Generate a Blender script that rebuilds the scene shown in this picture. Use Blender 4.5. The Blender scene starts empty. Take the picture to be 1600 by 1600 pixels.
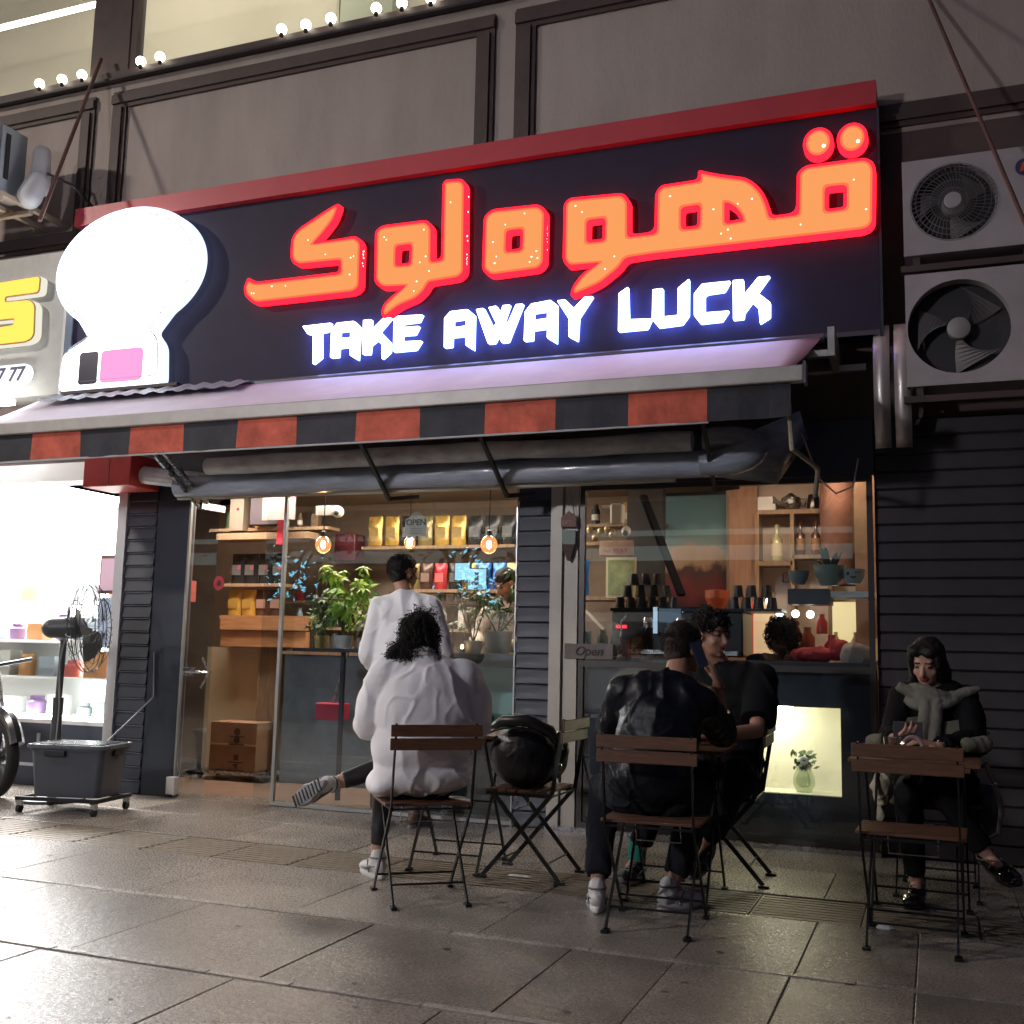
import bpy, bmesh, math, random
import numpy as np
from mathutils import Vector, Matrix, noise
random.seed(7)
R = math.radians
PI = math.pi
scene = bpy.context.scene
COL = scene.collection

# ---------------------------------------------------------------- camera
CAM_H = 1.15
yaw, pitch, roll = R(-21.402), R(7.4496), R(1.3017)
FPX = 1691.88 / 1600.0
cy, sy, cp, sp = math.cos(yaw), math.sin(yaw), math.cos(pitch), math.sin(pitch)
fwd = Vector((sy * cp, cy * cp, sp)); rgt0 = Vector((cy, -sy, 0)); up0 = rgt0.cross(fwd)
c_, s_ = math.cos(roll), math.sin(roll)
rgt = rgt0 * c_ + up0 * s_; up = up0 * c_ - rgt0 * s_
cam_d = bpy.data.cameras.new('camera'); cam = bpy.data.objects.new('camera', cam_d); COL.objects.link(cam)
cam_d.sensor_width = 36; cam_d.sensor_fit = 'HORIZONTAL'; cam_d.lens = 36 * FPX
cam_d.clip_start = 0.05; cam_d.clip_end = 400
mw = Matrix((rgt, up, -fwd)).transposed().to_4x4(); mw.translation = Vector((0, 0, CAM_H))
cam.matrix_world = mw
scene.camera = cam

# ---------------------------------------------------------------- world, sun, exposure
w = bpy.data.worlds.new('World'); scene.world = w; w.use_nodes = True
nt = w.node_tree; bg = nt.nodes['Background']
sky = nt.nodes.new('ShaderNodeTexSky'); sky.sky_type = 'NISHITA'; sky.sun_disc = False
sky.sun_elevation = R(4); sky.sun_rotation = R(200)
tint = nt.nodes.new('ShaderNodeMix'); tint.data_type = 'RGBA'; tint.blend_type = 'MULTIPLY'; tint.inputs[0].default_value = 1; tint.inputs[7].default_value = (.75, .58, .95, 1)
nt.links.new(sky.outputs[0], tint.inputs[6]); nt.links.new(tint.outputs[2], bg.inputs[0]); bg.inputs[1].default_value = 0.075
sd = bpy.data.lights.new('sun', 'SUN'); sd.energy = 0.10; sd.angle = R(50); sd.color = (1.0, 0.9, 0.82)
so = bpy.data.objects.new('sun', sd); COL.objects.link(so)
so.rotation_euler = Vector((0.35, 0.75, -0.62)).to_track_quat('-Z', 'Y').to_euler()
scene.view_settings.view_transform = 'Standard'; scene.view_settings.look = 'None'
scene.view_settings.exposure = 0; scene.view_settings.gamma = 1
scene.render.engine = 'CYCLES'
cs = scene.cycles
cs.max_bounces = 7; cs.diffuse_bounces = 3; cs.glossy_bounces = 4; cs.transmission_bounces = 5
cs.transparent_max_bounces = 12; cs.caustics_reflective = False; cs.caustics_refractive = False
cs.sample_clamp_indirect = 4; cs.use_denoising = True

# ---------------------------------------------------------------- helpers
def at(px, py, Y):
    """the point of the plane y=Y seen at a pixel of the 1600 px photograph"""
    d = rgt * ((px - 800) / 1600 / FPX) + up * ((800 - py) / 1600 / FPX) + fwd
    return Vector((0, 0, CAM_H)) + d * (Y / d.y)

MATS = {}
def mat(name, col, rough=0.6, metal=0.0, emit=None, es=0.0, var=0.0, scale=8.0, bump=0.0, bscale=60.0, stretch=(1, 1, 1), spec=0.5, alpha=1.0, rvar=0.0, coat=0.0, sub=0.0):
    if name in MATS: return MATS[name]
    m = bpy.data.materials.new(name); m.use_nodes = True; n = m.node_tree.nodes; l = m.node_tree.links
    b = n['Principled BSDF']
    b.inputs['Base Color'].default_value = (*col, 1); b.inputs['Roughness'].default_value = rough
    b.inputs['Metallic'].default_value = metal; b.inputs['Specular IOR Level'].default_value = spec
    b.inputs['Alpha'].default_value = alpha; b.inputs['Coat Weight'].default_value = coat
    if sub: b.inputs['Subsurface Weight'].default_value = sub; b.inputs['Subsurface Radius'].default_value = (.02, .008, .004)
    if emit: b.inputs['Emission Color'].default_value = (*emit, 1); b.inputs['Emission Strength'].default_value = es
    if var or bump or rvar:
        tc = n.new('ShaderNodeTexCoord'); mp = n.new('ShaderNodeMapping'); mp.inputs['Scale'].default_value = stretch
        l.new(tc.outputs['Object'], mp.inputs[0])
        if var or rvar:
            nz = n.new('ShaderNodeTexNoise'); nz.inputs['Scale'].default_value = scale; nz.inputs['Detail'].default_value = 7; nz.inputs['Roughness'].default_value = .65
            l.new(mp.outputs[0], nz.inputs[0])
        if var:
            r = n.new('ShaderNodeValToRGB')
            r.color_ramp.elements[0].position = .3; r.color_ramp.elements[1].position = .7
            r.color_ramp.elements[0].color = (*[c * (1 - var) for c in col], 1)
            r.color_ramp.elements[1].color = (*[min(1, c * (1 + var)) for c in col], 1)
            l.new(nz.outputs[0], r.inputs[0]); l.new(r.outputs[0], b.inputs['Base Color'])
        if rvar:
            mr = n.new('ShaderNodeMapRange'); mr.inputs[1].default_value = .3; mr.inputs[2].default_value = .7
            mr.inputs[3].default_value = max(.02, rough - rvar); mr.inputs[4].default_value = min(1, rough + rvar)
            l.new(nz.outputs[0], mr.inputs[0]); l.new(mr.outputs[0], b.inputs['Roughness'])
        if bump:
            nb = n.new('ShaderNodeTexNoise'); nb.inputs['Scale'].default_value = bscale; nb.inputs['Detail'].default_value = 5
            l.new(mp.outputs[0], nb.inputs[0]); bp = n.new('ShaderNodeBump'); bp.inputs['Strength'].default_value = bump; bp.inputs['Distance'].default_value = .01
            l.new(nb.outputs[0], bp.inputs['Height']); l.new(bp.outputs[0], b.inputs['Normal'])
    MATS[name] = m
    return m

def emat(name, col, s):
    if name in MATS: return MATS[name]
    m = bpy.data.materials.new(name); m.use_nodes = True; n = m.node_tree.nodes
    n.remove(n['Principled BSDF']); e = n.new('ShaderNodeEmission'); e.inputs[0].default_value = (*col, 1); e.inputs[1].default_value = s
    m.node_tree.links.new(e.outputs[0], n['Material Output'].inputs[0]); MATS[name] = m
    return m

def glass(name, tint=(.93, .95, .95), base=.04, gain=1.0, rough=0.0):
    m = bpy.data.materials.new(name); m.use_nodes = True; n = m.node_tree.nodes; l = m.node_tree.links
    n.remove(n['Principled BSDF'])
    t = n.new('ShaderNodeBsdfTransparent'); t.inputs[0].default_value = (*tint, 1)
    g = n.new('ShaderNodeBsdfGlossy'); g.inputs['Roughness'].default_value = rough; g.inputs[0].default_value = (1, 1, 1, 1)
    fr = n.new('ShaderNodeFresnel'); ge = n.new('ShaderNodeNewGeometry'); ir = n.new('ShaderNodeMapRange')
    ir.inputs[3].default_value = 1.5; ir.inputs[4].default_value = 1 / 1.5; l.new(ge.outputs['Backfacing'], ir.inputs[0]); l.new(ir.outputs[0], fr.inputs[0])
    mm = n.new('ShaderNodeMath'); mm.operation = 'MULTIPLY_ADD'; mm.inputs[1].default_value = gain; mm.inputs[2].default_value = base; mm.use_clamp = True
    mx = n.new('ShaderNodeMixShader'); l.new(fr.outputs[0], mm.inputs[0]); l.new(mm.outputs[0], mx.inputs[0])
    l.new(t.outputs[0], mx.inputs[1]); l.new(g.outputs[0], mx.inputs[2]); l.new(mx.outputs[0], n['Material Output'].inputs[0])
    return m

def wloc(o):
    v = Vector((0, 0, 0))
    while o: v = v + o.location; o = o.parent
    return v

class MB:
    def __init__(s): s.v = []; s.f = []; s.mi = []; s.m = 0
    def add(s, vs, fs):
        o = len(s.v); s.v += [tuple(v) for v in vs]; s.f += [tuple(i + o for i in f) for f in fs]; s.mi += [s.m] * len(fs); return s
    def box(s, x0, x1, y0, y1, z0, z1, M=None, bev=0.0):
        vs = [(x, y, z) for x in (x0, x1) for y in (y0, y1) for z in (z0, z1)]
        fs = [(0, 1, 3, 2), (4, 6, 7, 5), (0, 4, 5, 1), (2, 3, 7, 6), (0, 2, 6, 4), (1, 5, 7, 3)]
        if bev:
            bm = bmesh.new(); bv = [bm.verts.new(v) for v in vs]
            for f in fs: bm.faces.new([bv[i] for i in f])
            bmesh.ops.bevel(bm, geom=bm.edges[:], offset=bev, segments=2, affect='EDGES', profile=.5)
            bm.verts.index_update(); vs = [v.co.copy() for v in bm.verts]; fs = [[v.index for v in f.verts] for f in bm.faces]; bm.free()
        if M is not None: vs = [M @ Vector(v) for v in vs]
        return s.add(vs, fs)
    def bar(s, a, b, w_, h_=None, side=None):
        a = Vector(a); b = Vector(b); d = (b - a).normalized(); h_ = h_ or w_
        u = Vector(side).normalized() if side else (Vector((0, 0, 1)) if abs(d.z) < .9 else Vector((1, 0, 0)))
        x = d.cross(u).normalized(); y = x.cross(d).normalized()
        vs = [p + x * sx * w_ / 2 + y * sy_ * h_ / 2 for p in (a, b) for sx, sy_ in ((-1, -1), (1, -1), (1, 1), (-1, 1))]
        return s.add(vs, [(3, 2, 1, 0), (4, 5, 6, 7)] + [(i, (i + 1) % 4, (i + 1) % 4 + 4, i + 4) for i in range(4)])
    def tube(s, pts, r, n=10, caps=True):
        pts = [Vector(p) for p in pts]; rs = r if hasattr(r, '__len__') else [r] * len(pts)
        d = (pts[1] - pts[0]).normalized(); x = d.orthogonal().normalized(); vs = []; fs = []
        for i, p in enumerate(pts):
            t = (pts[min(i + 1, len(pts) - 1)] - pts[max(i - 1, 0)])
            t = t.normalized() if t.length > 1e-9 else d
            x = (x - t * x.dot(t)); x = x.normalized() if x.length > 1e-6 else t.orthogonal().normalized(); y = t.cross(x)
            vs += [p + (x * math.cos(2 * PI * k / n) + y * math.sin(2 * PI * k / n)) * rs[i] for k in range(n)]
        for i in range(len(pts) - 1):
            fs += [(i * n + k, i * n + (k + 1) % n, (i + 1) * n + (k + 1) % n, (i + 1) * n + k) for k in range(n)]
        if caps: fs += [tuple(range(n))[::-1], tuple((len(pts) - 1) * n + k for k in range(n))]
        return s.add(vs, fs)
    def lathe(s, c, prof, n=24, axis=None, x=None):
        c = Vector(c); a = Vector(axis).normalized() if axis else Vector((0, 0, 1)); u = a.orthogonal().normalized(); v = a.cross(u); vs = []; fs = []
        for r, h in prof: vs += [c + a * h + (u * math.cos(2 * PI * k / n) + v * math.sin(2 * PI * k / n)) * max(r, 1e-4) for k in range(n)]
        for i in range(len(prof) - 1):
            fs += [(i * n + k, i * n + (k + 1) % n, (i + 1) * n + (k + 1) % n, (i + 1) * n + k) for k in range(n)]
        return s.add(vs, fs)
    def ell(s, c, r, M=None, n=16, k=10):
        c = Vector(c); vs = []; fs = []
        for i in range(k + 1):
            t = PI * i / k
            for j in range(n):
                q = Vector((r[0] * math.sin(t) * math.cos(2 * PI * j / n), r[1] * math.sin(t) * math.sin(2 * PI * j / n), r[2] * math.cos(t)))
                vs.append(c + (M @ q if M is not None else q))
        for i in range(k):
            fs += [(i * n + j, (i + 1) * n + j, (i + 1) * n + (j + 1) % n, i * n + (j + 1) % n) for j in range(n)]
        return s.add(vs, fs)
    def cap(s, a, b, ra, rb, n=14):
        a = Vector(a); b = Vector(b)
        s.ell(a, (ra,) * 3, None, n, 8); s.ell(b, (rb,) * 3, None, n, 8)
        if (b - a).length > 1e-4: s.tube([a, b], [ra, rb], n)
        return s
    def poly(s, loops, y0, y1, back=True):
        """outline with holes in x,z made solid between y0 (front) and y1"""
        cu = bpy.data.curves.new('t', 'CURVE'); cu.dimensions = '2D'; cu.fill_mode = 'BOTH'; cu.extrude = abs(y1 - y0) / 2
        for lp in loops:
            sp_ = cu.splines.new('POLY'); sp_.points.add(len(lp) - 1)
            for p, q in zip(sp_.points, lp): p.co = (q[0], q[1], 0, 1)
            sp_.use_cyclic_u = True
        o = bpy.data.objects.new('t', cu); COL.objects.link(o)
        dg = bpy.context.evaluated_depsgraph_get(); me = bpy.data.meshes.new_from_object(o.evaluated_get(dg))
        ym = (y0 + y1) / 2
        s.add([(v.co.x, ym - v.co.z, v.co.y) for v in me.vertices], [tuple(p.vertices) for p in me.polygons])
        bpy.data.objects.remove(o); bpy.data.curves.remove(cu); bpy.data.meshes.remove(me)
        return s
    def build(s, name, m, parent=None, smooth=False, kind=None, bev=0):
        off = wloc(parent)
        me = bpy.data.meshes.new(name); me.from_pydata([(v[0] - off.x, v[1] - off.y, v[2] - off.z) for v in s.v], [], s.f)
        for q in (m if isinstance(m, (list, tuple)) else [m]): me.materials.append(q)
        if isinstance(m, (list, tuple)): me.polygons.foreach_set('material_index', s.mi)
        bm = bmesh.new(); bm.from_mesh(me); bmesh.ops.recalc_face_normals(bm, faces=bm.faces[:]); bm.to_mesh(me); bm.free()
        me.update()
        if smooth: me.polygons.foreach_set('use_smooth', [True] * len(me.polygons)); me.set_sharp_from_angle(angle=R(40))
        o = bpy.data.objects.new(name, me); COL.objects.link(o)
        if parent:
            o.parent = parent
        if kind: o['kind'] = kind
        return o

def thing(name, label, cat, loc=(0, 0, 0), rz=0, group=None):
    o = bpy.data.objects.new(name, None); o.empty_display_size = .1; COL.objects.link(o); o.location = loc; o.rotation_euler = (0, 0, rz)
    o['label'] = label; o['category'] = cat
    if group: o['group'] = group
    return o
def tag(o, label, cat, group=None):
    o['label'] = label; o['category'] = cat
    if group: o['group'] = group
    return o
def kids(o): return list(o.children)
def copy_tree(o, parent=None):
    c = o.copy(); COL.objects.link(c); c.parent = parent
    for ch in kids(o): copy_tree(ch, c)
    return c
def base_of(o, loc): o.location = loc; return o
def smoothpoly(lp, r, n=4):
    """round the corners of an outline"""
    out = []; N = len(lp)
    for i in range(N):
        p = Vector(lp[i]); a = Vector(lp[i - 1]); b = Vector(lp[(i + 1) % N]); da = a - p; db = b - p
        q = min(r, da.length * .45, db.length * .45); s0 = p + da.normalized() * q; s1 = p + db.normalized() * q
        for k in range(n + 1):
            t = k / n; out.append(tuple(s0 * (1 - t) ** 2 + p * 2 * t * (1 - t) + s1 * t * t))
    return out

# ---------------------------------------------------------------- shared materials
M_WOOD = mat('dark_wood', (.115, .05, .026), .5, var=.35, scale=14, stretch=(1, 8, 8), bump=.2, bscale=40)
M_WOODL = mat('shop_wood', (.30, .19, .11), .6, var=.3, scale=6, stretch=(8, 8, 1), bump=.15, bscale=30)
M_PALEWOOD = mat('pale_wood', (.48, .36, .24), .55, var=.15, scale=5, stretch=(6, 6, 1))
M_BLACKM = mat('black_metal', (.012, .012, .013), .42, metal=.3, rvar=.1, scale=20)
M_STEEL = mat('brushed_steel', (.5, .5, .5), .28, metal=1, rvar=.12, scale=25)
M_WHITEP = mat('white_paint', (.72, .72, .70), .45, var=.06, scale=9)
M_BLKP = mat('black_plastic', (.015, .016, .018), .38)
M_RUB = mat('rubber', (.012, .012, .012), .8, bump=.2)
M_GREYP = mat('grey_plastic', (.09, .10, .12), .35, rvar=.08)
# ---------------------------------------------------------------- ground
def stone(name, seed, col):
    m = bpy.data.materials.new(name); m.use_nodes = True; n = m.node_tree.nodes; l = m.node_tree.links; b = n['Principled BSDF']
    g = n.new('ShaderNodeNewGeometry'); oi = n.new('ShaderNodeObjectInfo')
    a = n.new('ShaderNodeTexNoise'); a.inputs['Scale'].default_value = 3.4; a.inputs['Detail'].default_value = 9; a.inputs['Roughness'].default_value = .7
    c = n.new('ShaderNodeTexNoise'); c.inputs['Scale'].default_value = 85; c.inputs['Detail'].default_value = 6
    v = n.new('ShaderNodeTexVoronoi'); v.inputs['Scale'].default_value = 5.5
    for q in (a, c, v): l.new(g.outputs['Position'], q.inputs['Vector'])
    r = n.new('ShaderNodeValToRGB'); r.color_ramp.elements[0].position = .32; r.color_ramp.elements[1].position = .72
    r.color_ramp.elements[0].color = (*[k * .55 for k in col], 1); r.color_ramp.elements[1].color = (*[k * 1.25 for k in col], 1)
    l.new(a.outputs[0], r.inputs[0])
    mx = n.new('ShaderNodeMix'); mx.data_type = 'RGBA'; mx.blend_type = 'OVERLAY'; mx.inputs[0].default_value = .32
    l.new(r.outputs[0], mx.inputs[6]); l.new(c.outputs[0], mx.inputs[7])
    hs = n.new('ShaderNodeHueSaturation'); mr = n.new('ShaderNodeMapRange'); mr.inputs[3].default_value = .72; mr.inputs[4].default_value = 1.2
    l.new(oi.outputs['Random'], mr.inputs[0]); l.new(mr.outputs[0], hs.inputs['Value']); l.new(mx.outputs[2], hs.inputs['Color']); l.new(hs.outputs[0], b.inputs['Base Color'])
    rr = n.new('ShaderNodeMapRange'); rr.inputs[1].default_value = .35; rr.inputs[2].default_value = .65; rr.inputs[3].default_value = .15; rr.inputs[4].default_value = .40
    l.new(c.outputs[0], rr.inputs[0]); l.new(rr.outputs[0], b.inputs['Roughness'])
    nb = n.new('ShaderNodeTexNoise'); nb.inputs['Scale'].default_value = 21; nb.inputs['Detail'].default_value = 9; nb.inputs['Roughness'].default_value = .7
    l.new(g.outputs['Position'], nb.inputs['Vector'])
    bp = n.new('ShaderNodeBump'); bp.inputs['Strength'].default_value = .38; bp.inputs['Distance'].default_value = .010
    l.new(nb.outputs[0], bp.inputs['Height']); l.new(bp.outputs[0], b.inputs['Normal'])
    return m
M_STONE = stone('paving_stone', 0, (.32, .278, .238))
M_STONE2 = stone('kerb_stone', 0, (.40, .36, .32))
M_JOINT = mat('joint_grit', (.13, .11, .09), .95)
g = MB().box(-60, 60, -60, 60, -.30, -.06).build('ground', mat('asphalt', (.08, .08, .085), .8, var=.3, scale=3, bump=.4, bscale=80)); g['kind'] = 'structure'
pav = MB().box(-14, 8, -.6, 5.159, -.058, -.0045).box(-14, 8, 5.661, 7.02, -.058, -.0045).box(-14, 8, 5.16, 5.66, -.058, -.018).build('pavement', M_JOINT); pav['kind'] = 'structure'
def tile(x0, x1, y0, y1, dz=0, m=None, name='paving_slab'):
    gp = .0022; a, b, c, d = x0 + gp, x1 - gp, y0 + gp, y1 - gp; tz = [random.uniform(-.0010, .0012) + dz for _ in range(4)]
    bm = MB(); e = .003
    vs = [(a, c, -.0042), (b, c, -.0042), (b, d, -.0042), (a, d, -.0042), (a, c, tz[0] - .0015), (b, c, tz[1] - .0015), (b, d, tz[2] - .0015), (a, d, tz[3] - .0015),
          (a + e, c + e, tz[0]), (b - e, c + e, tz[1]), (b - e, d - e, tz[2]), (a + e, d - e, tz[3])]
    bm.add(vs, [(0, 1, 5, 4), (1, 2, 6, 5), (2, 3, 7, 6), (3, 0, 4, 7), (4, 5, 9, 8), (5, 6, 10, 9), (6, 7, 11, 10), (7, 4, 8, 11), (8, 9, 10, 11)])
    return bm.build(name, m or M_STONE, pav)
def row(y0, y1, xs, dz=0, m=None, name='paving_slab'):
    for a, b in zip(xs, xs[1:]): tile(a, b, y0, y1, dz, m, name)
row(6.36, 7.02, [-9.5, -8.4, -7.3, -6.3, -5.3, -4.45, -3.6, -2.72, -1.86, -.98, -.1, .78, 1.9, 3.2])
row(5.66, 6.36, [-9.2, -8.2, -7.2, -6.0, -4.95, -4.06, -3.18, -2.3, -1.42, -.54, .34, 1.4, 2.6])
row(4.29, 5.16, [-8.8, -7.9, -7.0, -6.2, -5.3, -4.42, -3.53, -2.69, -1.80, -.97, -.52, -.1, .78, 1.7])
row(3.40, 4.25, [-7.3, -6.4, -5.5, -4.7, -3.98, -3.10, -2.25, -1.37, -.96, -.53, -.1, .62, 1.5])
row(2.50, 3.36, [-5.9, -5.0, -4.1, -3.2, -2.32, -1.52, -.53, .35, 1.2])
row(1.60, 2.50, [-4.6, -3.6, -2.7, -1.8, -.9, 0, .9])
row(.6, 1.60, [-3, -2, -1, 0, 1]); 
row(4.25, 4.29, [-7.0, -5.1, -3.9, -2.9, -1.9, -1.3, -.3, .9, 1.7], .004, M_STONE2, 'edging_strip')
row(3.36, 3.40, [-6.0, -4.4, -3.15, -2.45, -2.1, -1.6, -.8, .3, 1.4], .006, M_STONE2, 'edging_strip')
# drain channel with slatted gratings
MB().box(-9.2, 2.6, 5.16, 5.66, -.0175, -.0165).build('drain_channel', mat('drain_dark', (.012, .011, .01), .9), pav)
M_GRATE = mat('grate_metal', (.20, .16, .12), .5, metal=.25, var=.35, scale=9, bump=.3, rvar=.1)
gx = -9.16; k = 0; gb = MB()
for i in range(9): gb.box(.012, .478, 5.178 + i * .053, 5.178 + i * .053 + .030, -.015, -.0015)
for q in (.006, .472): gb.box(q - .006, q + .012, 5.166, 5.654, -.016, -.006)
go = gb.build('drain_grating', M_GRATE, pav); go.location = (gx, 0, 0)
for i in range(1, 24):
    c = go.copy(); COL.objects.link(c); c.parent = pav; c.location = (gx + .49 * i, 0, random.uniform(-.001, .001))

# ---------------------------------------------------------------- facade of the building
M_STUC = mat('rough_stucco', (.33, .28, .25), .85, var=.17, scale=1.7, stretch=(1, 1, .28), bump=.3, bscale=70)
M_MOLD = mat('brown_moulding', (.058, .036, .031), .6, var=.2, scale=5, bump=.15)
M_BROWNW = mat('brown_wall', (.075, .05, .045), .8, var=.2, scale=3, bump=.3)
fac = thing('building', 'building front with grey-beige plaster panels in dark brown mouldings above the shops', 'building', (-3, 7.1, 0))
MB().box(-12, 6, 7.06, 7.26, 4.55, 6.05).build('plaster_wall', M_STUC, fac)
MB().box(-12, 6, 7.06, 7.26, 2.66, 4.549).build('brown_wall', M_BROWNW, fac)
MB().box(-12, 6, 7.262, 12.5, 2.74, 2.9).build('floor_slab', M_BROWNW, fac)
def molding(x0, x1, z0, z1, t=.15):
    for (a, b, c, d) in ((x0, x1, z1 - t, z1), (x0, x1, z0, z0 + t), (x0, x0 + t, z0 + t, z1 - t), (x1 - t, x1, z0 + t, z1 - t)):
        q = MB(); q.box(a, b, 7.035, 7.058, c, d); h = b - a > d - c
        # raised inner bead
        if h: q.box(a, b, 7.012, 7.034, c + .035, d - .035)
        else: q.box(a + .035, b - .035, 7.012, 7.034, c, d)
        q.build('moulding', M_MOLD, fac)
molding(-9.6, -6.80, 4.58, 5.95); molding(-6.60, -2.985, 4.58, 5.95); molding(-2.815, 2.2, 4.58, 5.95, .16); molding(2.4, 5.5, 4.58, 5.95)
MB().box(-12, -2.6, 6.99, 7.26, 6.052, 6.12).build('window_sill', M_MOLD, fac)
MB().box(-2.6, 6, 7.06, 7.26, 6.052, 9.5).build('upper_wall', M_STUC, fac)
MB().box(-12, -2.6, 7.06, 7.26, 8.3, 9.5).build('upper_wall', M_STUC, fac)
# upper window: brown frame, glass, lit room
GL_UP = glass('upper_glass', (.97, .97, .96), .02)
for x0, x1 in ((-11.9, -6.86), (-6.50, -2.7)):
    w_ = MB(); t = .07
    w_.box(x0, x1, 7.08, 7.14, 6.122, 6.17).box(x0, x1, 7.08, 7.14, 8.2, 8.29).box(x0, x0 + t, 7.081, 7.139, 6.171, 8.199).box(x1 - t, x1, 7.081, 7.139, 6.171, 8.199)
    wf = w_.build('window', M_MOLD, fac)
    MB().box(x0 + t, x1 - t, 7.108, 7.112, 6.171, 8.199).build('pane', GL_UP, wf)
    mm = MB()
    for xx in ((x0 + x1) / 2 + .2, ): mm.box(xx - .006, xx + .006, 7.10, 7.12, 6.171, 8.199)
    mm.build('glazing_bar', mat('pale_bar', (.6, .55, .4), .4), wf)
MB().box(-6.86, -6.50, 7.07, 7.25, 6.122, 8.29).build('window_post', M_MOLD, fac)
M_ROOM = mat('upper_room_wall', (.62, .58, .47), .9, var=.05, scale=1.5)
rm = MB(); rm.box(-12, -2.6, 9.2, 9.25, 6.1, 8.9); rm.box(-12, -2.6, 7.28, 9.2, 8.85, 8.9); rm.box(-2.65, -2.6, 7.28, 9.2, 6.1, 8.85); rm.box(-12, -11.95, 7.28, 9.2, 6.1, 8.85); rm.box(-12, -2.6, 7.28, 9.2, 6.06, 6.1)
rm.build('upper_room', M_ROOM, fac)
MB().box(-5.6, -4.95, 9.0, 9.19, 6.12, 8.8).build('column', mat('green_grey_paint', (.40, .43, .33), .8), fac)
for i, (a, b) in enumerate((((-11, 8.4, 7.95), (-6.9, 8.4, 7.95)), ((-6.45, 8.4, 7.95), (-5.1, 8.4, 7.95)))):
    l_ = tag(MB().bar(a, b, .05, .035).build('tube_lamp', emat('tube_white', (1, .97, .86), 14)), ['long straight light tube in the upper room left of the window post', 'shorter straight light tube in the upper room right of the window post'][i], 'lamp', 'light tubes in the upper room')
cl = tag(MB().box(-8.5, -3.6, 7.9, 8.7, 8.80, 8.84).build('ceiling_lamp', emat('upper_ceiling_light', (1, .93, .74), 4.5)), 'wide lit ceiling lamp in the upper room behind the glass', 'lamp')
# globe bulbs on the sill
bulbs = [(62, 131), (97, 124), (128, 117), (220, 96), (250, 89), (440, 46), (478, 39), (517, 29), (588, 13), (628, 5), (673, -3), (30, 139), (-8, 147)]
names = ['leftmost bulb in view under the left upper window', 'second bulb under the left upper window', 'bulb nearest the post in the left upper window', 'first bulb right of the dark window post', 'second bulb right of the dark window post', 'first of the three bulbs in the middle of the sill', 'middle one of the three bulbs in the middle of the sill', 'last of the three bulbs in the middle of the sill', 'first of the three bulbs at the top edge of the photo', 'second of the three bulbs at the top edge of the photo', 'rightmost bulb on the sill at the top edge', 'dim hidden bulb left of the visible ones', 'bulb beyond the left edge']
for i, (px, py) in enumerate(bulbs[:11]):
    p = at(px, py, 6.96); r_ = .042
    t = thing('globe_bulb', 'glowing globe bulb: ' + names[i], 'bulb', p, group='string of globe bulbs along the upper window sill')
    MB().ell(p, (r_,) * 3, n=14).build('globe', emat('globe_glow', (1, .93, .74), 12), t, smooth=True)
    MB().lathe(p + Vector((0, 0, -r_ - .02)), [(0, 0), (.018, 0), (.02, .03), (0, .03)], 10).build('socket', M_BLKP, t)
MB().box(-12, -2.6, 6.965, 6.985, 6.03, 6.05).build('bulb_cable', M_BLKP, fac)

# right wall of dark ribbed boards beside the shop, below the fan units
M_RIB = mat('dark_ribbed_metal', (.028, .024, .027), .55, var=.55, scale=3, rvar=.15)
rw = thing('shutter_wall', 'dark wall of horizontal ribbed boards right of the shop window', 'wall', (1.2, 7.05, 0))
MB().box(-.335, 5.9, 7.05, 7.2, 0, 2.655).build('wall_core', M_RIB, rw)
rb = MB().add([(-.33, 7.048, 0), (5.9, 7.048, 0), (5.9, 7.034, .012), (-.33, 7.034, .012), (-.33, 7.042, .104), (5.9, 7.042, .104), (5.9, 7.048, .108), (-.33, 7.048, .108)], [(0, 1, 2, 3), (3, 2, 5, 4), (4, 5, 6, 7), (0, 3, 4, 7), (1, 6, 5, 2)])
r0 = rb.build('board', M_RIB, rw)
for i in range(1, 24):
    c = r0.copy(); COL.objects.link(c); c.parent = rw; c.location = (r0.location.x, r0.location.y, .1105 * i)

# ---------------------------------------------------------------- coffee shop
DARKBLUE = (.020, .026, .040)
M_BOARD = mat('dark_blue_board', (.020, .026, .040), .5, var=.25, scale=6, stretch=(1, 1, 5), rvar=.12)
M_DARKP = mat('dark_panel', DARKBLUE, .5, var=.25, scale=3, rvar=.12)
M_BOARDR = mat('pale_trim_line', (.25, .27, .32), .4)
def slat_pillar(x0, x1, label, n, seam, y=6.985):
    t = thing('clad_pillar', label, 'pillar', ((x0 + x1) / 2, 7.05, 0))
    MB().box(x0, x1, 7.0, 7.2, 0, 2.66).build('core', M_DARKP, t)
    b = MB().add([(x0, 6.999, .004), (x1, 6.999, .004), (x1, y - .012, .012), (x0, y - .012, .012), (x0, y + .004, .100), (x1, y + .004, .100), (x1, 6.999, .102), (x0, 6.999, .102)], [(0, 1, 2, 3), (3, 2, 5, 4), (4, 5, 6, 7), (0, 3, 4, 7), (1, 6, 5, 2)]).build('board', M_BOARD, t)
    for i in range(1, n):
        c = b.copy(); COL.objects.link(c); c.parent = t; c.location = b.location + Vector((0, 0, .1045 * i))
    if seam:
        s = MB().box(x0 + .02, x1 - .004, y - .010, y + .001, .1035, .107).build('joint_strip', M_BOARDR, t)
        for i in range(1, n - 1):
            c = s.copy(); COL.objects.link(c); c.parent = t; c.location = s.location + Vector((0, 0, .1045 * i))
    return t
slat_pillar(-6.07, -5.79, 'dark blue pillar of narrow boards with pale joint lines beside the bright neighbour shop', 25, True)
slat_pillar(-2.685, -2.445, 'dark blue pillar of horizontal boards between the two shop windows', 22, False)
shop = thing('coffee_shop', 'small coffee shop room behind glass with dark blue front', 'shop', (-3, 7.1, 0))
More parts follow.
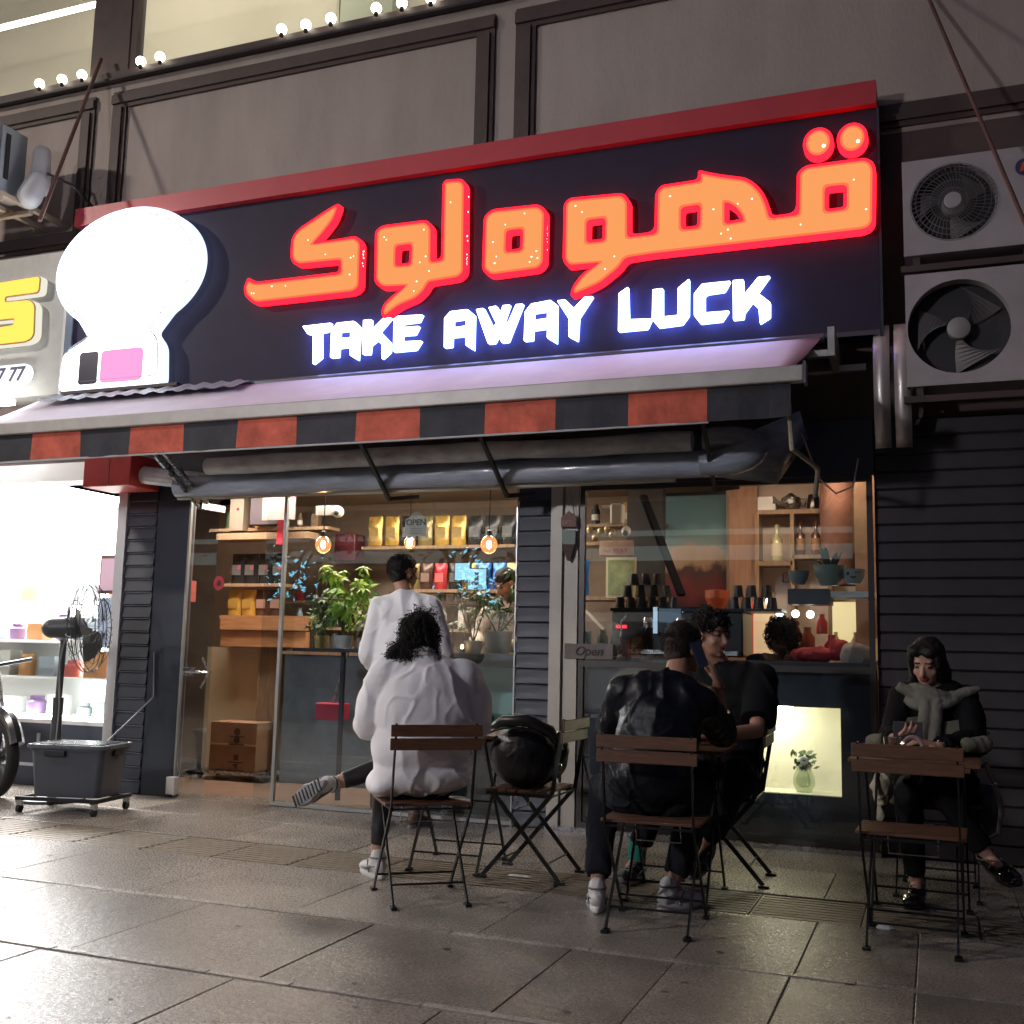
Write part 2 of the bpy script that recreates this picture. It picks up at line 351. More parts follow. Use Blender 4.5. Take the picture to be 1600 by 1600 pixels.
MB().box(-5.788, -5.48, 6.99, 7.06, 0, 2.30).build('dark_jamb', M_DARKP, shop)
MB().box(-5.788, -.335, 7.0, 7.05, 2.305, 2.655).build('lintel', M_DARKP, shop)
MB().box(-7.9, -.1, 7.3, 9.6, -.05, -.004).build('shop_floor', mat('shop_floor', (.22, .14, .10), .4, var=.2, scale=6, rvar=.1), shop)
MB().box(-6.2, -.1, 7.06, 7.3, -.05, -.006).build('door_sill', M_STONE, shop)
M_WALLI = mat('shop_inner_wall', (.24, .17, .12), .8, var=.2, scale=3, bump=.2)
MB().box(-7.9, -.1, 9.5, 9.6, 0, 2.66).build('back_wall', M_WALLI, shop)
MB().box(-.2, -.1, 7.1, 9.5, 0, 2.66).build('side_wall', mat('side_wall_white', (.52, .42, .34), .8, var=.1), shop)
MB().add([(-6.06, 7.22, 0), (-7.9, 9.5, 0), (-7.9, 9.5, 2.6), (-6.06, 7.22, 2.6), (-6.09, 7.24, 0), (-7.93, 9.52, 0), (-7.93, 9.52, 2.6), (-6.09, 7.24, 2.6)], [(0, 1, 2, 3), (4, 5, 6, 7), (0, 4, 7, 3), (3, 2, 6, 7), (1, 5, 6, 2)]).build('side_wall', M_WALLI, shop)
MB().box(-7.9, -.1, 7.1, 9.5, 2.60, 2.66).build('ceiling', mat('shop_ceiling', (.30, .24, .19), .8), shop)
GL = glass('shop_glass', (.90, .94, .95), .035, 1.15)
def frame(x0, x1, z0, z1, y0, y1, t, name, m, gm, parent):
    q = MB(); q.box(x0, x1, y0, y1, z0, z0 + t).box(x0, x1, y0, y1, z1 - t, z1).box(x0, x0 + t, y0, y1, z0 + t, z1 - t).box(x1 - t, x1, y0, y1, z0 + t, z1 - t)
    f = q.build(name, m, parent)
    MB().box(x0 + t, x1 - t, (y0 + y1) / 2 - .003, (y0 + y1) / 2 + .003, z0 + t, z1 - t).build('pane', gm, f)
    return f
M_ALU = mat('pale_aluminium', (.42, .42, .40), .4, metal=.6, rvar=.1)
# frameless glass: fixed pane and open sliding door leaf
f1 = MB().box(-4.60, -4.575, 6.985, 7.015, .01, 2.30).box(-4.575, -2.70, 6.985, 7.015, .006, .03).build('window', M_ALU, shop)
MB().box(-4.574, -2.70, 6.997, 7.003, .032, 2.30).build('pane', GL, f1)
f2 = MB().box(-5.478, -5.462, 6.985, 7.01, .01, 2.30).build('window', M_ALU, shop)
MB().box(-5.461, -5.20, 6.994, 7.0, .01, 2.30).build('pane', GL, f2)
MB().box(-4.80, -4.62, 7.06, 7.066, .01, 2.30).build('pane', GL, f2)
MB().box(-2.697, -2.687, 6.97, 6.99, .0, 2.30).build('edge_strip', M_ALU, shop)
# double aluminium post right of pillar, and right window
M_POST = mat('pale_post', (.40, .37, .32), .5, metal=.15, var=.1, scale=3)
post = MB().box(-2.443, -2.36, 6.97, 7.05, 0, 2.30).box(-2.345, -2.25, 6.985, 7.05, 0, 2.30).build('window_post', M_POST, shop)
fr = frame(-2.24, -.345, .03, 2.30, 6.99, 7.03, .035, 'window', mat('dark_frame', (.05, .045, .042), .4, metal=.4), GL, shop)
MB().box(-2.24, -.345, 6.985, 6.99, 1.075, 1.115).build('transom', mat('dark_frame', (.05, .045, .042), .4), shop)
MB().box(-2.45, -.335, 6.96, 7.06, 0, .029).build('door_sill', M_STEEL, shop)
# dark panels under the window with lit niche
q = MB(); q.box(-2.20, -1.36, 7.05, 7.10, .03, 1.08); q.box(-1.36, -.56, 7.05, 7.10, .03, .325); q.box(-.56, -.36, 7.05, 7.10, .03, 1.08); q.box(-1.36, -.56, 7.05, 7.10, .86, 1.08)
q.build('dark_underpanel', M_DARKP, shop)
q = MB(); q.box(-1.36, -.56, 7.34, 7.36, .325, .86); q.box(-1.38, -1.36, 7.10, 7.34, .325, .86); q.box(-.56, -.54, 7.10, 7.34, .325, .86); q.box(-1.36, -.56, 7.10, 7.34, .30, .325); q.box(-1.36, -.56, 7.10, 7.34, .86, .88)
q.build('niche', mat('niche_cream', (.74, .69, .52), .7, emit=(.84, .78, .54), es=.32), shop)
tag(MB().box(-1.22, -.86, 7.13, 7.17, .835, .857).build('strip_lamp', emat('niche_strip', (1, .90, .64), 85)), 'short bright light strip in the lit niche under the right window', 'lamp')
t = thing('flower_vase', 'small glass vase of green leaves and white flower in the lit niche', 'vase', (-.80, 7.20, .326))
MB().lathe((-.80, 7.20, .326), [(0, 0), (.045, 0), (.07, .05), (.065, .10), (.045, .14), (.055, .16)], 20).build('vase_body', glass('vase_glass', (.65, .72, .6), .15), t, smooth=True)
lv = MB()
for i in range(70):
    a = random.uniform(0, 2 * PI); r_ = random.uniform(.01, .085); z = .326 + random.uniform(.14, .25); c = Vector((-.80 + r_ * math.cos(a), 7.20 + r_ * .8 * math.sin(a), z))
    d = Vector((random.gauss(0, 1), random.gauss(0, 1), random.gauss(0, .7))).normalized() * .026; e = d.orthogonal().normalized() * .012
    lv.add([c - d, c + e, c + d, c - e], [(0, 1, 2, 3)])
lv.build('leaves', mat('niche_leaf', (.05, .09, .035), .6), t)
fl = MB()
for i in range(8):
    a = i * PI / 4; c = Vector((-.79, 7.125, .326 + .20)); d = Vector((math.cos(a), 0, math.sin(a)))
    fl.ell(c + d * .017, (.012, .006, .012), n=8, k=5)
fl.build('flower', M_WHITEP, t)
# ---------------------------------------------------------------- shop sign
LET=[[[(-4.892,3.969),(-4.914,3.914),(-4.9,3.861),(-4.822,3.792),(-3.966,3.792),(-3.92,3.822),(-3.925,4.156),(-3.965,4.196),(-4.345,4.194),(-4.258,4.272),(-4.166,4.375),(-4.127,4.477),(-4.224,4.433),(-4.334,4.377),(-4.451,4.322),(-4.502,4.264),(-4.504,4.124),(-4.48,4.077),(-4.436,4.058),(-4.074,4.049),(-4.068,3.931),(-4.809,3.931),(-4.861,3.947)]],[[(-3.225,4.532),(-3.113,4.522),(-3.089,4.488),(-3.076,3.84),(-3.115,3.808),(-3.349,3.798),(-3.379,3.741),(-3.441,3.687),(-3.582,3.647),(-3.69,3.58),(-3.7,3.605),(-3.687,3.652),(-3.623,3.706),(-3.512,3.789),(-3.713,3.8),(-3.768,3.849),(-3.777,4.225),(-3.732,4.25),(-3.384,4.246),(-3.344,4.201),(-3.337,3.937),(-3.229,3.94),(-3.236,4.521)],[(-3.624,4.102),(-3.485,4.101),(-3.486,3.933),(-3.622,3.939)]],[[(-2.904,4.223),(-2.856,4.258),(-2.517,4.249),(-2.469,4.207),(-2.471,3.842),(-2.508,3.806),(-2.856,3.798),(-2.906,3.844)],[(-2.752,4.109),(-2.618,4.107),(-2.621,3.94),(-2.753,3.944)]],[[(-2.303,4.237),(-2.276,4.263),(-1.911,4.247),(-1.873,4.202),(-1.871,3.944),(-1.66,3.944),(-1.656,4.229),(-1.629,4.264),(-1.366,4.268),(-1.368,4.327),(-1.341,4.315),(-1.235,4.279),(-1.087,4.239),(-1.029,4.194),(-0.981,4.13),(-0.948,4.044),(-0.929,3.954),(-0.739,3.955),(-0.731,4.233),(-0.693,4.263),(-0.342,4.261),(-0.306,4.236),(-0.293,4.194),(-0.304,3.858),(-0.323,3.831),(-0.359,3.818),(-1.692,3.817),(-1.884,3.809),(-1.928,3.746),(-2.056,3.654),(-2.168,3.615),(-2.242,3.594),(-2.235,3.633),(-2.17,3.717),(-2.046,3.796),(-2.275,3.802),(-2.304,3.846)],[(-2.158,4.109),(-2.019,4.108),(-2.02,3.937),(-2.158,3.94)],[(-1.505,4.113),(-1.369,4.116),(-1.373,3.949),(-1.504,3.952)],[(-1.216,4.111),(-1.177,4.097),(-1.137,4.064),(-1.103,4.013),(-1.084,3.959),(-1.216,3.953)],[(-0.583,4.126),(-0.446,4.121),(-0.449,3.955),(-0.585,3.953)]]]
DOTS=[(-0.618,4.423),(-0.41,4.421)]
TAKE=[[[(-4.395,3.565),(-4.152,3.568),(-4.177,3.509),(-4.236,3.502),(-4.224,3.31),(-4.291,3.266),(-4.301,3.501),(-4.349,3.502)]],[[(-4.142,3.303),(-4.143,3.512),(-4.098,3.563),(-3.955,3.564),(-3.906,3.515),(-3.911,3.267),(-3.977,3.308),(-3.977,3.375),(-4.077,3.371),(-4.078,3.304)],[(-4.074,3.496),(-3.979,3.497),(-3.979,3.442),(-4.075,3.442)]],[[(-3.87,3.306),(-3.875,3.563),(-3.812,3.564),(-3.814,3.476),(-3.712,3.562),(-3.647,3.561),(-3.738,3.466),(-3.649,3.377),(-3.648,3.306),(-3.709,3.259),(-3.714,3.365),(-3.752,3.407),(-3.809,3.371),(-3.814,3.304)]],[[(-3.617,3.305),(-3.623,3.549),(-3.592,3.568),(-3.395,3.56),(-3.421,3.512),(-3.55,3.509),(-3.552,3.479),(-3.42,3.477),(-3.45,3.42),(-3.549,3.423),(-3.552,3.373),(-3.397,3.367),(-3.439,3.306)]],[[(-3.211,3.302),(-3.216,3.517),(-3.17,3.563),(-3.039,3.565),(-2.985,3.518),(-2.984,3.265),(-3.044,3.306),(-3.045,3.375),(-3.154,3.374),(-3.155,3.304)],[(-3.149,3.495),(-3.046,3.5),(-3.047,3.446),(-3.148,3.44)]],[[(-2.971,3.558),(-2.916,3.562),(-2.835,3.406),(-2.816,3.445),(-2.876,3.563),(-2.819,3.569),(-2.787,3.511),(-2.767,3.567),(-2.717,3.568),(-2.753,3.467),(-2.731,3.425),(-2.669,3.565),(-2.619,3.564),(-2.722,3.304),(-2.77,3.302),(-2.798,3.356),(-2.824,3.303),(-2.873,3.303)]],[[(-2.603,3.299),(-2.6,3.505),(-2.556,3.558),(-2.415,3.57),(-2.368,3.531),(-2.367,3.262),(-2.434,3.307),(-2.433,3.375),(-2.541,3.37),(-2.542,3.3)],[(-2.537,3.493),(-2.435,3.497),(-2.436,3.443),(-2.539,3.439)]],[[(-2.365,3.561),(-2.311,3.564),(-2.244,3.496),(-2.168,3.568),(-2.113,3.567),(-2.209,3.428),(-2.217,3.266),(-2.278,3.302),(-2.28,3.429)]],[[(-1.929,3.307),(-1.928,3.568),(-1.866,3.606),(-1.858,3.381),(-1.702,3.371),(-1.732,3.308)]],[[(-1.695,3.571),(-1.628,3.572),(-1.627,3.378),(-1.526,3.379),(-1.524,3.564),(-1.452,3.617),(-1.454,3.373),(-1.496,3.317),(-1.651,3.31),(-1.698,3.368)]],[[(-1.183,3.575),(-1.219,3.511),(-1.328,3.506),(-1.349,3.492),(-1.349,3.379),(-1.192,3.376),(-1.235,3.314),(-1.375,3.311),(-1.417,3.369),(-1.417,3.515),(-1.365,3.575)]],[[(-1.163,3.316),(-1.164,3.577),(-1.099,3.576),(-1.096,3.471),(-1.004,3.581),(-0.931,3.581),(-1.008,3.478),(-0.93,3.407),(-0.931,3.312),(-0.993,3.276),(-1.001,3.377),(-1.041,3.423),(-1.094,3.354),(-1.097,3.317)]]]
FIVE=[[(-6.944,4.202),(-6.946,4.07),(-7.314,4.068),(-7.311,4.013),(-7.05,4.006),(-7.009,3.989),(-6.978,3.948),(-6.964,3.71),(-6.984,3.675),(-7.044,3.653),(-7.524,3.652),(-7.532,3.792),(-7.178,3.802),(-7.177,3.865),(-7.549,3.87),(-7.601,4.19)]]
sg = thing('shop_sign', 'long dark sign with red trim, glowing orange Persian letters and white TAKE AWAY LUCK', 'sign', (-3.5, 6.95, 3.17))
MB().box(-6.68, -.27, 6.86, 7.05, 3.17, 4.64).build('sign_board', mat('sign_black', (.026, .021, .042), .6, var=.1, spec=.2), sg)
MB().box(-6.70, -.262, 6.80, 7.05, 4.645, 4.80).build('top_trim', mat('red_trim', (.42, .035, .045), .45, var=.1, scale=3), sg)
MB().box(-.268, -.25, 6.85, 7.05, 3.15, 4.64).build('side_trim', M_DARKP, sg)
MB().box(-6.68, -.27, 6.84, 6.859, 3.155, 3.185).build('bottom_trim', mat('dark_trim', (.06, .055, .07), .4), sg)
M_LF = emat('letter_orange_face', (1.0, .37, .12), .98)
M_LS = emat('letter_red_return', (.95, .008, .02), 4)
M_LF2 = emat('letter_edge_face', (1.0, .19, .075), 1.0)
M_LED = emat('letter_led', (1, .85, .6), 3)
M_HALO = emat('letter_red_halo', (1.0, .015, .03), 1.2)
def grow(lp, d):
    P_ = [Vector(p) for p in lp]; N = len(P_); A = sum(P_[i - 1].x * P_[i].y - P_[i].x * P_[i - 1].y for i in range(N)); s = 1 if A > 0 else -1; out = []
    for i in range(N):
        a = (P_[i] - P_[i - 1]).normalized(); b = (P_[(i + 1) % N] - P_[i]).normalized()
        n1 = Vector((a.y, -a.x)) * s; n2 = Vector((b.y, -b.x)) * s; n_ = (n1 + n2); n_ = n_ / max(n_.length, .5) ; k = 1 / max(.55, n_.dot(n1)) if n_.length > .1 else 1
        out.append(tuple(P_[i] + n_ * d * k))
    return out
def letter(loops, face_m, side_m, rnd, halo=None, edge=.021, d=.065, y0=6.78):
    lo = [smoothpoly(l, rnd) for l in loops]
    out = [smoothpoly(grow(loops[0], edge), rnd + edge)] + [smoothpoly(grow(l, -edge), rnd * .5) for l in loops[1:]]
    L = MB().poly(out, y0, y0 + d).build('letter', side_m, sg)
    if halo:
        fc = MB().poly(lo, y0 - .006, y0 - .0005).build('letter_face', halo, L)
        MB().poly([smoothpoly(grow(loops[0], -.013), rnd)] + [smoothpoly(grow(l, .013), rnd) for l in loops[1:]], y0 - .0085, y0 - .0065).build('letter_inner_face', face_m, L)
    else: MB().poly(lo, y0 - .008, y0 - .0005).build('letter_face', face_m, L)
    return L
for k, lp in enumerate(LET):
    L = letter(lp, M_LF, M_LS, .035, halo=M_LF2)
    o = lp[0]; ds = MB()
    xs = [p[0] for p in o]; zs = [p[1] for p in o]; n_ = 0
    def inside(x, z, l):
        c = False; j = len(l) - 1
        for i in range(len(l)):
            if (l[i][1] > z) != (l[j][1] > z) and x < (l[j][0] - l[i][0]) * (z - l[i][1]) / (l[j][1] - l[i][1]) + l[i][0]: c = not c
            j = i
        return c
    while n_ < (9 if k < 3 else 14):
        x = random.uniform(min(xs), max(xs)); z = random.uniform(min(zs), max(zs))
        if all(inside(x + a, z + b, o) for a, b in ((.03, 0), (-.03, 0), (0, .03), (0, -.03))) and not any(inside(x + a, z + b, l) for l in lp[1:] for a, b in ((.03, 0), (-.03, 0), (0, .03), (0, -.03))):
            ds.ell((x, 6.767, z), (.004 + .0035 * random.random(), .002, .0055), n=8, k=4); n_ += 1
    # little leds on the right hand return
    xm = max(xs)
    if k < 3:
        for i in range(12): 
            z = random.uniform(min(zs) + (.3 if k == 1 else .12), max(zs) - .12); 
            if k == 0 and z > 4.18: continue
            ds.ell((xm + .018, 6.80 + random.uniform(-.006, .01), z), (.003, .006, .006), n=8, k=4)
    ds.build('led', M_LED, L)
for c in DOTS:
    lp = [(c[0] + .073 * math.cos(a * PI / 16), c[1] + .082 * math.sin(a * PI / 16)) for a in range(32)]
    L = letter([lp], M_LF, M_LS, .002, halo=M_LF2)
    MB().ell((c[0] + .035, 6.767, c[1] - .03), (.012, .003, .012), n=8, k=4).build('led', M_LED, L)
M_TF = emat('letter_white_face', (.86, .90, 1.0), 7)
M_TS = emat('letter_blue_return', (.16, .24, 1.0), 16)
for lp in TAKE: letter(lp, M_TF, M_TS, .006, edge=.002, d=.03, y0=6.80)
# plain lit emblem box standing in for the pictured figure
E_ = thing('emblem_light', 'large white glowing emblem box with pink lower part at the left end of the sign', 'light box', (-6.1, 6.8, 3.17))
lo = [(-6.04 + .72 * math.cos(a), 4.18 + .50 * math.sin(a)) for a in [i * PI / 28 for i in range(56)]]
lo = [p for p in lo if not (p[1] < 3.78)]
k0 = max(range(len(lo)), key=lambda i_: (lo[i_][0] - lo[(i_ + 1) % len(lo)][0]) ** 2 + (lo[i_][1] - lo[(i_ + 1) % len(lo)][1]) ** 2)
lo = lo[k0 + 1:] + lo[:k0 + 1]
lo = smoothpoly(lo + [(-6.36, 3.62), (-6.62, 3.50), (-6.64, 3.20), (-5.62, 3.20), (-5.64, 3.50), (-5.74, 3.62)], .05, 4)
MB().poly([grow(lo, .012)], 6.72, 6.80).build('box_side', mat('emblem_side', (.6, .65, .7), .4, emit=(.6, .75, 1), es=1.6), E_)
MB().poly([lo], 6.712, 6.7195).build('box_face', emat('emblem_white', (.86, .92, 1.0), 6), E_)
MB().poly([smoothpoly([(-6.22, 3.50), (-5.80, 3.50), (-5.80, 3.23), (-6.22, 3.23)], .05)], 6.704, 6.7115).build('pink_panel', emat('emblem_pink', (1.0, .38, .72), 1.1), E_)
MB().poly([smoothpoly([(-6.44, 3.50), (-6.25, 3.50), (-6.25, 3.23), (-6.44, 3.23)], .03)], 6.704, 6.7115).build('dark_panel', mat('emblem_dark', (.01, .012, .04), .3), E_)
MB().tube([(p_[0] * .93 - 6.04 * .07, 6.709, p_[1] * .93 + 4.05 * .07) for p_ in lo + lo[:1]], .006, 5, False).build('edge_seam', mat('seam_grey', (.35, .38, .42), .5), E_)
MB().box(-6.6, -5.45, 6.70, 6.84, 3.160, 3.186).build('ledge', M_MOLD, E_)

# ---------------------------------------------------------------- neighbour's sign
ns = thing('neighbour_sign', 'grey lit sign board of the neighbour shop with yellow figure and phone number oval', 'sign', (-7.6, 6.9, 3.2))
MB().box(-9.4, -6.73, 6.80, 7.05, 3.20, 4.44).build('sign_board', mat('sign_grey', (.30, .30, .28), .5, var=.1), ns)
MB().box(-6.728, -6.70, 6.79, 7.05, 3.18, 4.46).build('side_trim', mat('sign_grey_light', (.45, .44, .42), .5), ns)
fo = smoothpoly(FIVE[0], .03)
F5 = MB().poly([grow(fo, .014)], 6.72, 6.79).build('letter', emat('five_side', (1, .95, .8), .9), ns)
MB().poly([grow(fo, .012)], 6.714, 6.7195).build('letter_rim', mat('five_rim', (.25, .12, .01), .4), F5)
MB().poly([fo], 6.706, 6.7135).build('letter_face', emat('five_yellow', (1, .62, .10), 1.5), F5)
ov = [(-7.25 + .60 * (abs(math.cos(a)) ** .5) * (1 if math.cos(a) > 0 else -1) * .5, 3.39 + .085 * math.sin(a)) for a in [i * PI / 16 for i in range(32)]]
ov = [(-8.2, 3.305)] + [(-7.09 + .085 * math.cos(R(b)), 3.39 + .085 * math.sin(R(b))) for b in range(-90, 91, 12)] + [(-8.2, 3.475)]
OV = MB().poly([ov], 6.76, 6.79).build('phone_oval', emat('oval_white', (.9, .95, 1), 1.6), ns)
def text(body, size, m, name, parent, loc, bold=.0, ry=0, ext=.002, align='CENTER', rz=0, shear=0):
    cu = bpy.data.curves.new('t', 'FONT'); cu.body = body; cu.size = size; cu.extrude = ext; cu.align_x = align; cu.align_y = 'CENTER'; cu.offset = bold; cu.shear = shear
    o = bpy.data.objects.new('t', cu); COL.objects.link(o); dg = bpy.context.evaluated_depsgraph_get()
    me = bpy.data.meshes.new_from_object(o.evaluated_get(dg)); bpy.data.objects.remove(o)
    q = MB()
    Rm = Matrix.Rotation(rz, 3, 'Z') @ Matrix.Rotation(ry, 3, 'Y')
    q.add([Rm @ Vector((v.co.x, -v.co.z, v.co.y)) + Vector(loc) for v in me.vertices], [tuple(p.vertices) for p in me.polygons])
    bpy.data.meshes.remove(me)
    return q.build(name, m, parent)
_t = text('7 17 77', .17, mat('number_dark', (.03, .03, .06), .5), 'phone_digits', OV.parent, (-7.34, 6.757, 3.385), .004, shear=.15)
tag(MB().bar((-8.6, 6.55, 3.09), (-6.95, 6.55, 3.09), .045).build('tube_lamp', emat('neigh_tube', (1, .98, .95), 45)), 'bright white light tube under the neighbour shop sign', 'lamp')

# ---------------------------------------------------------------- awning
aw = thing('awning', 'retractable awning with pale sloping fabric and red and black checked valance', 'awning', (-3.6, 6.4, 2.5))
fb = MB(); nx, ny = 60, 8; x0, x1 = -6.9, -.70
def awz(u): return 3.165 - .43 * u - .035 * math.sin(PI * u)
vs = []; fs = []
for j in range(ny + 1):
    u = j / ny
    for i in range(nx + 1):
        x = x0 + (x1 - x0) * i / nx + (.10 * (1 - u) ** 2 * (i == nx)); y = 6.80 - .88 * u
        vs.append((x, y, awz(u) + .006 * noise.noise(Vector((x * 1.3, y * 2, 1)))))
for j in range(ny):
    for i in range(nx): a = j * (nx + 1) + i; fs.append((a, a + 1, a + nx + 2, a + nx + 1))
fb.add(vs, fs); fbo = fb.build('fabric', mat('awning_fabric', (.66, .60, .68), .75, var=.12, scale=2, bump=.1), aw, smooth=True)
md = fbo.modifiers.new('s', 'SOLIDIFY'); md.thickness = .004
MB().box(-6.95, -.63, 5.86, 5.93, 2.645, 2.735, bev=.008).build('front_bar', mat('awning_bar', (.36, .34, .32), .5, metal=.3, var=.15, scale=4), aw)
MB().box(-.63, -.615, 5.85, 5.94, 2.63, 2.75).build('end_cap', M_GREYP, aw)
M_VR = mat('valance_red', (.50, .10, .06), .85, var=.35, scale=7, bump=.3, bscale=14); M_VB = mat('valance_black', (.020, .020, .028), .75, var=.45, scale=7, bump=.3, bscale=14)
edges = [-1.165, -1.74, -2.28, -2.82, -3.36, -3.90, -4.42, -4.96, -5.46, -5.98, -6.46, -6.95]
pxs = [(1105, 655), (982, 655), (868, 655), (758, 660), (656, 665), (557, 670), (463, 680), (371, 690), (286, 695), (203, 700), (124, 710), (49, 715), (-30, 720)]
ex = [at(a, b, 5.9).x for a, b in pxs]
ex = [-.70] + ex
for i in range(len(ex) - 1):
    v = MB(); a, b = ex[i + 1], ex[i]; n_ = 8; zz = 2.44 if True else 0
    vs = [(a + (b - a) * k / n_, 5.895 + (.016 * noise.noise(Vector(((a + (b - a) * k / n_) * 3.1, 0, 2))) + .006 * math.sin((a + (b - a) * k / n_) * 21)) * u, 2.645 - (.19 + .008 * noise.noise(Vector(((a + (b - a) * k / n_) * 2.3, 4, 2)))) * u) for u in (0, .5, 1) for k in range(n_ + 1)]
    fs = [(j * (n_ + 1) + k, j * (n_ + 1) + k + 1, (j + 1) * (n_ + 1) + k + 1, (j + 1) * (n_ + 1) + k) for j in range(2) for k in range(n_)]
    v.add(vs, fs); vo = v.build('valance_panel', M_VB if i % 2 == 0 else M_VR, aw); vo.modifiers.new('s', 'SOLIDIFY').thickness = .004
MB().tube([(-6.95, 5.895, 2.447), (-5.5, 5.90, 2.450), (-3, 5.89, 2.446), (-1.15, 5.90, 2.452)], .007, 6).build('valance_hem', mat('hem_grey', (.42, .42, .42), .6), aw)
# rolled clear plastic curtain hanging in straps
rc = thing('rolled_curtain', 'rolled grey plastic curtain hanging in black straps under the awning', 'curtain', (-3.3, 6.5, 2.3))
M_PVC = mat('cloudy_plastic', (.27, .30, .36), .25, var=.45, scale=3, stretch=(.6, 3, 3), bump=.5, bscale=7, coat=.4)
M_PVC2 = mat('cloudy_plastic_pale', (.5, .52, .56), .3, var=.5, scale=2.2, stretch=(1.5, 3, 3), bump=.5, bscale=7, coat=.4)
def wav(x0, x1, y, z, r, m, name, amp=.012, n=70):
    pts = []; rs = []
    for i in range(n + 1):
        x = x0 + (x1 - x0) * i / n
        pts.append((x, y + amp * noise.noise(Vector((x * 2, 0, z))), z + amp * noise.noise(Vector((x * 1.7, 5, z))))); rs.append(r * (1 + .12 * noise.noise(Vector((x * 4, 3, z)))))
    return MB().tube(pts, rs, 14).build(name, m, rc, smooth=True)
wav(-5.25, -1.25, 6.55, 2.335, .085, M_PVC, 'lower_roll')
wav(-4.9, -1.35, 6.42, 2.455, .062, M_PVC2, 'upper_roll')
u = MB(); pts = [(-1.30 + .30 * math.sin(a), 6.48 - .05 * math.cos(a), 2.40 - .085 * math.cos(a)) for a in [i * PI / 12 for i in range(13)]]
u.tube(pts, [.07 + .03 * math.sin(i * PI / 12) for i in range(13)], 14).build('roll_bend', M_PVC, rc, smooth=True)
MB().tube([(-5.3, 6.62, 2.262), (-3.3, 6.60, 2.25), (-1.5, 6.62, 2.262)], .022, 8).build('pole', mat('pole_pale', (.45, .42, .37), .5, metal=.3), rc)
q = MB(); q.add([(-1.30, 6.56, 2.26), (-.88, 6.70, 2.22), (-.70, 6.74, 2.50), (-.72, 6.50, 2.62), (-1.0, 6.45, 2.50), (-1.2, 6.50, 2.34)], [(0, 1, 2, 3, 4, 5)])
q.build('curtain_tail', M_PVC, rc, smooth=True).modifiers.new('s', 'SOLIDIFY').thickness = .01
# scissor arms / straps
for i, (a, b) in enumerate((((563, 690), (608, 780)), ((750, 680), (792, 775)), ((1098, 657), (1117, 765)))):
    p0 = at(*a, 6.05); p1 = at(*b, 6.62); t = MB().bar(p0, p1, .022, .03); t.bar(p1, p1 + Vector((.10, .25, .05)), .02, .028)
    t.build('strap', M_BLKP, rc)
t = MB(); p0 = at(243, 710, 5.95); p1 = at(312, 790, 6.75); t.bar(p0, p1, .02, .045); t.bar(p0 + Vector((.06, 0, .02)), p1 + Vector((.07, 0, .02)), .02, .03); t.bar(p1, p1 + Vector((.03, .25, 0)), .05)
t.build('folding_arm', M_STEEL, aw)
t = MB(); p0 = (-.72, 5.93, 2.60); p1 = (-.66, 6.72, 2.14); t.tube([p0, (-.71, 6.0, 2.3), (-.62, 6.5, 2.27), p1], .014, 8); t.build('folding_arm', mat('arm_beige', (.35, .30, .22), .5), aw)
MB().tube([(-.72, 6.6, 2.5), (-.64, 6.75, 2.25), (-.55, 6.85, 2.17), (-.45, 6.9, 2.22), (-.42, 6.95, 2.40)], .006, 6).build('cable', mat('cable_beige', (.35, .28, .2), .6), aw)
MB().box(-.56, -.52, 6.55, 6.98, 2.96, 3.14).box(-.72, -.561, 6.55, 6.60, 2.96, 3.0).box(-.52, -.36, 6.86, 6.90, 2.94, 2.98).build('wall_bracket', M_ALU, aw)
MB().tube([(-6.9, 6.78, 3.14), (-.6, 6.78, 3.14)], .03, 10).build('roller_tube', M_GREYP, aw)
# roofing scrap on the awning
sc_ = MB(); vs = []; n_ = 44
for j in range(3):
    for i in range(n_ + 1): vs.append((-6.7 + 1.9 * i / n_, 6.74 - .10 * j, 3.17 - .05 * j + .010 * math.sin(i * 1.7)))
sc_.add(vs, [(j * (n_ + 1) + i, j * (n_ + 1) + i + 1, (j + 1) * (n_ + 1) + i + 1, (j + 1) * (n_ + 1) + i) for j in range(2) for i in range(n_)])
tag(sc_.build('corrugated_sheet', mat('sheet_grey', (.35, .35, .40), .5)), 'strip of small-waved sheet lying on the awning under the lit emblem', 'sheet')
# red box and blue jamb over neighbour pillar
b = thing('red_box', 'plain red box under the awning at the corner of the bright neighbour shop', 'box', (-6.0, 6.7, 2.4))
p = at(205, 750, 6.8)
MB().box(p.x - .30, p.x + .16, 6.6, 6.95, 2.37, 2.62, bev=.008).build('box_body', mat('box_red', (.45, .04, .035), .5, var=.1), b)
MB().box(p.x - .05, p.x - .045, 6.593, 6.599, 2.37, 2.62).build('seam', mat('seam_pale', (.5, .2, .18), .5), b)
MB().tube([(p.x + .17, 6.75, 2.47), (p.x + .72, 6.75, 2.40)], .07, 12).build('pipe_end', M_PVC2, b)

# curved steel plates right of the sign
for i, xx in enumerate((-.315, -.195)):
    q = MB(); vs = []; n_ = 14
    for k in range(n_ + 1):
        u = k / n_; z = 3.22 - .77 * u; yb = 6.90 - .10 * math.sin(PI * u)
        vs += [(xx, yb, z), (xx + .095, yb, z)]
    q.add(vs, [(2 * k, 2 * k + 1, 2 * k + 3, 2 * k + 2) for k in range(n_)])
    o = q.build('steel_plate', mat('shiny_steel', (.55, .5, .47), .38, metal=.55, rvar=.12, scale=6), None, smooth=True); o.modifiers.new('s', 'SOLIDIFY').thickness = .006
    tag(o, ['bowed shiny steel plate right of the awning, left one of the pair', 'bowed shiny steel plate right of the awning, right one of the pair'][i], 'steel plate', 'bowed steel plates')

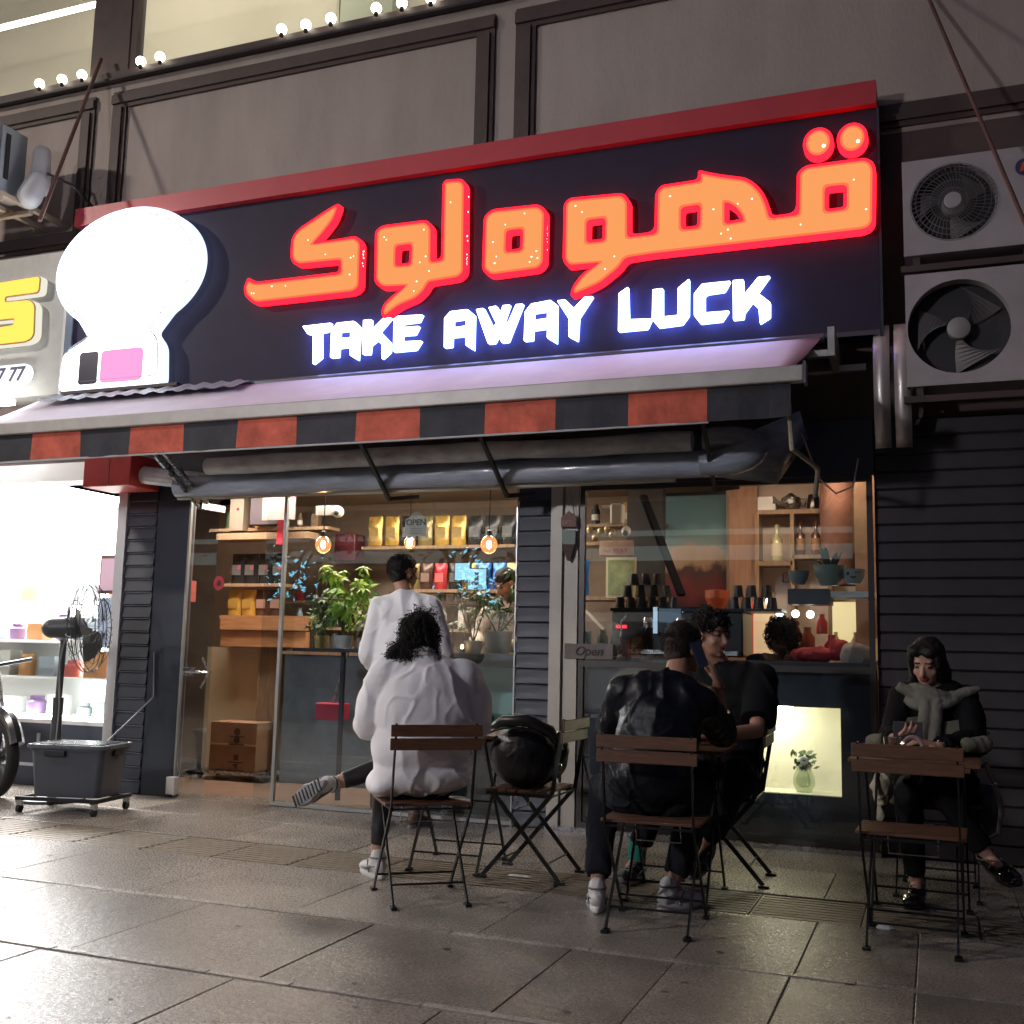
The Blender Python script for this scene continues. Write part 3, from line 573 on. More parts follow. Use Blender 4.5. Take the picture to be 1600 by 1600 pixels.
# guy rods
tag(MB().tube([at(158, 92, 6.98), at(62, 345, 6.2)], .016, 8).build('support_rod', mat('rusty_rod', (.10, .045, .035), .7, var=.3)), 'slanting rusty rod crossing the wall at top left', 'rod', 'slanting support rods')
tag(MB().tube([at(1448, -10, 6.98), at(1600, 345, 6.1), at(1680, 520, 5.7)], .012, 8).build('support_rod', mat('rusty_rod', (.10, .045, .035), .7)), 'slanting rod in front of the fan units at top right', 'rod', 'slanting support rods')

# ---------------------------------------------------------------- outdoor fan units
M_AC = mat('ac_casing', (.34, .30, .31), .55, var=.15, scale=3, bump=.1)
M_ACD = mat('ac_dark', (.03, .028, .03), .6)
def fan_unit(x0, x1, z0, z1, cx, cz, r, label, grille, wide=False):
    t = thing('air_conditioner', label, 'air conditioner', ((x0 + x1) / 2, 6.9, z0), group='outdoor fan units on the right wall')
    # front plate with round opening
    q = MB(); N = 48; vs = []; o = []
    y = 6.72
    for k in range(N):
        a = 2 * PI * k / N; vs.append((cx + r * math.cos(a), y, cz + r * math.sin(a)))
    def edge(a):
        c, s = math.cos(a), math.sin(a); tx = ((x1 - .01 - cx) if c > 0 else (x0 + .01 - cx)) / c if abs(c) > 1e-6 else 9e9; tz = ((z1 - .01 - cz) if s > 0 else (z0 + .01 - cz)) / s if abs(s) > 1e-6 else 9e9
        k_ = min(abs(tx), abs(tz)); return (cx + c * k_, y, cz + s * k_)
    vs += [edge(2 * PI * k / N) for k in range(N)]
    vs += [(v[0], y + .09, v[2]) for v in vs[:N]]
    q.add(vs, [(k, (k + 1) % N, N + (k + 1) % N, N + k) for k in range(N)] + [(k, (k + 1) % N, 2 * N + (k + 1) % N, 2 * N + k) for k in range(N)])
    # corners of plate
    for (xx, zz) in ((x0 + .01, z0 + .01), (x1 - .01, z0 + .01), (x1 - .01, z1 - .01), (x0 + .01, z1 - .01)):
        cand = sorted(vs[N:2 * N], key=lambda v: (v[0] - xx) ** 2 + (v[2] - zz) ** 2)
        e1 = [c for c in cand if abs(c[0] - xx) < 1e-4][:1]; e2 = [c for c in cand if abs(c[2] - zz) < 1e-4][:1]
        if e1 and e2: q.add([(xx, y, zz), e1[0], e2[0]], [(0, 1, 2)])
    q.build('front_panel', M_AC, t)
    c_ = MB(); c_.box(x0, x1, y + .001, 6.99, z1 - .012, z1).box(x0, x1, y + .001, 6.99, z0, z0 + .012).box(x0, x0 + .012, y + .001, 6.99, z0 + .012, z1 - .012).box(x1 - .012, x1, y + .001, 6.99, z0 + .012, z1 - .012).box(x0, x1, 6.97, 6.99, z0, z1)
    c_.build('casing', M_AC, t)
    MB().lathe((cx, y + .12, cz), [(0, 0), (r * 1.05, 0)], 32, axis=(0, 1, 0)).build('fan_recess', M_ACD, t)
    fb = MB()
    for k in range(3):
        a = k * 2 * PI / 3 + .5; vs = []; n_ = 7
        for j in range(n_ + 1):
            u = j / n_; rr = .06 + (r * .93 - .06) * u; w_ = .26 + .42 * u
            for s in (-1, 1): vs.append((cx + rr * math.cos(a + s * w_ * .8 + u * .5), y + .075 - s * .025, cz + rr * math.sin(a + s * w_ * .8 + u * .5)))
        fb.add(vs, [(2 * j, 2 * j + 1, 2 * j + 3, 2 * j + 2) for j in range(n_)])
    fb.build('fan_blades', mat('ac_blade', (.11, .10, .10), .5), t)
    MB().lathe((cx, y + .04, cz), [(0, -.01), (.05, -.008), (.065, 0), (.065, .05)], 24, axis=(0, 1, 0)).build('hub', mat('ac_hub', (.24,.22,.22), .5), t, smooth=True)
    if grille:
        gq = MB()
        for k in range(48):
            a = 2 * PI * k / 48; gq.tube([(cx + .05 * math.cos(a), y - .018, cz + .05 * math.sin(a)), (cx + r * .6 * math.cos(a + .1), y - .024, cz + r * .6 * math.sin(a + .1)), (cx + r * 1.03 * math.cos(a + .22), y - .003, cz + r * 1.03 * math.sin(a + .22))], .0022, 4)
        for rr in (.35, .55, .75, .9, 1.03): gq.tube([(cx + r * rr * math.cos(2 * PI * k / 40), y - .02 * (rr < 1), cz + r * rr * math.sin(2 * PI * k / 40)) for k in range(41)], .0025, 4)
        gq.build('grille', mat('ac_grille', (.12, .11, .115), .5), t)
        MB().lathe((cx, y - .03, cz), [(0, -.006), (.045, -.004), (.052, .004)], 24, axis=(0, 1, 0)).build('grille_badge', M_AC, t)
    MB().box(x0 + .05, x0 + .09, 6.75, 7.04, z0 - .05, z0 - .002).box(x1 - .2, x1 - .16, 6.75, 7.04, z0 - .05, z0 - .002).box(x0 - .02, x1, 6.75, 6.79, z0 - .09, z0 - .051).build('bracket', M_MOLD, t)
    return t
a1 = fan_unit(-.12, .74, 3.59, 4.19, .165, 3.90, .235, 'upper white outdoor fan unit with radial grille on the right wall', True)
fan_unit(-.12, .74, 2.78, 3.47, .175, 3.13, .285, 'lower outdoor fan unit with open round fan on the right wall', False)
bd = MB().lathe((.56, 6.714, 4.06), [(0, 0), (.052, 0), (.052, .004)], 24, axis=(0, 1, 0)).build('badge', mat('badge_blue', (.03, .04, .12), .4), a1)
MB().poly([[(.53, 4.03), (.55, 4.03), (.565, 4.085), (.545, 4.085)]], 6.705, 6.712).build('badge_mark', mat('badge_red', (.6, .08, .05), .4), a1)
# left unit seen from below and the side
t = thing('air_conditioner', 'white outdoor unit on a bracket left of the sign under the slanting rod', 'air conditioner', (-7.4, 6.5, 4.72))
MB().box(-8.1, -7.10, 6.30, 6.62, 4.82, 5.42, bev=.01).build('casing', M_AC, t)
MB().box(-7.098, -7.085, 6.34, 6.60, 4.84, 5.40).build('side_panel', mat('pale_blue_panel', (.45, .52, .55), .5), t)
MB().box(-7.080, -7.072, 6.38, 6.42, 4.95, 5.34).build('dark_slot', M_ACD, t)
MB().cap((-6.93, 6.62, 4.95), (-6.93, 6.62, 5.25), .085, .07).cap((-6.96, 6.55, 4.84), (-6.93, 6.60, 5.0), .10, .09).build('wrapped_pipe', mat('pipe_wrap', (.62, .62, .62), .7, bump=.4, bscale=14), t, smooth=True)
MB().tube([(-6.84, 6.6, 5.05), (-6.75, 6.8, 5.02), (-6.70, 7.0, 4.9), (-6.7, 7.02, 4.7)], .012, 8).build('cable', M_BLKP, t)
MB().box(-8.1, -7.0, 6.28, 6.32, 4.72, 4.76).box(-8.1, -7.0, 6.60, 6.64, 4.72, 4.76).box(-7.05, -7.0, 6.24, 7.05, 4.765, 4.80).box(-7.3, -7.25, 6.24, 7.05, 4.765, 4.80).build('bracket', mat('bracket_beige', (.42, .33, .24), .6), t)
MB().box(-7.95, -7.62, 6.292, 6.298, 5.28, 5.32).build('name_strip', mat('name_blue', (.05, .05, .12), .5), t)
# ---------------------------------------------------------------- bistro chairs and tables
def make_chair():
    t = thing('folding_chair', 'x', 'chair')
    for s in (-1, 1):
        f = MB().bar((s * .19, -.237, .822), (s * .19, -.175, .44), .008, .022, (0, 1, 0)).bar((s * .19, -.175, .44), (s * .19, .20, .012), .008, .022, (0, 1, 0))
        f.box(s * .19 - .014, s * .19 + .014, .18, .235, 0, .012); f.build('leg', M_BLACKM, t)
        f = MB().bar((s * .172, .165, .44), (s * .172, -.215, .012), .008, .022, (0, 1, 0)); f.box(s * .172 - .014, s * .172 + .014, -.245, -.19, 0, .012); f.build('leg', M_BLACKM, t)
        MB().bar((s * .181, -.17, .43), (s * .181, .19, .43), .006, .02).build('seat_rail', M_BLACKM, t)
    for a in ((.19, -.175, .43), (.19, .135, .085), (.172, -.14, .09), (.172, .165, .43)): MB().tube([(-a[0], a[1], a[2]), (a[0], a[1], a[2])], .0055, 6).build('cross_rod', M_BLACKM, t)
    MB().tube([(-.1, .03, .42), (-.1, .06, .34), (.1, .06, .34), (.1, .03, .42)], .003, 5).build('seat_hook', M_STEEL, t)
    for z in (.790, .728):
        o = MB().box(-.215, .215, -.252 + (.82 - z) * .17, -.240 + (.82 - z) * .17, z - .027, z + .027, bev=.003).build('back_slat', M_WOOD, t)
    for i in range(6): MB().box(-.215, .215, -.155 + i * .056, -.155 + i * .056 + .049, .441, .455, bev=.003).build('seat_slat', M_WOOD, t)
    return t
CH = make_chair(); used = [0]
def chair(x, y, rz, label):
    c = CH if not used[0] else copy_tree(CH); used[0] = 1
    c.location = (x, y, 0); c.rotation_euler = (0, 0, rz); c['label'] = label; c['group'] = 'wood slat folding chairs outside the shop'
    return c
chair(-2.30, 4.80, R(38), 'folding chair holding the person in the loose white shirt, facing the shop')
chair(-2.02, 5.545, R(90), 'folding chair carrying the black backpack, its back lit yellow')
chair(-1.165, 4.79, R(3), 'folding chair under the person phoning in the shiny black jacket')
chair(-1.07, 5.94, R(92), 'folding chair turned sideways with its back near the lit niche')
chair(-.115, 4.99, R(-2), 'empty folding chair in front of the table with the scarf wearer')
chair(-.02, 6.10, R(178), 'folding chair behind the rightmost table, under the person with the scarf')
def make_table():
    t = thing('folding_table', 'x', 'table')
    for i in range(9): MB().box(-.275, .275, -.27 + i * .061, -.27 + i * .061 + .052, .702, .718, bev=.003).build('top_slat', M_WOOD, t)
    for s in (-1, 1):
        MB().box(s * .22 - .012, s * .22 + .012, -.268, .268, .682, .701).build('top_batten', M_WOOD, t)
        for q, (a, b) in (((.205), (-.20, .235)), ((.188), (.20, -.235))):
            f = MB().bar((s * q, a, .68), (s * q, b, .012), .009, .022, (0, 1, 0)); f.box(s * q - .014, s * q + .014, b - .025, b + .025, 0, .012); f.build('leg', M_BLACKM, t)
    for (xx, yy, zz) in ((.205, .19, .09), (.188, -.19, .09), (.2, 0, .345)): MB().tube([(-xx, yy, zz), (xx, yy, zz)], .0055, 6).build('cross_rod', M_BLACKM, t)
    return t
TB = make_table(); tl = [0]
def table(x, y, rz, label):
    c = TB if not tl[0] else copy_tree(TB); tl[0] = 1
    c.location = (x, y, 0); c.rotation_euler = (0, 0, rz); c['label'] = label; c['group'] = 'small folding slat tables outside the shop'
table(-2.47, 5.60, R(5), 'small slat table in front of the person in the loose white shirt')
table(-1.22, 5.42, R(2), 'small slat table between the two men in dark clothes')
table(-.10, 5.44, R(-2), 'rightmost small slat table with the glass cup')

# things on the tables
bx = thing('striped_box', 'small box with red, yellow and brown stripes on the left table', 'box', (-2.40, 5.55, .719))
for i, (c, h) in enumerate((((.25, .16, .08), .03), ((.5, .32, .06), .025), ((.55, .42, .1), .02), ((.45, .05, .04), .035))):
    z = .719 + [0, .03, .055, .075][i]; MB().box(-2.46, -2.34, 5.60, 5.66, z, z + h).build('stripe', mat('stripe%d' % i, c, .6), bx)
def dupmb(): return MB()
gc = thing('glass_cup', 'small clear glass cup with saucer standing on the rightmost table', 'cup', (-.20, 5.34, .72))
MB().lathe((-.20, 5.34, .72), [(0, 0), (.03, 0), (.038, .09), (.036, .09), (.028, .006), (0, .006)], 20).build('cup_body', glass('cup_glass', (.8, .75, .72), .12), gc, smooth=True)
MB().lathe((-.20, 5.34, .722), [(0, .002), (.026, .002), (.033, .06), (0, .06)], 20).build('drink', mat('tea', (.25, .06, .03), .1), gc)
pl = MB().lathe((-.11, 5.31, .775), [(.030, 0), (.040, .0), (.050, .010), (.040, .016), (.03, .01)], 24, axis=(0, -1, .25)).box(-.12, -.08, 5.31, 5.35, .719, .75)
tag(pl.build('round_holder', mat('holder_pink', (.30, .20, .20), .12, coat=.6), smooth=True), 'small round glossy pink ring shaped holder beside the glass cup', 'holder')
gb_ = MB().lathe((-1.12, 5.22, .72), [(0, 0), (.028, 0), (.028, .08), (.012, .11), (.012, .15), (0, .15)], 16)
tag(gb_.build('small_bottle', glass('bottle_clear', (.85, .83, .7), .2), smooth=True), 'small clear bottle on the table between the two men', 'bottle')
for i, (x, y, l_) in enumerate(((-2.05, 5.45, 'flat white paper scrap on the ground near the drain'), (-.24, 5.16, 'crumpled white scrap on the drain under the empty chair'))):
    tag(MB().ell((x, y, .006), (.07 - .03 * i, .025, .006 + .008 * i), n=7, k=4).build('paper_scrap', M_WHITEP), l_, 'litter', 'white scraps on the ground')

# ---------------------------------------------------------------- voxel modelling of soft shapes
def vox(mb, name, m, parent=None, size=.008, sm=6, wr=0.0, wscale=9, wst=(1, 1, .45), seed=0, dirn=None):
    me = bpy.data.meshes.new('t'); me.from_pydata([tuple(v) for v in mb.v], [], mb.f)
    bm = bmesh.new(); bm.from_mesh(me); bmesh.ops.remove_doubles(bm, verts=bm.verts, dist=1e-5); bmesh.ops.recalc_face_normals(bm, faces=bm.faces[:]); bm.to_mesh(me); bm.free()
    o = bpy.data.objects.new('t', me); COL.objects.link(o)
    r = o.modifiers.new('r', 'REMESH'); r.mode = 'VOXEL'; r.voxel_size = size
    s = o.modifiers.new('s', 'SMOOTH'); s.factor = .5; s.iterations = sm
    dg = bpy.context.evaluated_depsgraph_get(); nm = bpy.data.meshes.new_from_object(o.evaluated_get(dg))
    bpy.data.objects.remove(o); bpy.data.meshes.remove(me)
    n = len(nm.vertices); co = np.empty(n * 3); nm.vertices.foreach_get('co', co); co = co.reshape(-1, 3)
    if wr:
        no = np.empty(n * 3); nm.vertices.foreach_get('normal', no); no = no.reshape(-1, 3)
        def fold(c):
            p = Vector((c[0] * wst[0] + c[2] * .35, c[1] * wst[1], c[2] * wst[2])) * wscale + Vector((seed, 0, 0)); p += Vector((noise.noise(p * .6), noise.noise(p * .6 + Vector((9, 0, 0))), 0)) * .6
            a = max(0, 1 - abs(noise.noise(p)) * 3.2) ** 1.5; p2 = Vector((c[0] - c[2] * .5, c[1], c[2] * .7 + c[0] * .3)) * wscale * 1.7 + Vector((0, seed, 3)); b_ = max(0, 1 - abs(noise.noise(p2)) * 3.5) ** 1.5
            m_ = .5 + .5 * noise.noise(Vector(c) * 3.5 + Vector((seed, 1, 1))) * 1.8
            return a * m_ + .5 * b_ * (1 - m_) - .25
        d = np.array([fold(c) for c in co]); co = co + no * (d * wr)[:, None]
    off = np.array(wloc(parent)); nm.vertices.foreach_set('co', (co - off).ravel()); nm.name = name
    nm.materials.clear()
    for q in (m if isinstance(m, (list, tuple)) else [m]): nm.materials.append(q)
    nm.polygons.foreach_set('use_smooth', [True] * len(nm.polygons)); nm.update()
    ob = bpy.data.objects.new(name, nm); COL.objects.link(ob)
    if parent: ob.parent = parent
    return ob, co

# backpack on the chair
bp_ = thing('backpack', 'round black backpack with shiny side lying on the folding chair', 'backpack', (-2.02, 5.5, .46))
q = MB(); q.ell((-2.04, 5.46, .615), (.185, .13, .165), n=28, k=18); q.ell((-2.02, 5.54, .62), (.19, .12, .17)); q.cap((-2.0, 5.5, .74), (-1.87, 5.53, .66), .05, .06)
vox(q, 'bag_body', mat('bag_black', (.010, .010, .013), .42, bump=.3, bscale=18, rvar=.12, scale=5), bp_, .008, 12, .012, 9)
q = MB(); q.tube([(-2.22, 5.42, .76), (-2.12, 5.35, .80), (-1.98, 5.34, .81), (-1.87, 5.38, .76), (-1.82, 5.42, .66)], [.012, .03, .032, .03, .014], 10)
q.tube([(-2.22, 5.45, .80), (-2.32, 5.45, .83), (-2.36, 5.50, .84)], [.02, .018, .012], 8)
q.build('strap', M_BLKP, bp_, smooth=True)
MB().tube([(-2.24 + .38 * i / 20, 5.335 + .05 * abs(i / 10 - 1) ** 2, .72 + .05 * math.sin(PI * i / 20)) for i in range(21)], .006, 6).build('zip', mat('zip_grey', (.05, .05, .055), .3, metal=.5), bp_)
q = MB()
for (z0, z1, x) in ((.66, .76, -1.835), (.56, .60, -1.84)): q.ell((x, 5.43, (z0 + z1) / 2), (.022, .05, (z1 - z0) / 2), n=12, k=8)
q.build('shiny_pocket', mat('bag_shiny', (.03, .03, .025), .08, coat=1), bp_, smooth=True)

# ---------------------------------------------------------------- tote on dolly, fan, wheel (left)
M_TOTE = mat('tote_grey', (.060, .068, .085), .38, rvar=.08, var=.1)
to = thing('storage_tote', 'dark grey lidded storage tote standing on the wheeled dolly', 'storage box', (-5.60, 6.12, .11))
q = MB()
def ring(w_, d_, z, r_=.04, n=5):
    out = []
    for (sx, sy_, a0) in ((1, 1, 0), (-1, 1, 90), (-1, -1, 180), (1, -1, 270)):
        for k in range(n + 1):
            a = R(a0 + 90 * k / n); out.append((sx * (w_ - r_) + r_ * math.cos(a), sy_ * (d_ - r_) + r_ * math.sin(a), z))
    return out
def stack(rings, mat_, name, par, cap=True):
    q = MB(); n = len(rings[0]); o = wloc(par); vs = [(v[0] + o.x, v[1] + o.y, v[2]) for r_ in rings for v in r_]
    fs = [(i * n + k, i * n + (k + 1) % n, (i + 1) * n + (k + 1) % n, (i + 1) * n + k) for i in range(len(rings) - 1) for k in range(n)]
    if cap: fs += [tuple(range(n))[::-1], tuple((len(rings) - 1) * n + k for k in range(n))]
    q.add(vs, fs); return q.build(name, mat_, par, smooth=True)
stack([ring(.24, .165, .11), ring(.265, .19, .42), ring(.275, .20, .42), ring(.275, .20, .435)], M_TOTE, 'tote_body', to)
ld = stack([ring(.285, .21, .436), ring(.29, .215, .45), ring(.288, .213, .462), ring(.275, .20, .463), ring(.27, .195, .457)], mat('tote_lid', (.10, .11, .13), .3, rvar=.08), 'lid', to)
q = MB()
for i in range(6): q.box(-5.60 - .22, -5.60 + .22, 6.12 - .15 + i * .055, 6.12 - .13 + i * .055, .457, .466)
q.build('lid_rib', mat('tote_lid', (.1, .11, .13), .3), ld)
for s, nm in ((-1, 'handle'), (1, 'handle')): MB().box(-5.60 + s * .262, -5.60 + s * .288, 6.06, 6.18, .385, .43, bev=.004).build('handle', M_BLKP, to)
MB().box(-5.75, -5.60, 5.905, 5.93, .385, .425, bev=.004).build('latch', M_BLKP, to)
to.rotation_euler = (0, 0, R(14))
dl = thing('wheeled_dolly', 'black metal dolly frame on four castors under the grey tote', 'dolly', (-5.62, 6.10, 0))
q = MB(); q.box(-5.92, -5.34, 5.90, 5.93, .085, .108).box(-5.92, -5.34, 6.27, 6.30, .085, .108).box(-5.93, -5.90, 5.90, 6.30, .084, .107).box(-5.34, -5.31, 5.86, 6.34, .084, .107)
q.build('dolly_frame', M_BLACKM, dl)
for (x, y) in ((-5.91, 5.93), (-5.33, 5.90), (-5.33, 6.30), (-5.91, 6.28)):
    cs_ = MB().box(x - .018, x + .018, y - .016, y + .016, .045, .084).build('castor', M_STEEL, dl)
    MB().lathe((x - .012, y, .028), [(0, 0), (.028, 0), (.028, .024), (0, .024)], 18, axis=(1, 0, 0)).build('castor_wheel', M_RUB, cs_, smooth=True)
dl.rotation_euler = (0, 0, R(10))
fn = thing('stand_fan', 'large black stand fan turned sideways behind the grey tote', 'fan', (-6.10, 6.45, 0))
M_FAN = mat('fan_dark', (.045, .05, .055), .45)
fx_, fy_ = -6.12, 6.42
MB().lathe((fx_, fy_, 0), [(0, 0), (.24, 0), (.24, .02), (.05, .05), (.03, .06)], 28).build('base', M_FAN, fn, smooth=True)
MB().tube([(fx_, fy_, .04), (fx_, fy_, .75)], .038, 12).tube([(fx_, fy_, .75), (fx_ + .01, fy_, 1.22)], .024, 12).build('pole', M_FAN, fn, smooth=True)
hc = at(140, 980, 6.42)
ax = Vector((.88, .42, .05)).normalized(); mc = hc - ax * .16
MB().cap(mc - ax * .11, mc + ax * .06, .075, .085).cap((fx_, fy_, 1.20), mc, .04, .06).build('motor', M_FAN, fn, smooth=True)
MB().cap(mc + Vector((0, 0, .08)), mc + Vector((0, 0, .15)), .012, .01).build('knob', M_FAN, fn)
u_ = ax.orthogonal().normalized(); v_ = ax.cross(u_)
q = MB()
for k in range(3):
    a0 = k * 2 * PI / 3 + .3; vs = []; n_ = 8
    for j in range(n_ + 1):
        uu = j / n_; rr = .04 + .22 * uu; hw = .35 + .42 * math.sin(PI * min(1, uu * .85 + .1))
        for s in (-1, 0, 1):
            a = a0 + s * hw; vs.append(hc + (u_ * math.cos(a) + v_ * math.sin(a)) * rr + ax * (.035 * s))
    q.add(vs, [(3 * j + s, 3 * j + s + 1, 3 * j + s + 4, 3 * j + s + 3) for j in range(n_) for s in (0, 1)])
q.build('blades', mat('fan_blade', (.09, .10, .11), .4), fn, smooth=True)
q = MB(); rr = .33
for sgn in (-1, 1):
    for k in range(26):
        a = 2 * PI * k / 26; e = u_ * math.cos(a) + v_ * math.sin(a)
        q.tube([hc + ax * sgn * .10 + e * .05, hc + ax * sgn * .10 + e * rr * .75, hc + ax * sgn * .03 + e * rr], .0022, 4)
q.build('cage_wires', M_FAN, fn)
q = MB()
for o_, r_ in ((.03, rr), (-.03, rr), (.1, .2), (-.1, .2), (0.0, rr + .006)):
    q.tube([hc + ax * o_ + (u_ * math.cos(2 * PI * k / 48) + v_ * math.sin(2 * PI * k / 48)) * r_ for k in range(49)], .004, 5)
q.build('cage_ring', M_FAN, fn)
MB().tube([mc, mc + Vector((-.05, 0, -.25)), (fx_ + .06, fy_ - .05, .7), (fx_ + .05, fy_ - .05, .3), (fx_ + .3, fy_ + .2, .42), (-5.7, 6.97, .75), (-5.72, 6.97, 1.1)], .006, 6).build('cord', mat('cord_pale', (.3, .3, .3), .5), fn)

mb_ = thing('motorbike', 'parked motorbike of which only the front wheel shows at the left edge', 'motorbike', (-7.3, 6.3, 0))
wc = Vector((-6.58, 6.33, .30)); wa = Vector((.33, .944, 0)).normalized(); wu = Vector((wa.y, -wa.x, 0)); wz = Vector((0, 0, 1))
def wheel(c):
    def circ(r_, o_, n=40): return [c + wa * o_ + (wu * math.cos(2 * PI * k / n) + wz * math.sin(2 * PI * k / n)) * r_ for k in range(n + 1)]
    ty = MB(); n, m_ = 44, 12; vs = []
    for k in range(n):
        a = 2 * PI * k / n; e = wu * math.cos(a) + wz * math.sin(a)
        vs += [c + e * (.255 + .045 * math.cos(2 * PI * j / m_)) + wa * .045 * math.sin(2 * PI * j / m_) for j in range(m_)]
    ty.add(vs, [(k * m_ + j, ((k + 1) % n) * m_ + j, ((k + 1) % n) * m_ + (j + 1) % m_, k * m_ + (j + 1) % m_) for k in range(n) for j in range(m_)])
    ty = ty.build('tyre', M_RUB, mb_, smooth=True)
    MB().tube(circ(.212, 0), .014, 8, False).build('rim', mat('rim_dark', (.06, .06, .065), .35, metal=.7), ty, smooth=True)
    sp = MB()
    for k in range(6):
        a = 2 * PI * k / 6 + .2; e = wu * math.cos(a) + wz * math.sin(a); e2 = wu * math.cos(a + .15) + wz * math.sin(a + .15); sp.bar(c + e * .03, c + e2 * .21, .014, .022)
    sp.lathe(c - wa * .04, [(0, 0), (.05, 0), (.05, .08), (0, .08)], 16, axis=wa); sp.build('spokes', mat('rim_dark', (.06, .06, .065), .35), ty)
wheel(wc); wheel(wc - wu * 1.25)
q = MB(); q.tube([wc - wa * .07, wc - wu * .26 - wa * .07 + wz * .62], .022, 8); q.tube([wc + wa * .07, wc - wu * .26 + wa * .07 + wz * .62], .022, 8); q.build('fork', M_STEEL, mb_, smooth=True)
q = MB()
for s in range(15):
    a = R(25 + 9 * s)
q.tube([wc + (wu * math.cos(R(a)) + wz * math.sin(R(a))) * .325 for a in range(20, 150, 10)], [.05] * 13, 8); q.build('mudguard', mat('guard_black', (.02, .02, .022), .25), mb_, smooth=True)
q = MB(); q.ell(wc - wu * .62 + wz * .48, (.34, .14, .14), Matrix((wu, wa, wz)).transposed()); q.cap(wc - wu * .3 + wz * .30, wc - wu * .95 + wz * .10, .10, .10); q.cap(wc - wu * .85 + wz * .42, wc - wu * 1.35 + wz * .50, .10, .08)
vox(q, 'body', mat('bike_paint', (.03, .03, .04), .25), mb_, .014, 5)
MB().tube([wc - wu * .28 - wa * .34 + wz * .72, wc - wu * .26 + wz * .66, wc - wu * .28 + wa * .34 + wz * .72], .016, 8).build('handlebar', M_BLKP, mb_)

# ---------------------------------------------------------------- bright neighbour shop
nb = thing('neighbour_shop', 'very brightly lit white shop room at the left edge', 'shop', (-8, 7.3, 0))
M_NW = mat('bright_white_wall', (.86, .86, .84), .7)
q = MB(); q.box(-12, -7.8, 9.2, 9.3, 0, 2.66); q.add([(-6.14, 7.2, 0), (-7.8, 9.2, 0), (-7.8, 9.2, 2.6), (-6.14, 7.2, 2.6), (-6.11, 7.22, 0), (-7.77, 9.22, 0), (-7.77, 9.22, 2.6), (-6.11, 7.22, 2.6)], [(0, 1, 2, 3), (4, 5, 6, 7), (0, 4, 7, 3), (3, 2, 6, 7), (1, 5, 6, 2)]); q.box(-12, -6.2, 7.06, 9.2, 2.60, 2.66); q.build('inner_wall', M_NW, nb)
MB().box(-12, -6.3, 7.1, 9.2, -.04, -.004).build('shop_floor', mat('neigh_floor', (.55, .55, .55), .3), nb)
MB().box(-6.165, -6.075, 6.96, 7.2, 0, 2.44).build('door_frame', mat('pale_frame', (.55, .56, .58), .4), nb)
MB().box(-12, -6.07, 6.99, 7.2, 2.50, 2.655).build('lintel', mat('neigh_lintel', (.6, .6, .6), .5), nb)
q = MB(); q.box(-12, -6.17, 7.0, 7.08, 0, .50); q.build('counter_front', mat('counter_blue', (.055, .065, .095), .5), nb)
q = MB(); px_ = -7.30
for (a, b, c, d) in ((-6.86, -6.83, .18, .42), (-7.02, -6.83, .155, .18), (-7.25, -7.22, .18, .42), (-7.25, -7.12, .155, .18), (-6.66, -6.63, .18, .42), (-6.62, -6.60, .16, .26), (-6.80, -6.66, .155, .18)): MB().box(a, b, 6.99, 6.999, c, d).build('letter_stroke', mat('letters_pale', (.62, .64, .68), .5), nb)

MB().box(-12, -6.17, 7.0, 7.9, .5, .53).build('counter_top', M_NW, nb)
q = MB(); q.box(-12, -6.20, 7.85, 7.9, .53, 1.15).box(-12, -6.2, 7.3, 7.9, 1.15, 1.18).box(-12, -6.2, 7.5, 7.88, .84, .855).build('display_case', M_NW, nb)
for j, (z, cols) in enumerate(((.53, 9), (.855, 8), (1.18, 8), (1.55, 8))):
    if j == 3: MB().box(-9, -7.0, 8.0, 8.3, 1.52, 1.549).build('shelf', M_NW, nb)
    for i in range(cols):
        x = -6.36 - .26 * i - random.uniform(0, .03); yy = [7.25, 7.66, 7.5, 8.12][j]
        cc = random.choice([(.75, .75, .72), (.45, .10, .08), (.20, .12, .25), (.6, .6, .55), (.5, .25, .1), (.3, .35, .38)])
        w_ = random.uniform(.06, .10); h_ = random.uniform(.12, .24) if j else random.uniform(.10, .2)
        tt = thing('goods_jar' if i % 2 else 'goods_box', '', 'goods', (x, yy, z)); nm_ = tt
        if i % 2: MB().lathe((x, yy, z + .001), [(0, 0), (w_ * .8, 0), (w_ * .85, h_ * .7), (w_ * .6, h_ * .8), (w_ * .6, h_), (0, h_)], 14).build('jar_body', mat('goods%s' % (cc,), cc, .4), tt, smooth=True)
        else: MB().box(x - w_, x + w_, yy - .07, yy + .07, z + .001, z + h_, bev=.004).build('box_body', mat('goods%s' % (cc,), cc, .5), tt)
        where = ['on the low lit counter', 'on the glass shelf', 'on the display case top', 'on the high back shelf'][j]
        tt['label'] = '%s %s in the bright neighbour shop, number %s from right' % ({(.75, .75, .72): 'white', (.45, .10, .08): 'red', (.20, .12, .25): 'purple', (.6, .6, .55): 'pale grey', (.5, .25, .1): 'orange brown', (.3, .35, .38): 'blue grey'}[cc] + (' jar' if i % 2 else ' box'), where, ['first', 'second', 'third', 'fourth', 'fifth', 'sixth', 'seventh', 'eighth', 'ninth'][i])
        tt['label'] = tt['label'].replace('number ', ''); tt['group'] = 'goods ' + where
tag(MB().box(-11.5, -7.5, 7.3, 8.8, 2.56, 2.595).build('ceiling_lamp', emat('neigh_ceiling', (1, .985, .97), 58)), 'wide glaring white ceiling lamp in the neighbour shop', 'lamp')
tag(MB().box(-11.5, -6.3, 7.12, 7.15, .54, .56).build('strip_lamp', emat('case_strip', (.92, 1, .96), 40)), 'bright strip lamp along the low counter of the neighbour shop', 'lamp')
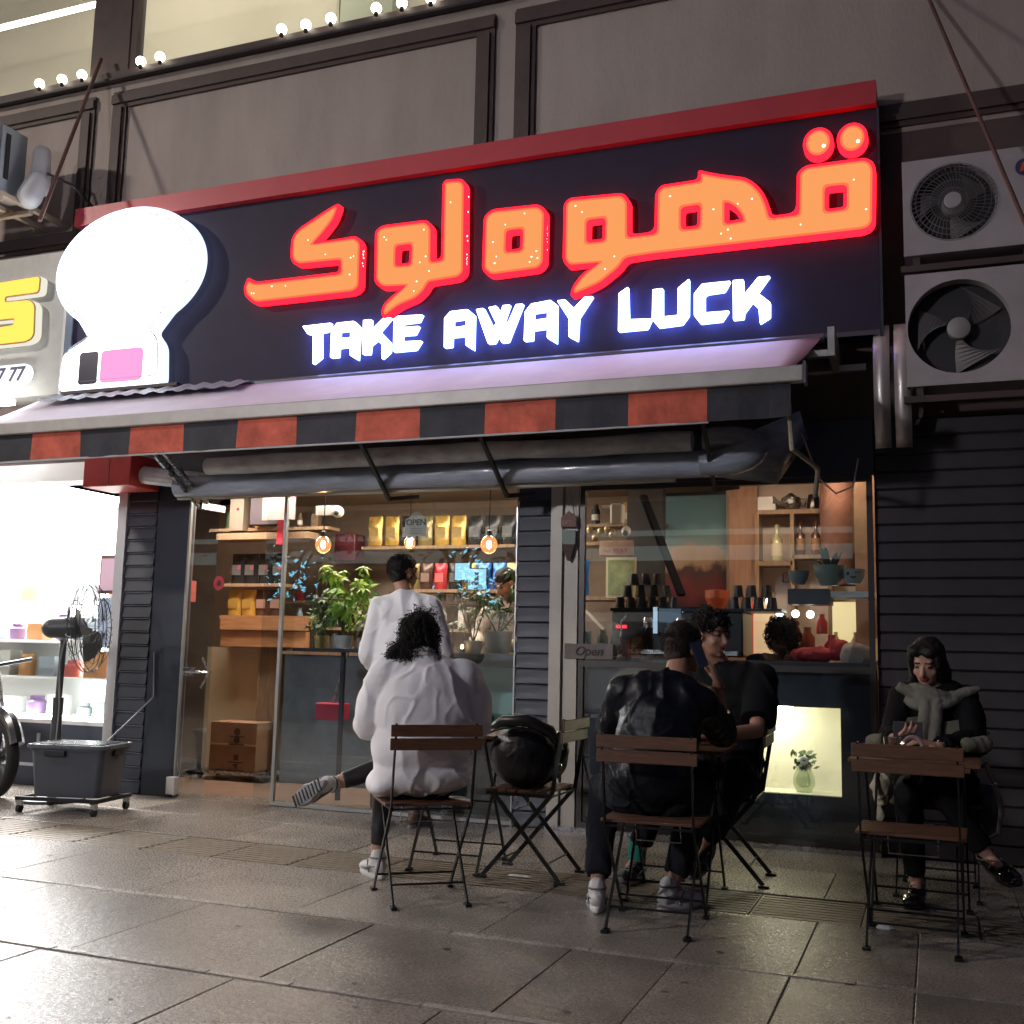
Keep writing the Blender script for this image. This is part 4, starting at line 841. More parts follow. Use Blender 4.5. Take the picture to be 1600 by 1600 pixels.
tag(MB().bar((-6.98, 7.75, .70), (-6.93, 7.75, 2.0), .05).build('tube_lamp', emat('case_tube', (.9, 1, .97), 40)), 'upright light tube in the display of the neighbour shop', 'lamp')
tag(MB().tube([(-6.9, 7.02, 2.35), (-9.5, 7.02, 2.35)], .03, 8).build('tube_lamp', emat('neigh_tube', (1, .98, .95), 18)), 'glaring tube lamp under the neighbour shop lintel', 'lamp')
pf = thing('picture_frame', 'pink notice in a brown frame on the neighbour shop side wall', 'picture', (-6.5, 7.4, 1.8))
p = at(176, 897, 7.3); MB().box(p.x - .12, p.x + .10, 7.28, 7.30, p.z - .17, p.z + .16).build('frame', mat('frame_brown', (.12, .06, .05), .5), pf)
MB().box(p.x - .10, p.x + .08, 7.272, 7.279, p.z - .14, p.z + .13).build('notice', mat('notice_pink', (.6, .4, .5), .6), pf)
MB().box(p.x - .10, p.x + .08, 7.27, 7.30, p.z - .62, p.z - .2).build('notice_blue', mat('notice_blue', (.35, .42, .55), .6), pf)
# ---------------------------------------------------------------- inside the coffee shop
C3 = {}
def shelf(x0, x1, y0, y1, z, label_m=None): return MB().box(x0, x1, y0, y1, z, z + .03).build('shelf', M_WOODL, shop)
# counter and bar
M_BAR = mat('bar_dark', (.025, .032, .045), .4)
MB().box(-3.90, -2.72, 7.12, 7.45, 1.10, 1.145).box(-3.90, -2.72, 7.36, 7.40, 0, 1.099).build('window_bar', M_BAR, shop)
MB().box(-2.42, -.36, 7.12, 7.62, 1.10, 1.14).box(-2.42, -.36, 7.50, 7.54, 0, 1.099).build('window_bar', M_BAR, shop)
MB().box(-3.62, -2.72, 7.345, 7.355, .62, 1.05).build('teal_panel', mat('teal_front', (.20, .42, .38), .5), shop)  # flat teal panel on the front of the bar
# pale cabinet and wood by the door
q = MB(); a = at(325, 1010, 8.5); b = at(411, 1240, 8.5); MB().box(a.x, b.x + .3, 8.5, 8.54, 0, 1.15).build('cream_door', mat('cream_door', (.62, .50, .33), .55, var=.06), shop)
a = at(352, 962, 8.4); MB().box(a.x, a.x + .9, 8.35, 8.54, 1.16, 1.30).box(a.x, a.x + .9, 8.33, 8.52, 1.31, 1.44).build('wood_counter', mat('orange_wood', (.42, .20, .09), .5, var=.25, scale=5, stretch=(1, 8, 8)), shop)
MB().box(-6.42, -6.20, 7.9, 8.0, 0, 2.6).build('brown_column', mat('brown_column', (.13, .09, .09), .6, var=.25, scale=4, stretch=(8, 8, 1)), shop)
MB().box(-5.74, -5.50, 8.42, 8.56, .0, 1.16).build('brown_strip', M_WOODL, shop)
cb = thing('cardboard_box', 'brown cardboard box with printed marks on a small trolley behind the open door', 'box', (-5.74, 8.45, .08))
MB().box(-5.98, -5.50, 8.10, 8.40, .085, .50, bev=.004).build('carton', mat('cardboard', (.26, .15, .085), .8, var=.12), cb)
MB().box(-5.98, -5.50, 8.094, 8.099, .30, .315).build('tape', mat('tape', (.4, .28, .16), .3), cb)
q = MB()
for i, z in enumerate((.13, .2, .35, .42)): q.lathe((-5.70, 8.098, z), [(0, 0), (.035, 0)], 3 + i, axis=(0, 1, 0)); q.box(-5.78, -5.62, 8.093, 8.098, z - .045, z - .035); q.build('printed_mark', mat('print_dark', (.08, .04, .03), .8), cb); q = MB()
tr = thing('trolley', 'small wheeled trolley carrying the cardboard box', 'trolley', (-5.74, 8.25, 0))
MB().box(-6.12, -5.40, 8.08, 8.42, .055, .08).build('tray', M_STEEL, tr)
for x in (-6.08, -5.44):
    for y in (8.12, 8.38): MB().lathe((x - .01, y, .026), [(0, 0), (.026, 0), (.026, .02), (0, .02)], 14, axis=(1, 0, 0)).build('castor', M_RUB, tr)
# door handle, sticker, power box
hd = at(318, 1050, 7.0)
MB().tube([(hd.x - .14, 6.96, hd.z), (hd.x + .10, 6.96, hd.z)], .012, 8).box(hd.x - .16, hd.x - .05, 6.955, 6.965, hd.z - .035, hd.z + .035).tube([(hd.x + .02, 6.95, hd.z + .11), (hd.x + .09, 6.94, hd.z), (hd.x + .02, 6.95, hd.z - .12)], .009, 6).build('door_handle', M_STEEL, f2)
st = at(341, 911, 6.98); vs = []
q = MB()
for k in range(24):
    for r_ in (.022, .050): vs.append((st.x + r_ * math.cos(2 * PI * k / 24), 6.988, st.z + r_ * 1.1 * math.sin(2 * PI * k / 24)))
q.add(vs, [(2 * k, 2 * k + 1, (2 * k + 3) % 48, (2 * k + 2) % 48) for k in range(24)])
q.build('ring_sticker', mat('sticker_red', (.65, .06, .09), .5), f2)
MB().box(-5.50, -5.42, 6.93, 6.985, .03, .16, bev=.005).build('power_box', M_WHITEP, f2)
# pendant lamps
def amber(nm):
    m = glass(nm, (1, .75, .52), .10); n = m.node_tree.nodes; l = m.node_tree.links; e = n.new('ShaderNodeEmission'); e.inputs[0].default_value = (1, .42, .16, 1); e.inputs[1].default_value = .65
    a = n.new('ShaderNodeAddShader'); o = n['Material Output']; src = o.inputs[0].links[0].from_socket; l.new(src, a.inputs[0]); l.new(e.outputs[0], a.inputs[1]); l.new(a.outputs[0], o.inputs[0]); return m
for i, (px, py, d) in enumerate(((505, 851, 'left, hanging over the leafy plant'), (640, 848, 'middle, small, partly behind the OPEN board'), (764, 851, 'right, nearest the blue board pillar'))):
    p = at(px, py, 7.55); t = thing('pendant_lamp', 'glowing globe pendant bulb, ' + d, 'lamp', p, group='globe pendant lamps in the shop')
    r_ = .065 if i != 1 else .045
    MB().ell(p, (r_, r_, r_ * 1.1), n=20, k=14).build('glass_globe', amber('amber%d' % i), t, smooth=True)
    MB().ell(p, (.018, .018, .03), n=10, k=6).build('filament', emat('filament', (1, .66, .34), 420), t)
    MB().tube([p + Vector((0, 0, r_)), (p.x, p.y, 2.6)], .004, 6).lathe(p + Vector((0, 0, r_ - .01)), [(.022, 0), (.02, .05), (0, .06)], 12).build('cord', M_BLKP, t)
# OPEN board
ob = thing('open_sign', 'small hanging OPEN board with scalloped top in the left window', 'sign', at(651, 838, 7.06))
pc = at(651, 820, 7.06); wv = .085
lp = [(pc.x - wv, pc.z - .085), (pc.x + wv, pc.z - .085), (pc.x + wv, pc.z + .045), (pc.x + .05, pc.z + .055), (pc.x + .03, pc.z + .085), (pc.x, pc.z + .095), (pc.x - .03, pc.z + .085), (pc.x - .05, pc.z + .055), (pc.x - wv, pc.z + .045)]
MB().poly([smoothpoly(lp, .01)], 7.05, 7.06).build('board', mat('open_board', (.85, .78, .66), .7), ob)
text('OPEN', .062, mat('open_text', (.16, .14, .12), .7), 'lettering', ob, (pc.x, 7.047, pc.z + .015), .001, ext=.001)
q = MB()
for k in range(3): q.box(pc.x - .05, pc.x + .05, 7.0465, 7.0495, pc.z - .03 - k * .018, pc.z - .026 - k * .018)
q.build('small_lines', mat('open_text2', (.4, .36, .3), .7), ob)
MB().tube([(pc.x - .06, 7.055, pc.z + .05), (pc.x, 7.055, pc.z + .17), (pc.x + .06, 7.055, pc.z + .05)], .003, 5).build('string', mat('string', (.3, .2, .15), .8), ob)
# pennant sign on the post
pn = thing('hanging_tag', 'wooden crest tag with pointed green and brown pennant hanging on the pale post', 'sign', at(889, 820, 6.95))
p = at(889, 812, 6.95)
MB().poly([[(p.x - .055, p.z - .05), (p.x + .055, p.z - .05), (p.x + .055, p.z + .02), (p.x + .03, p.z + .03), (p.x, p.z + .06), (p.x - .03, p.z + .03), (p.x - .055, p.z + .02)]], 6.945, 6.955).build('crest', mat('crest_brown', (.20, .11, .09), .7), pn)
text('OPEN', .035, mat('crest_text', (.5, .35, .3), .7), 'lettering', pn, (p.x, 6.943, p.z - .02), .0, ext=.001)
MB().poly([smoothpoly([(p.x - .05, p.z - .07), (p.x + .05, p.z - .07), (p.x + .045, p.z - .17), (p.x - .045, p.z - .17)], .008)], 6.948, 6.955).build('pennant_top', mat('pennant_green', (.25, .30, .26), .7), pn)
MB().poly([smoothpoly([(p.x - .045, p.z - .171), (p.x + .045, p.z - .171), (p.x + .015, p.z - .27), (p.x, p.z - .285), (p.x - .015, p.z - .27)], .008)], 6.948, 6.955).build('pennant_tip', mat('pennant_brown', (.07, .035, .03), .7), pn)
MB().tube([(p.x - .04, 6.955, p.z + .02), (p.x, 6.955, p.z + .22), (p.x + .04, 6.955, p.z + .02)], .003, 5).build('string', mat('string', (.3, .2, .15), .8), pn)
p = at(920, 1018, 6.98)
dl2 = thing('small_plank_sign', 'grey wooden plank sign with script lettering on the lower right window', 'sign', p)
MB().box(p.x - .17, p.x + .17, 6.972, 6.984, p.z - .05, p.z + .05, bev=.004).build('plank', mat('grey_plank', (.16, .14, .13), .8, var=.3, scale=6), dl2)
text('Open', .085, mat('plank_text', (.05, .04, .04), .8), 'lettering', dl2, (p.x, 6.969, p.z), .001, ext=.001, shear=.3)

# coffee pouches on shelves
def pouch(x, y, z, w_, h_, c, nm, label, group, dark=False, rough=.25):
    t = thing('coffee_pouch', label, 'pouch', (x, y, z), group=group)
    q = MB(); vs = []; nx, nz = 6, 7
    for s in (-1, 1):
        for j in range(nz + 1):
            for i in range(nx + 1):
                u = i / nx; v = j / nz; d = .032 * (math.sin(PI * u) ** .5) * (1 - v ** 3) * (1 if v > 0 else .9)
                vs.append((x - w_ / 2 + w_ * u + .003 * math.sin(v * 9), y + s * (d + .002) + .004 * noise.noise(Vector((x * 7 + u * 3, v * 3, s))), z + h_ * v))
    N = (nx + 1) * (nz + 1); fs = []
    for s in (0, 1):
        for j in range(nz):
            for i in range(nx): a = s * N + j * (nx + 1) + i; fs.append((a, a + 1, a + nx + 2, a + nx + 1))
    for j in range(nz):
        for i in (0, nx): a = j * (nx + 1) + i; fs.append((a, a + nx + 1, a + nx + 1 + N, a + N))
    for i in range(nx):
        for j in (0, nz): a = j * (nx + 1) + i; fs.append((a, a + 1, a + 1 + N, a + N))
    q.add(vs, fs); q.build('pouch_body', mat('foil_' + nm, c, rough, metal=.35), t, smooth=True)
    lb = MB().box(x - w_ * .32, x + w_ * .32, y - .041, y - .038, z + h_ * .28, z + h_ * .62)
    lb.build('pouch_label', mat('plabel_' + nm, tuple(min(1, k * 2.2 + .05) for k in c) if dark else tuple(k * .55 for k in c), .5), t)
    return t
orders = ['first', 'second', 'third', 'fourth', 'fifth', 'sixth', 'seventh', 'eighth', 'ninth', 'tenth', 'eleventh', 'twelfth']
def pouchrow(y, pys, xs, w_, h_, cols, where, grp):
    for i, (px, c) in enumerate(zip(xs, cols)):
        p = at(px, pys, y); nm, rgb, dk = c
        pouch(p.x, y, p.z, w_, h_, rgb, nm, '%s coffee pouch %s, %s from the left' % (nm.replace('_', ' '), where, orders[i]), grp, dk)
    a = at(min(xs) - 15, pys, y); b = at(max(xs) + 15, pys, y)
    MB().box(a.x, b.x, y - .08, y + .16, a.z * .5 + b.z * .5 - .032, a.z * .5 + b.z * .5 - .003).build('shelf', M_WOODL, shop)
GOLD = ('golden', (.55, .33, .07), False); DK = ('black', (.03, .028, .028), True); RED = ('red', (.5, .03, .04), True); BLU = ('blue', (.03, .13, .45), True); BRN = ('brown', (.10, .05, .035), True); OLI = ('olive', (.25, .19, .07), False)
pouchrow(9.05, 853, [586, 612, 638, 664, 690, 716, 742, 768, 794], .145, .28, [GOLD, GOLD, DK, OLI, GOLD, GOLD, DK, DK, DK], 'on the top back shelf', 'coffee pouches on the top back shelf')
pouchrow(9.05, 921, [645, 666, 688, 711, 735, 756, 780, 802], .13, .24, [OLI, BRN, RED, DK, OLI, BLU, BLU, OLI], 'on the lower back shelf', 'coffee pouches on the lower back shelf')
pouchrow(8.55, 912, [372, 392, 414, 436], .15, .28, [DK, DK, DK, DK], 'on the left shelf by the door', 'black coffee pouches by the door')
pouchrow(8.55, 962, [366, 388, 410, 432], .15, .24, [GOLD, GOLD, BRN, BRN], 'above the wooden counter by the door', 'coffee pouches above the wooden counter')
for i, px in enumerate((372, 392, 414, 436)):
    p = at(px, 897, 8.50); q = MB().lathe((p.x, 8.503, p.z + .06), [(0, 0), (.022, 0)], 14, axis=(0, 1, 0)); tag(q.build('round_sticker', mat('sticker_pinkish', (.35, .10, .11), .6)), 'round dull red sticker on the %s black pouch by the door' % orders[i], 'sticker', 'stickers on the black pouches')
p = at(905, 930, 8.6); pouch(p.x, 8.6, p.z, .16, .30, (.02, .20, .60), 'bright_blue', 'bright blue coffee pouch just right of the pale window post', 'coffee pouches in the right window')
p = at(903, 846, 8.6); pouch(p.x, 8.6, p.z, .15, .20, (.45, .05, .16), 'magenta', 'magenta coffee pouch right of the pale window post near the ceiling', 'coffee pouches in the right window')
MB().box(-3.0, -2.0, 8.5, 8.8, at(905, 932, 8.6).z - .034, at(905, 932, 8.6).z - .004).box(-3.0, -2.55, 8.5, 8.8, at(905, 848, 8.6).z - .034, at(905, 848, 8.6).z - .004).build('shelf', M_WOODL, shop)
# camera, appliances and small things near the ceiling
sc2 = at(528, 800, 8.0)
t = thing('security_camera', 'white dome security camera near the ceiling left of the OPEN board', 'camera', sc2)
MB().ell(sc2, (.05, .06, .05)).box(sc2.x - .22, sc2.x - .02, 8.0, 8.06, sc2.z - .02, sc2.z + .06).build('housing', M_WHITEP, t, smooth=True)
MB().ell(sc2 + Vector((.015, -.05, -.015)), (.022, .02, .022)).build('lens', M_BLKP, t)
sc2 = at(978, 832, 7.9)
t = thing('security_camera', 'small white camera with dark lens above the framed picture', 'camera', sc2)
MB().cap(sc2, sc2 + Vector((-.03, .12, .03)), .035, .035).build('housing', M_WHITEP, t, smooth=True)
MB().ell(sc2 + Vector((.0, -.025, -.008)), (.022, .015, .022)).build('lens', M_BLKP, t)
a = at(370, 790, 8.5); MB().box(a.x, a.x + .15, 8.4, 8.5, a.z - .25, a.z + .3).build('meter_box', mat('meter_beige', (.20, .16, .12), .6), shop); MB().box(a.x - .1, a.x + .9, 8.35, 8.6, a.z - .34, a.z - .28).build('shelf', M_WOODL, shop); MB().ell((a.x + .09, 8.395, a.z - .05), (.013, .006, .013)).build('red_lamp', emat('red_light', (1, .03, .05), 2.2), shop)
MB().box(a.x + .24, a.x + .55, 8.38, 8.5, a.z - .2, a.z + .3).build('dark_speaker_panel', mat('dark_purple', (.05, .035, .045), .6), shop)
a = at(428, 790, 8.2); tag(MB().box(a.x - .12, a.x + .22, 8.2, 8.215, a.z - .13, a.z + .30).build('pink_cloth', mat('pink_cloth', (.34, .17, .155), .85, var=.2, scale=9)), 'hanging pink cloth near the ceiling by the glass edge', 'cloth')
a = at(437, 830, 8.3); tag(MB().box(a.x - .03, a.x + .03, 8.3, 8.34, a.z - .12, a.z + .10).build('red_string', mat('red_thing', (.45, .02, .04), .4)), 'narrow red hanging strip below the pink cloth', 'strip')
a = at(520, 850, 8.7); tag(MB().box(a.x - .10, a.x + .12, 8.9, 9.1, a.z - .14, a.z + .12, bev=.01).build('dark_red_box', mat('dark_red_box', (.09, .012, .018), .4)), 'dark red box behind the left pendant bulb', 'box')
# bright bluish screens and till behind the standing man
for i, (px, py, w_, h_, l_) in enumerate(((722, 893, .13, .14, 'left small lit screen beside the red pouch'), (745, 905, .16, .17, 'right lit screen with dark bottle shape'))):
    p = at(px, py, 8.3); t = thing('screen', l_ + ' behind the white window plants', 'screen', p, group='lit screens behind the window')
    MB().box(p.x - w_ / 2 - .01, p.x + w_ / 2 + .01, 8.305, 8.33, p.z - h_ / 2 - .01, p.z + h_ / 2 + .01).build('bezel', M_BLKP, t)
    MB().box(p.x - w_ / 2, p.x + w_ / 2, 8.30, 8.304, p.z - h_ / 2, p.z + h_ / 2).build('display', emat('screen_blue', (.42, .78, 1.0), 1.3), t)
MB().box(at(745, 900, 8.3).x - .018, at(745, 900, 8.3).x + .018, 8.294, 8.299, at(745, 905, 8.3).z - .05, at(745, 905, 8.3).z + .06).build('screen_shape', M_BLKP, t)
MB().box(-5.35, -3.92, 8.25, 8.29, 0, 1.10).build('shade_panel', mat('shade_blue', (.10, .13, .16), .5, var=.2), shop)  # added panel, its dark blue stands for the shade low behind the glass
MB().box(-5.35, -3.92, 8.2, 8.6, 1.101, 1.13).build('panel_ledge', M_WOODL, shop)
rnd5 = random.Random(55)
for (y_, z_, xa, xb, nn, wh) in ((8.45, 1.131, -5.25, -4.0, 11, 'on the counter behind the window plants'), (9.2, 1.62, -5.9, -3.2, 16, 'on the back wall ledge between the pouch shelves'), (8.55, 2.26, -6.3, -5.2, 7, 'above the black pouches by the door'), (8.9, 2.27, -2.9, -2.2, 5, 'on the high shelf in the right window'), (8.95, 1.36, -6.0, -3.0, 14, 'on the low back ledge of the coffee shop'), (7.56, 1.146, -2.40, -2.02, 4, 'on the bar by the pale window post')):
    MB().box(xa - .1, xb + .1, y_ - .08, y_ + .12, z_ - .03, z_ - .002).build('shelf', M_WOODL, shop)
    for i in range(nn):
        x = xa + (xb - xa) * (i + .5) / nn + rnd5.uniform(-.02, .02); h_ = rnd5.uniform(.08, .20); r_ = rnd5.uniform(.022, .042); cname, c = rnd5.choice([('white', (.55, .5, .45)), ('dark red', (.28, .03, .03)), ('brown', (.12, .07, .04)), ('green', (.06, .12, .06)), ('golden', (.45, .28, .08)), ('black', (.02, .02, .02)), ('pale blue', (.2, .3, .35))])
        t = thing('shelf_jar' if i % 3 else 'shelf_carton', '%s %s %s, %s from the left' % (cname, 'jar' if i % 3 else 'carton', wh, (orders + ['thirteenth', 'fourteenth', 'fifteenth', 'sixteenth'])[i]), 'goods', (x, y_, z_), group='small goods ' + wh)
        if i % 3: MB().lathe((x, y_, z_), [(0, 0), (r_, 0), (r_, h_ * .7), (r_ * .6, h_ * .85), (r_ * .6, h_), (0, h_)], 12).build('jar_body', mat('sg_' + cname, c, .3), t, smooth=True)
        else: MB().box(x - r_, x + r_, y_ - .03, y_ + .03, z_, z_ + h_, bev=.003).build('carton_body', mat('sg_' + cname, c, .5), t)
        if i % 2: MB().lathe((x, y_, z_ + h_ * .2), [(r_ + .001, 0), (r_ + .001, h_ * .3)], 12).build('paper_label', mat('sg_label', (.6, .55, .45), .7), t)
# poster: plain landscape
po = thing('poster', 'large framed picture with teal sky, tan rock and dark red ground behind the stacked cups', 'picture', (-1.88, 9.0, 1.6))
a = at(1027, 776, 9.0); b = at(1140, 945, 9.0); X0, X1, Z0, Z1 = a.x, b.x, b.z - .02, a.z
MB().box(X0 - .03, X1 + .03, 9.01, 9.04, Z0 - .03, Z1 + .03).build('frame', M_BLKP, po)
pm = bpy.data.materials.new('poster_print'); pm.use_nodes = True; n_ = pm.node_tree.nodes; l_ = pm.node_tree.links
tc = n_.new('ShaderNodeTexCoord'); sx = n_.new('ShaderNodeSeparateXYZ'); l_.new(tc.outputs['Generated'], sx.inputs[0]); nz = n_.new('ShaderNodeTexNoise'); nz.inputs['Scale'].default_value = 3.2; nz.inputs['Detail'].default_value = 6; l_.new(tc.outputs['Generated'], nz.inputs[0])
ma = n_.new('ShaderNodeMath'); ma.operation = 'MULTIPLY_ADD'; ma.inputs[1].default_value = .42; l_.new(nz.outputs[0], ma.inputs[0]); l_.new(sx.outputs[2], ma.inputs[2])
cr = n_.new('ShaderNodeValToRGB'); l_.new(ma.outputs[0], cr.inputs[0]); e_ = cr.color_ramp.elements; e_[0].position = .2; e_[0].color = (.05, .025, .03, 1); e_[1].position = 1.0; e_[1].color = (.16, .30, .34, 1)
for p_, c_1 in ((.40, (.26, .05, .055, 1)), (.52, (.10, .06, .05, 1)), (.57, (.52, .33, .20, 1)), (.70, (.60, .42, .30, 1)), (.76, (.34, .42, .42, 1)), (.88, (.24, .42, .45, 1))): q = e_.new(p_); q.color = c_1
l_.new(cr.outputs[0], n_['Principled BSDF'].inputs['Base Color']); n_['Principled BSDF'].inputs['Roughness'].default_value = .6
MB().box(X0, X1, 9.004, 9.009, Z0, Z1).build('print', pm, po)
# wood column, niche shelves with bottles
a = at(1140, 765, 8.9); b = at(1184, 765, 8.9)
MB().box(a.x, b.x, 8.86, 8.95, 1.1, 2.6).build('wood_column', mat('warm_board', (.38, .21, .13), .6, var=.2, scale=4, stretch=(8, 8, 1)), shop)
NX0 = at(1186, 800, 8.8).x; NX1 = at(1292, 800, 8.8).x; NM = at(1238, 830, 8.8).x; ZT = at(1238, 803, 8.8).z; ZB = at(1238, 877, 8.8).z
MB().box(NX0 - .3, NX1 + .8, 9.0, 9.02, 1.0, 2.6).build('niche_back', mat('niche_back', (.74, .60, .50), .8), shop)
for (x0_, x1_, z0_, z1_) in ((NX0, NX1, ZT, ZT + .035), (NX0, NM, ZB - .035, ZB), (NM, NX1, ZB + .02, ZB + .05), (NX0 - .03, NX0, 1.2, ZT + .035), (NM - .015, NM + .015, 1.2, ZT), (NX1, NX1 + .03, 1.2, ZT + .035)):
    MB().box(x0_, x1_, 8.78, 8.99, z0_, z1_).build('niche_board', M_WOODL, shop)
def bottle(px, z, r_, h_, gm, lm, label):
    p = at(px, 860, 8.85); t = thing('bottle', label, 'bottle', (p.x, 8.85, z), group='bottles in the wooden wall niches')
    MB().lathe((p.x, 8.85, z), [(0, 0), (r_, 0), (r_, h_ * .6), (r_ * .4, h_ * .72), (r_ * .36, h_ * .92), (r_ * .42, h_ * .92), (r_ * .42, h_), (0, h_)], 18).build('bottle_body', gm, t, smooth=True)
    MB().lathe((p.x, 8.85, z + h_ * .15), [(r_ + .001, 0), (r_ + .001, h_ * .35)], 18).build('bottle_label', lm, t)
bottle(1214, ZB + .001, .045, .30, mat('bottle_pale', (.45, .42, .25), .15, spec=.8), mat('label_cream', (.7, .6, .42), .7), 'clear pale bottle with cream label in the left niche')
bottle(1251, ZB + .051, .036, .27, mat('bottle_amber', (.13, .045, .02), .15, spec=.8), mat('label_tan', (.38, .22, .12), .7), 'left amber bottle in the right niche')
bottle(1275, ZB + .051, .036, .27, mat('bottle_amber', (.13, .045, .02), .15, spec=.8), mat('label_tan', (.38, .22, .12), .7), 'right amber bottle with pale cap in the right niche')
tp = at(1236, 798, 8.85)
t = thing('teapot', 'round shiny steel teapot on top of the bottle niches', 'teapot', (tp.x, 8.85, ZT + .036)); z = ZT + .036
MB().lathe((tp.x, 8.85, z), [(0, 0), (.05, 0), (.085, .05), (.075, .10), (.03, .125), (.015, .14), (0, .145)], 24).build('pot', M_STEEL, t, smooth=True)
MB().tube([(tp.x - .07, 8.85, z + .05), (tp.x - .12, 8.85, z + .08), (tp.x - .14, 8.85, z + .12)], [.018, .012, .008], 8).tube([(tp.x + .07, 8.85, z + .09), (tp.x + .12, 8.85, z + .09), (tp.x + .11, 8.85, z + .03), (tp.x + .08, 8.85, z + .03)], .007, 6).build('spout_and_handle', M_STEEL, t, smooth=True)
tp = at(1271, 796, 8.85)
t = thing('dark_pitcher', 'small dark milk pitcher beside the steel teapot', 'pitcher', (tp.x, 8.85, z))
MB().lathe((tp.x, 8.85, z), [(0, 0), (.05, 0), (.048, .08), (.04, .12), (.036, .12), (.04, .01)], 20).build('pitcher_body', mat('dark_chrome', (.06, .05, .05), .15, metal=.8), t, smooth=True)
MB().tube([(tp.x + .045, 8.85, z + .10), (tp.x + .08, 8.85, z + .09), (tp.x + .075, 8.85, z + .04), (tp.x + .048, 8.85, z + .03)], .006, 6).build('handle', M_STEEL, t)
a = at(1197, 792, 8.85); tag(MB().box(a.x - .06, a.x + .08, 8.8, 8.92, z, z + .05).box(a.x - .06, a.x + .06, 8.8, 8.92, z + .051, z + .11).build('white_boxes', M_WHITEP), 'two stacked flat white boxes left of the steel teapot', 'box')
a = at(1340, 850, 8.3); MB().box(a.x - .02, a.x + .3, 8.28, 8.33, 1.1, 2.6).build('brown_side_board', mat('brown_board2', (.25, .15, .09), .6, var=.2), shop)
q = MB(); a = at(1318, 850, 8.6); q.lathe((a.x, 8.55, 1.72), [(.13, 0), (.16, .30), (.17, .6), (.15, .9)], 20); q.build('copper_hood', mat('copper', (.20, .09, .06), .5, metal=.3, var=.4, scale=5), shop, smooth=True)

# coffee machine with stacked cups
cm = thing('coffee_machine', 'big black coffee machine with small red light in the right window', 'coffee machine', (-1.9, 7.85, 1.14))
a = at(955, 947, 7.7); b = at(1160, 947, 7.7)
MB().box(a.x, b.x, 7.72, 8.15, 1.16, a.z - .035, bev=.01).build('machine_body', mat('machine_black', (.012, .013, .015), .3), cm)
MB().box(a.x - .01, b.x + .01, 7.71, 8.16, a.z - .034, a.z - .012).build('cup_tray', mat('tray_dark', (.03, .03, .035), .25, metal=.6), cm)
p = at(973, 979, 7.715); MB().box(p.x - .05, p.x + .03, 7.708, 7.718, p.z - .012, p.z + .012).build('red_light', emat('red_light', (1, .03, .05), 2.2), cm)
p = at(1024, 968, 7.715); MB().box(p.x - .015, p.x + .015, 7.708, 7.718, p.z - .10, p.z + .09).build('light_bar', emat('cool_bar', (.6, .8, 1), .8), cm)
p = at(1047, 962, 7.715); MB().box(p.x - .08, p.x + .08, 7.708, 7.718, p.z - .05, p.z + .05).build('shiny_window', mat('screen_teal', (.12, .2, .28), .15, emit=(.3, .45, .6), es=.15), cm)
cup0 = None; ci = 0
M_CUP = mat('black_cup', (.014, .016, .018), .35)
def cup(x, y, z, lab, grp):
    global cup0
    if cup0 is None:
        cup0 = thing('paper_cup', lab, 'cup', (x, y, z), group=grp)
        MB().lathe((x, y, z), [(.040, 0), (.030, .084), (.0, .084)], 18).build('cup_body', M_CUP, cup0, smooth=True)
        MB().lathe((x, y, z), [(.0405, .002), (.0425, .001), (.0425, .006), (.0395, .006)], 18).build('cup_rim', mat('cup_rim', (.10, .10, .11), .4), cup0, smooth=True)
        c = cup0
    else:
        c = copy_tree(cup0); c.location = (x, y, z); c['label'] = lab; c['group'] = grp
zt = a.z - .011
for lev, (pxs_, dx) in enumerate((((962, 1062), 6), ((972, 1053), 5), ((983, 1038), 4))):
    n_ = dx if lev == 0 else dx - 1 if lev == 2 else dx - 1
    n_ = (6, 4, 3)[lev]; l_ = ['bottom', 'middle', 'top'][lev]
    for i in range(n_):
        px = pxs_[0] + (pxs_[1] - pxs_[0]) * (i + .4) / n_; p = at(px, 940, 7.86)
        cup(p.x, 7.86, zt + lev * .0875, 'black upturned cup in the %s row of the left cup pyramid, %s from the left' % (l_, orders[i]), 'left pyramid of upturned black cups')
for lev, xs_ in enumerate(((1147, 1166, 1185, 1206), (1153, 1174, 1198))):
    for i, px in enumerate(xs_):
        p = at(px, 930, 7.86); cup(p.x, 7.86, zt + .0 + lev * .0875, 'black upturned cup in the %s row of the right cup group, %s from the left' % (['lower', 'upper'][lev], orders[i]), 'right group of upturned black cups')
MB().box(at(1130, 947, 7.86).x, at(1225, 947, 7.86).x, 7.72, 8.1, zt - .02, zt - .001).build('cup_board', M_BLKP, cm)
for i in range(3):
    x_ = a.x + .28 + i * .24; q = MB(); q.lathe((x_, 7.69, 1.36), [(0, 0), (.034, 0), (.038, .05), (.03, .07), (0, .07)], 16); q.tube([(x_, 7.66, 1.375), (x_ + .01, 7.54, 1.35)], [.012, .015], 8); q.build('group_head', M_STEEL, cm, smooth=True)
MB().tube([(a.x + .12, 7.70, 1.45), (a.x + .10, 7.62, 1.40), (a.x + .10, 7.60, 1.22)], .007, 8).build('steam_wand', M_STEEL, cm, smooth=True)
MB().box(a.x + .02, b.x - .02, 7.60, 7.719, 1.17, 1.20).build('drip_tray', M_STEEL, cm)
for i in range(5): MB().lathe((a.x + .35 + i * .09, 7.714, 1.48), [(0, 0), (.010, 0)], 10, axis=(0, 1, 0)).build('button', M_STEEL, cm)
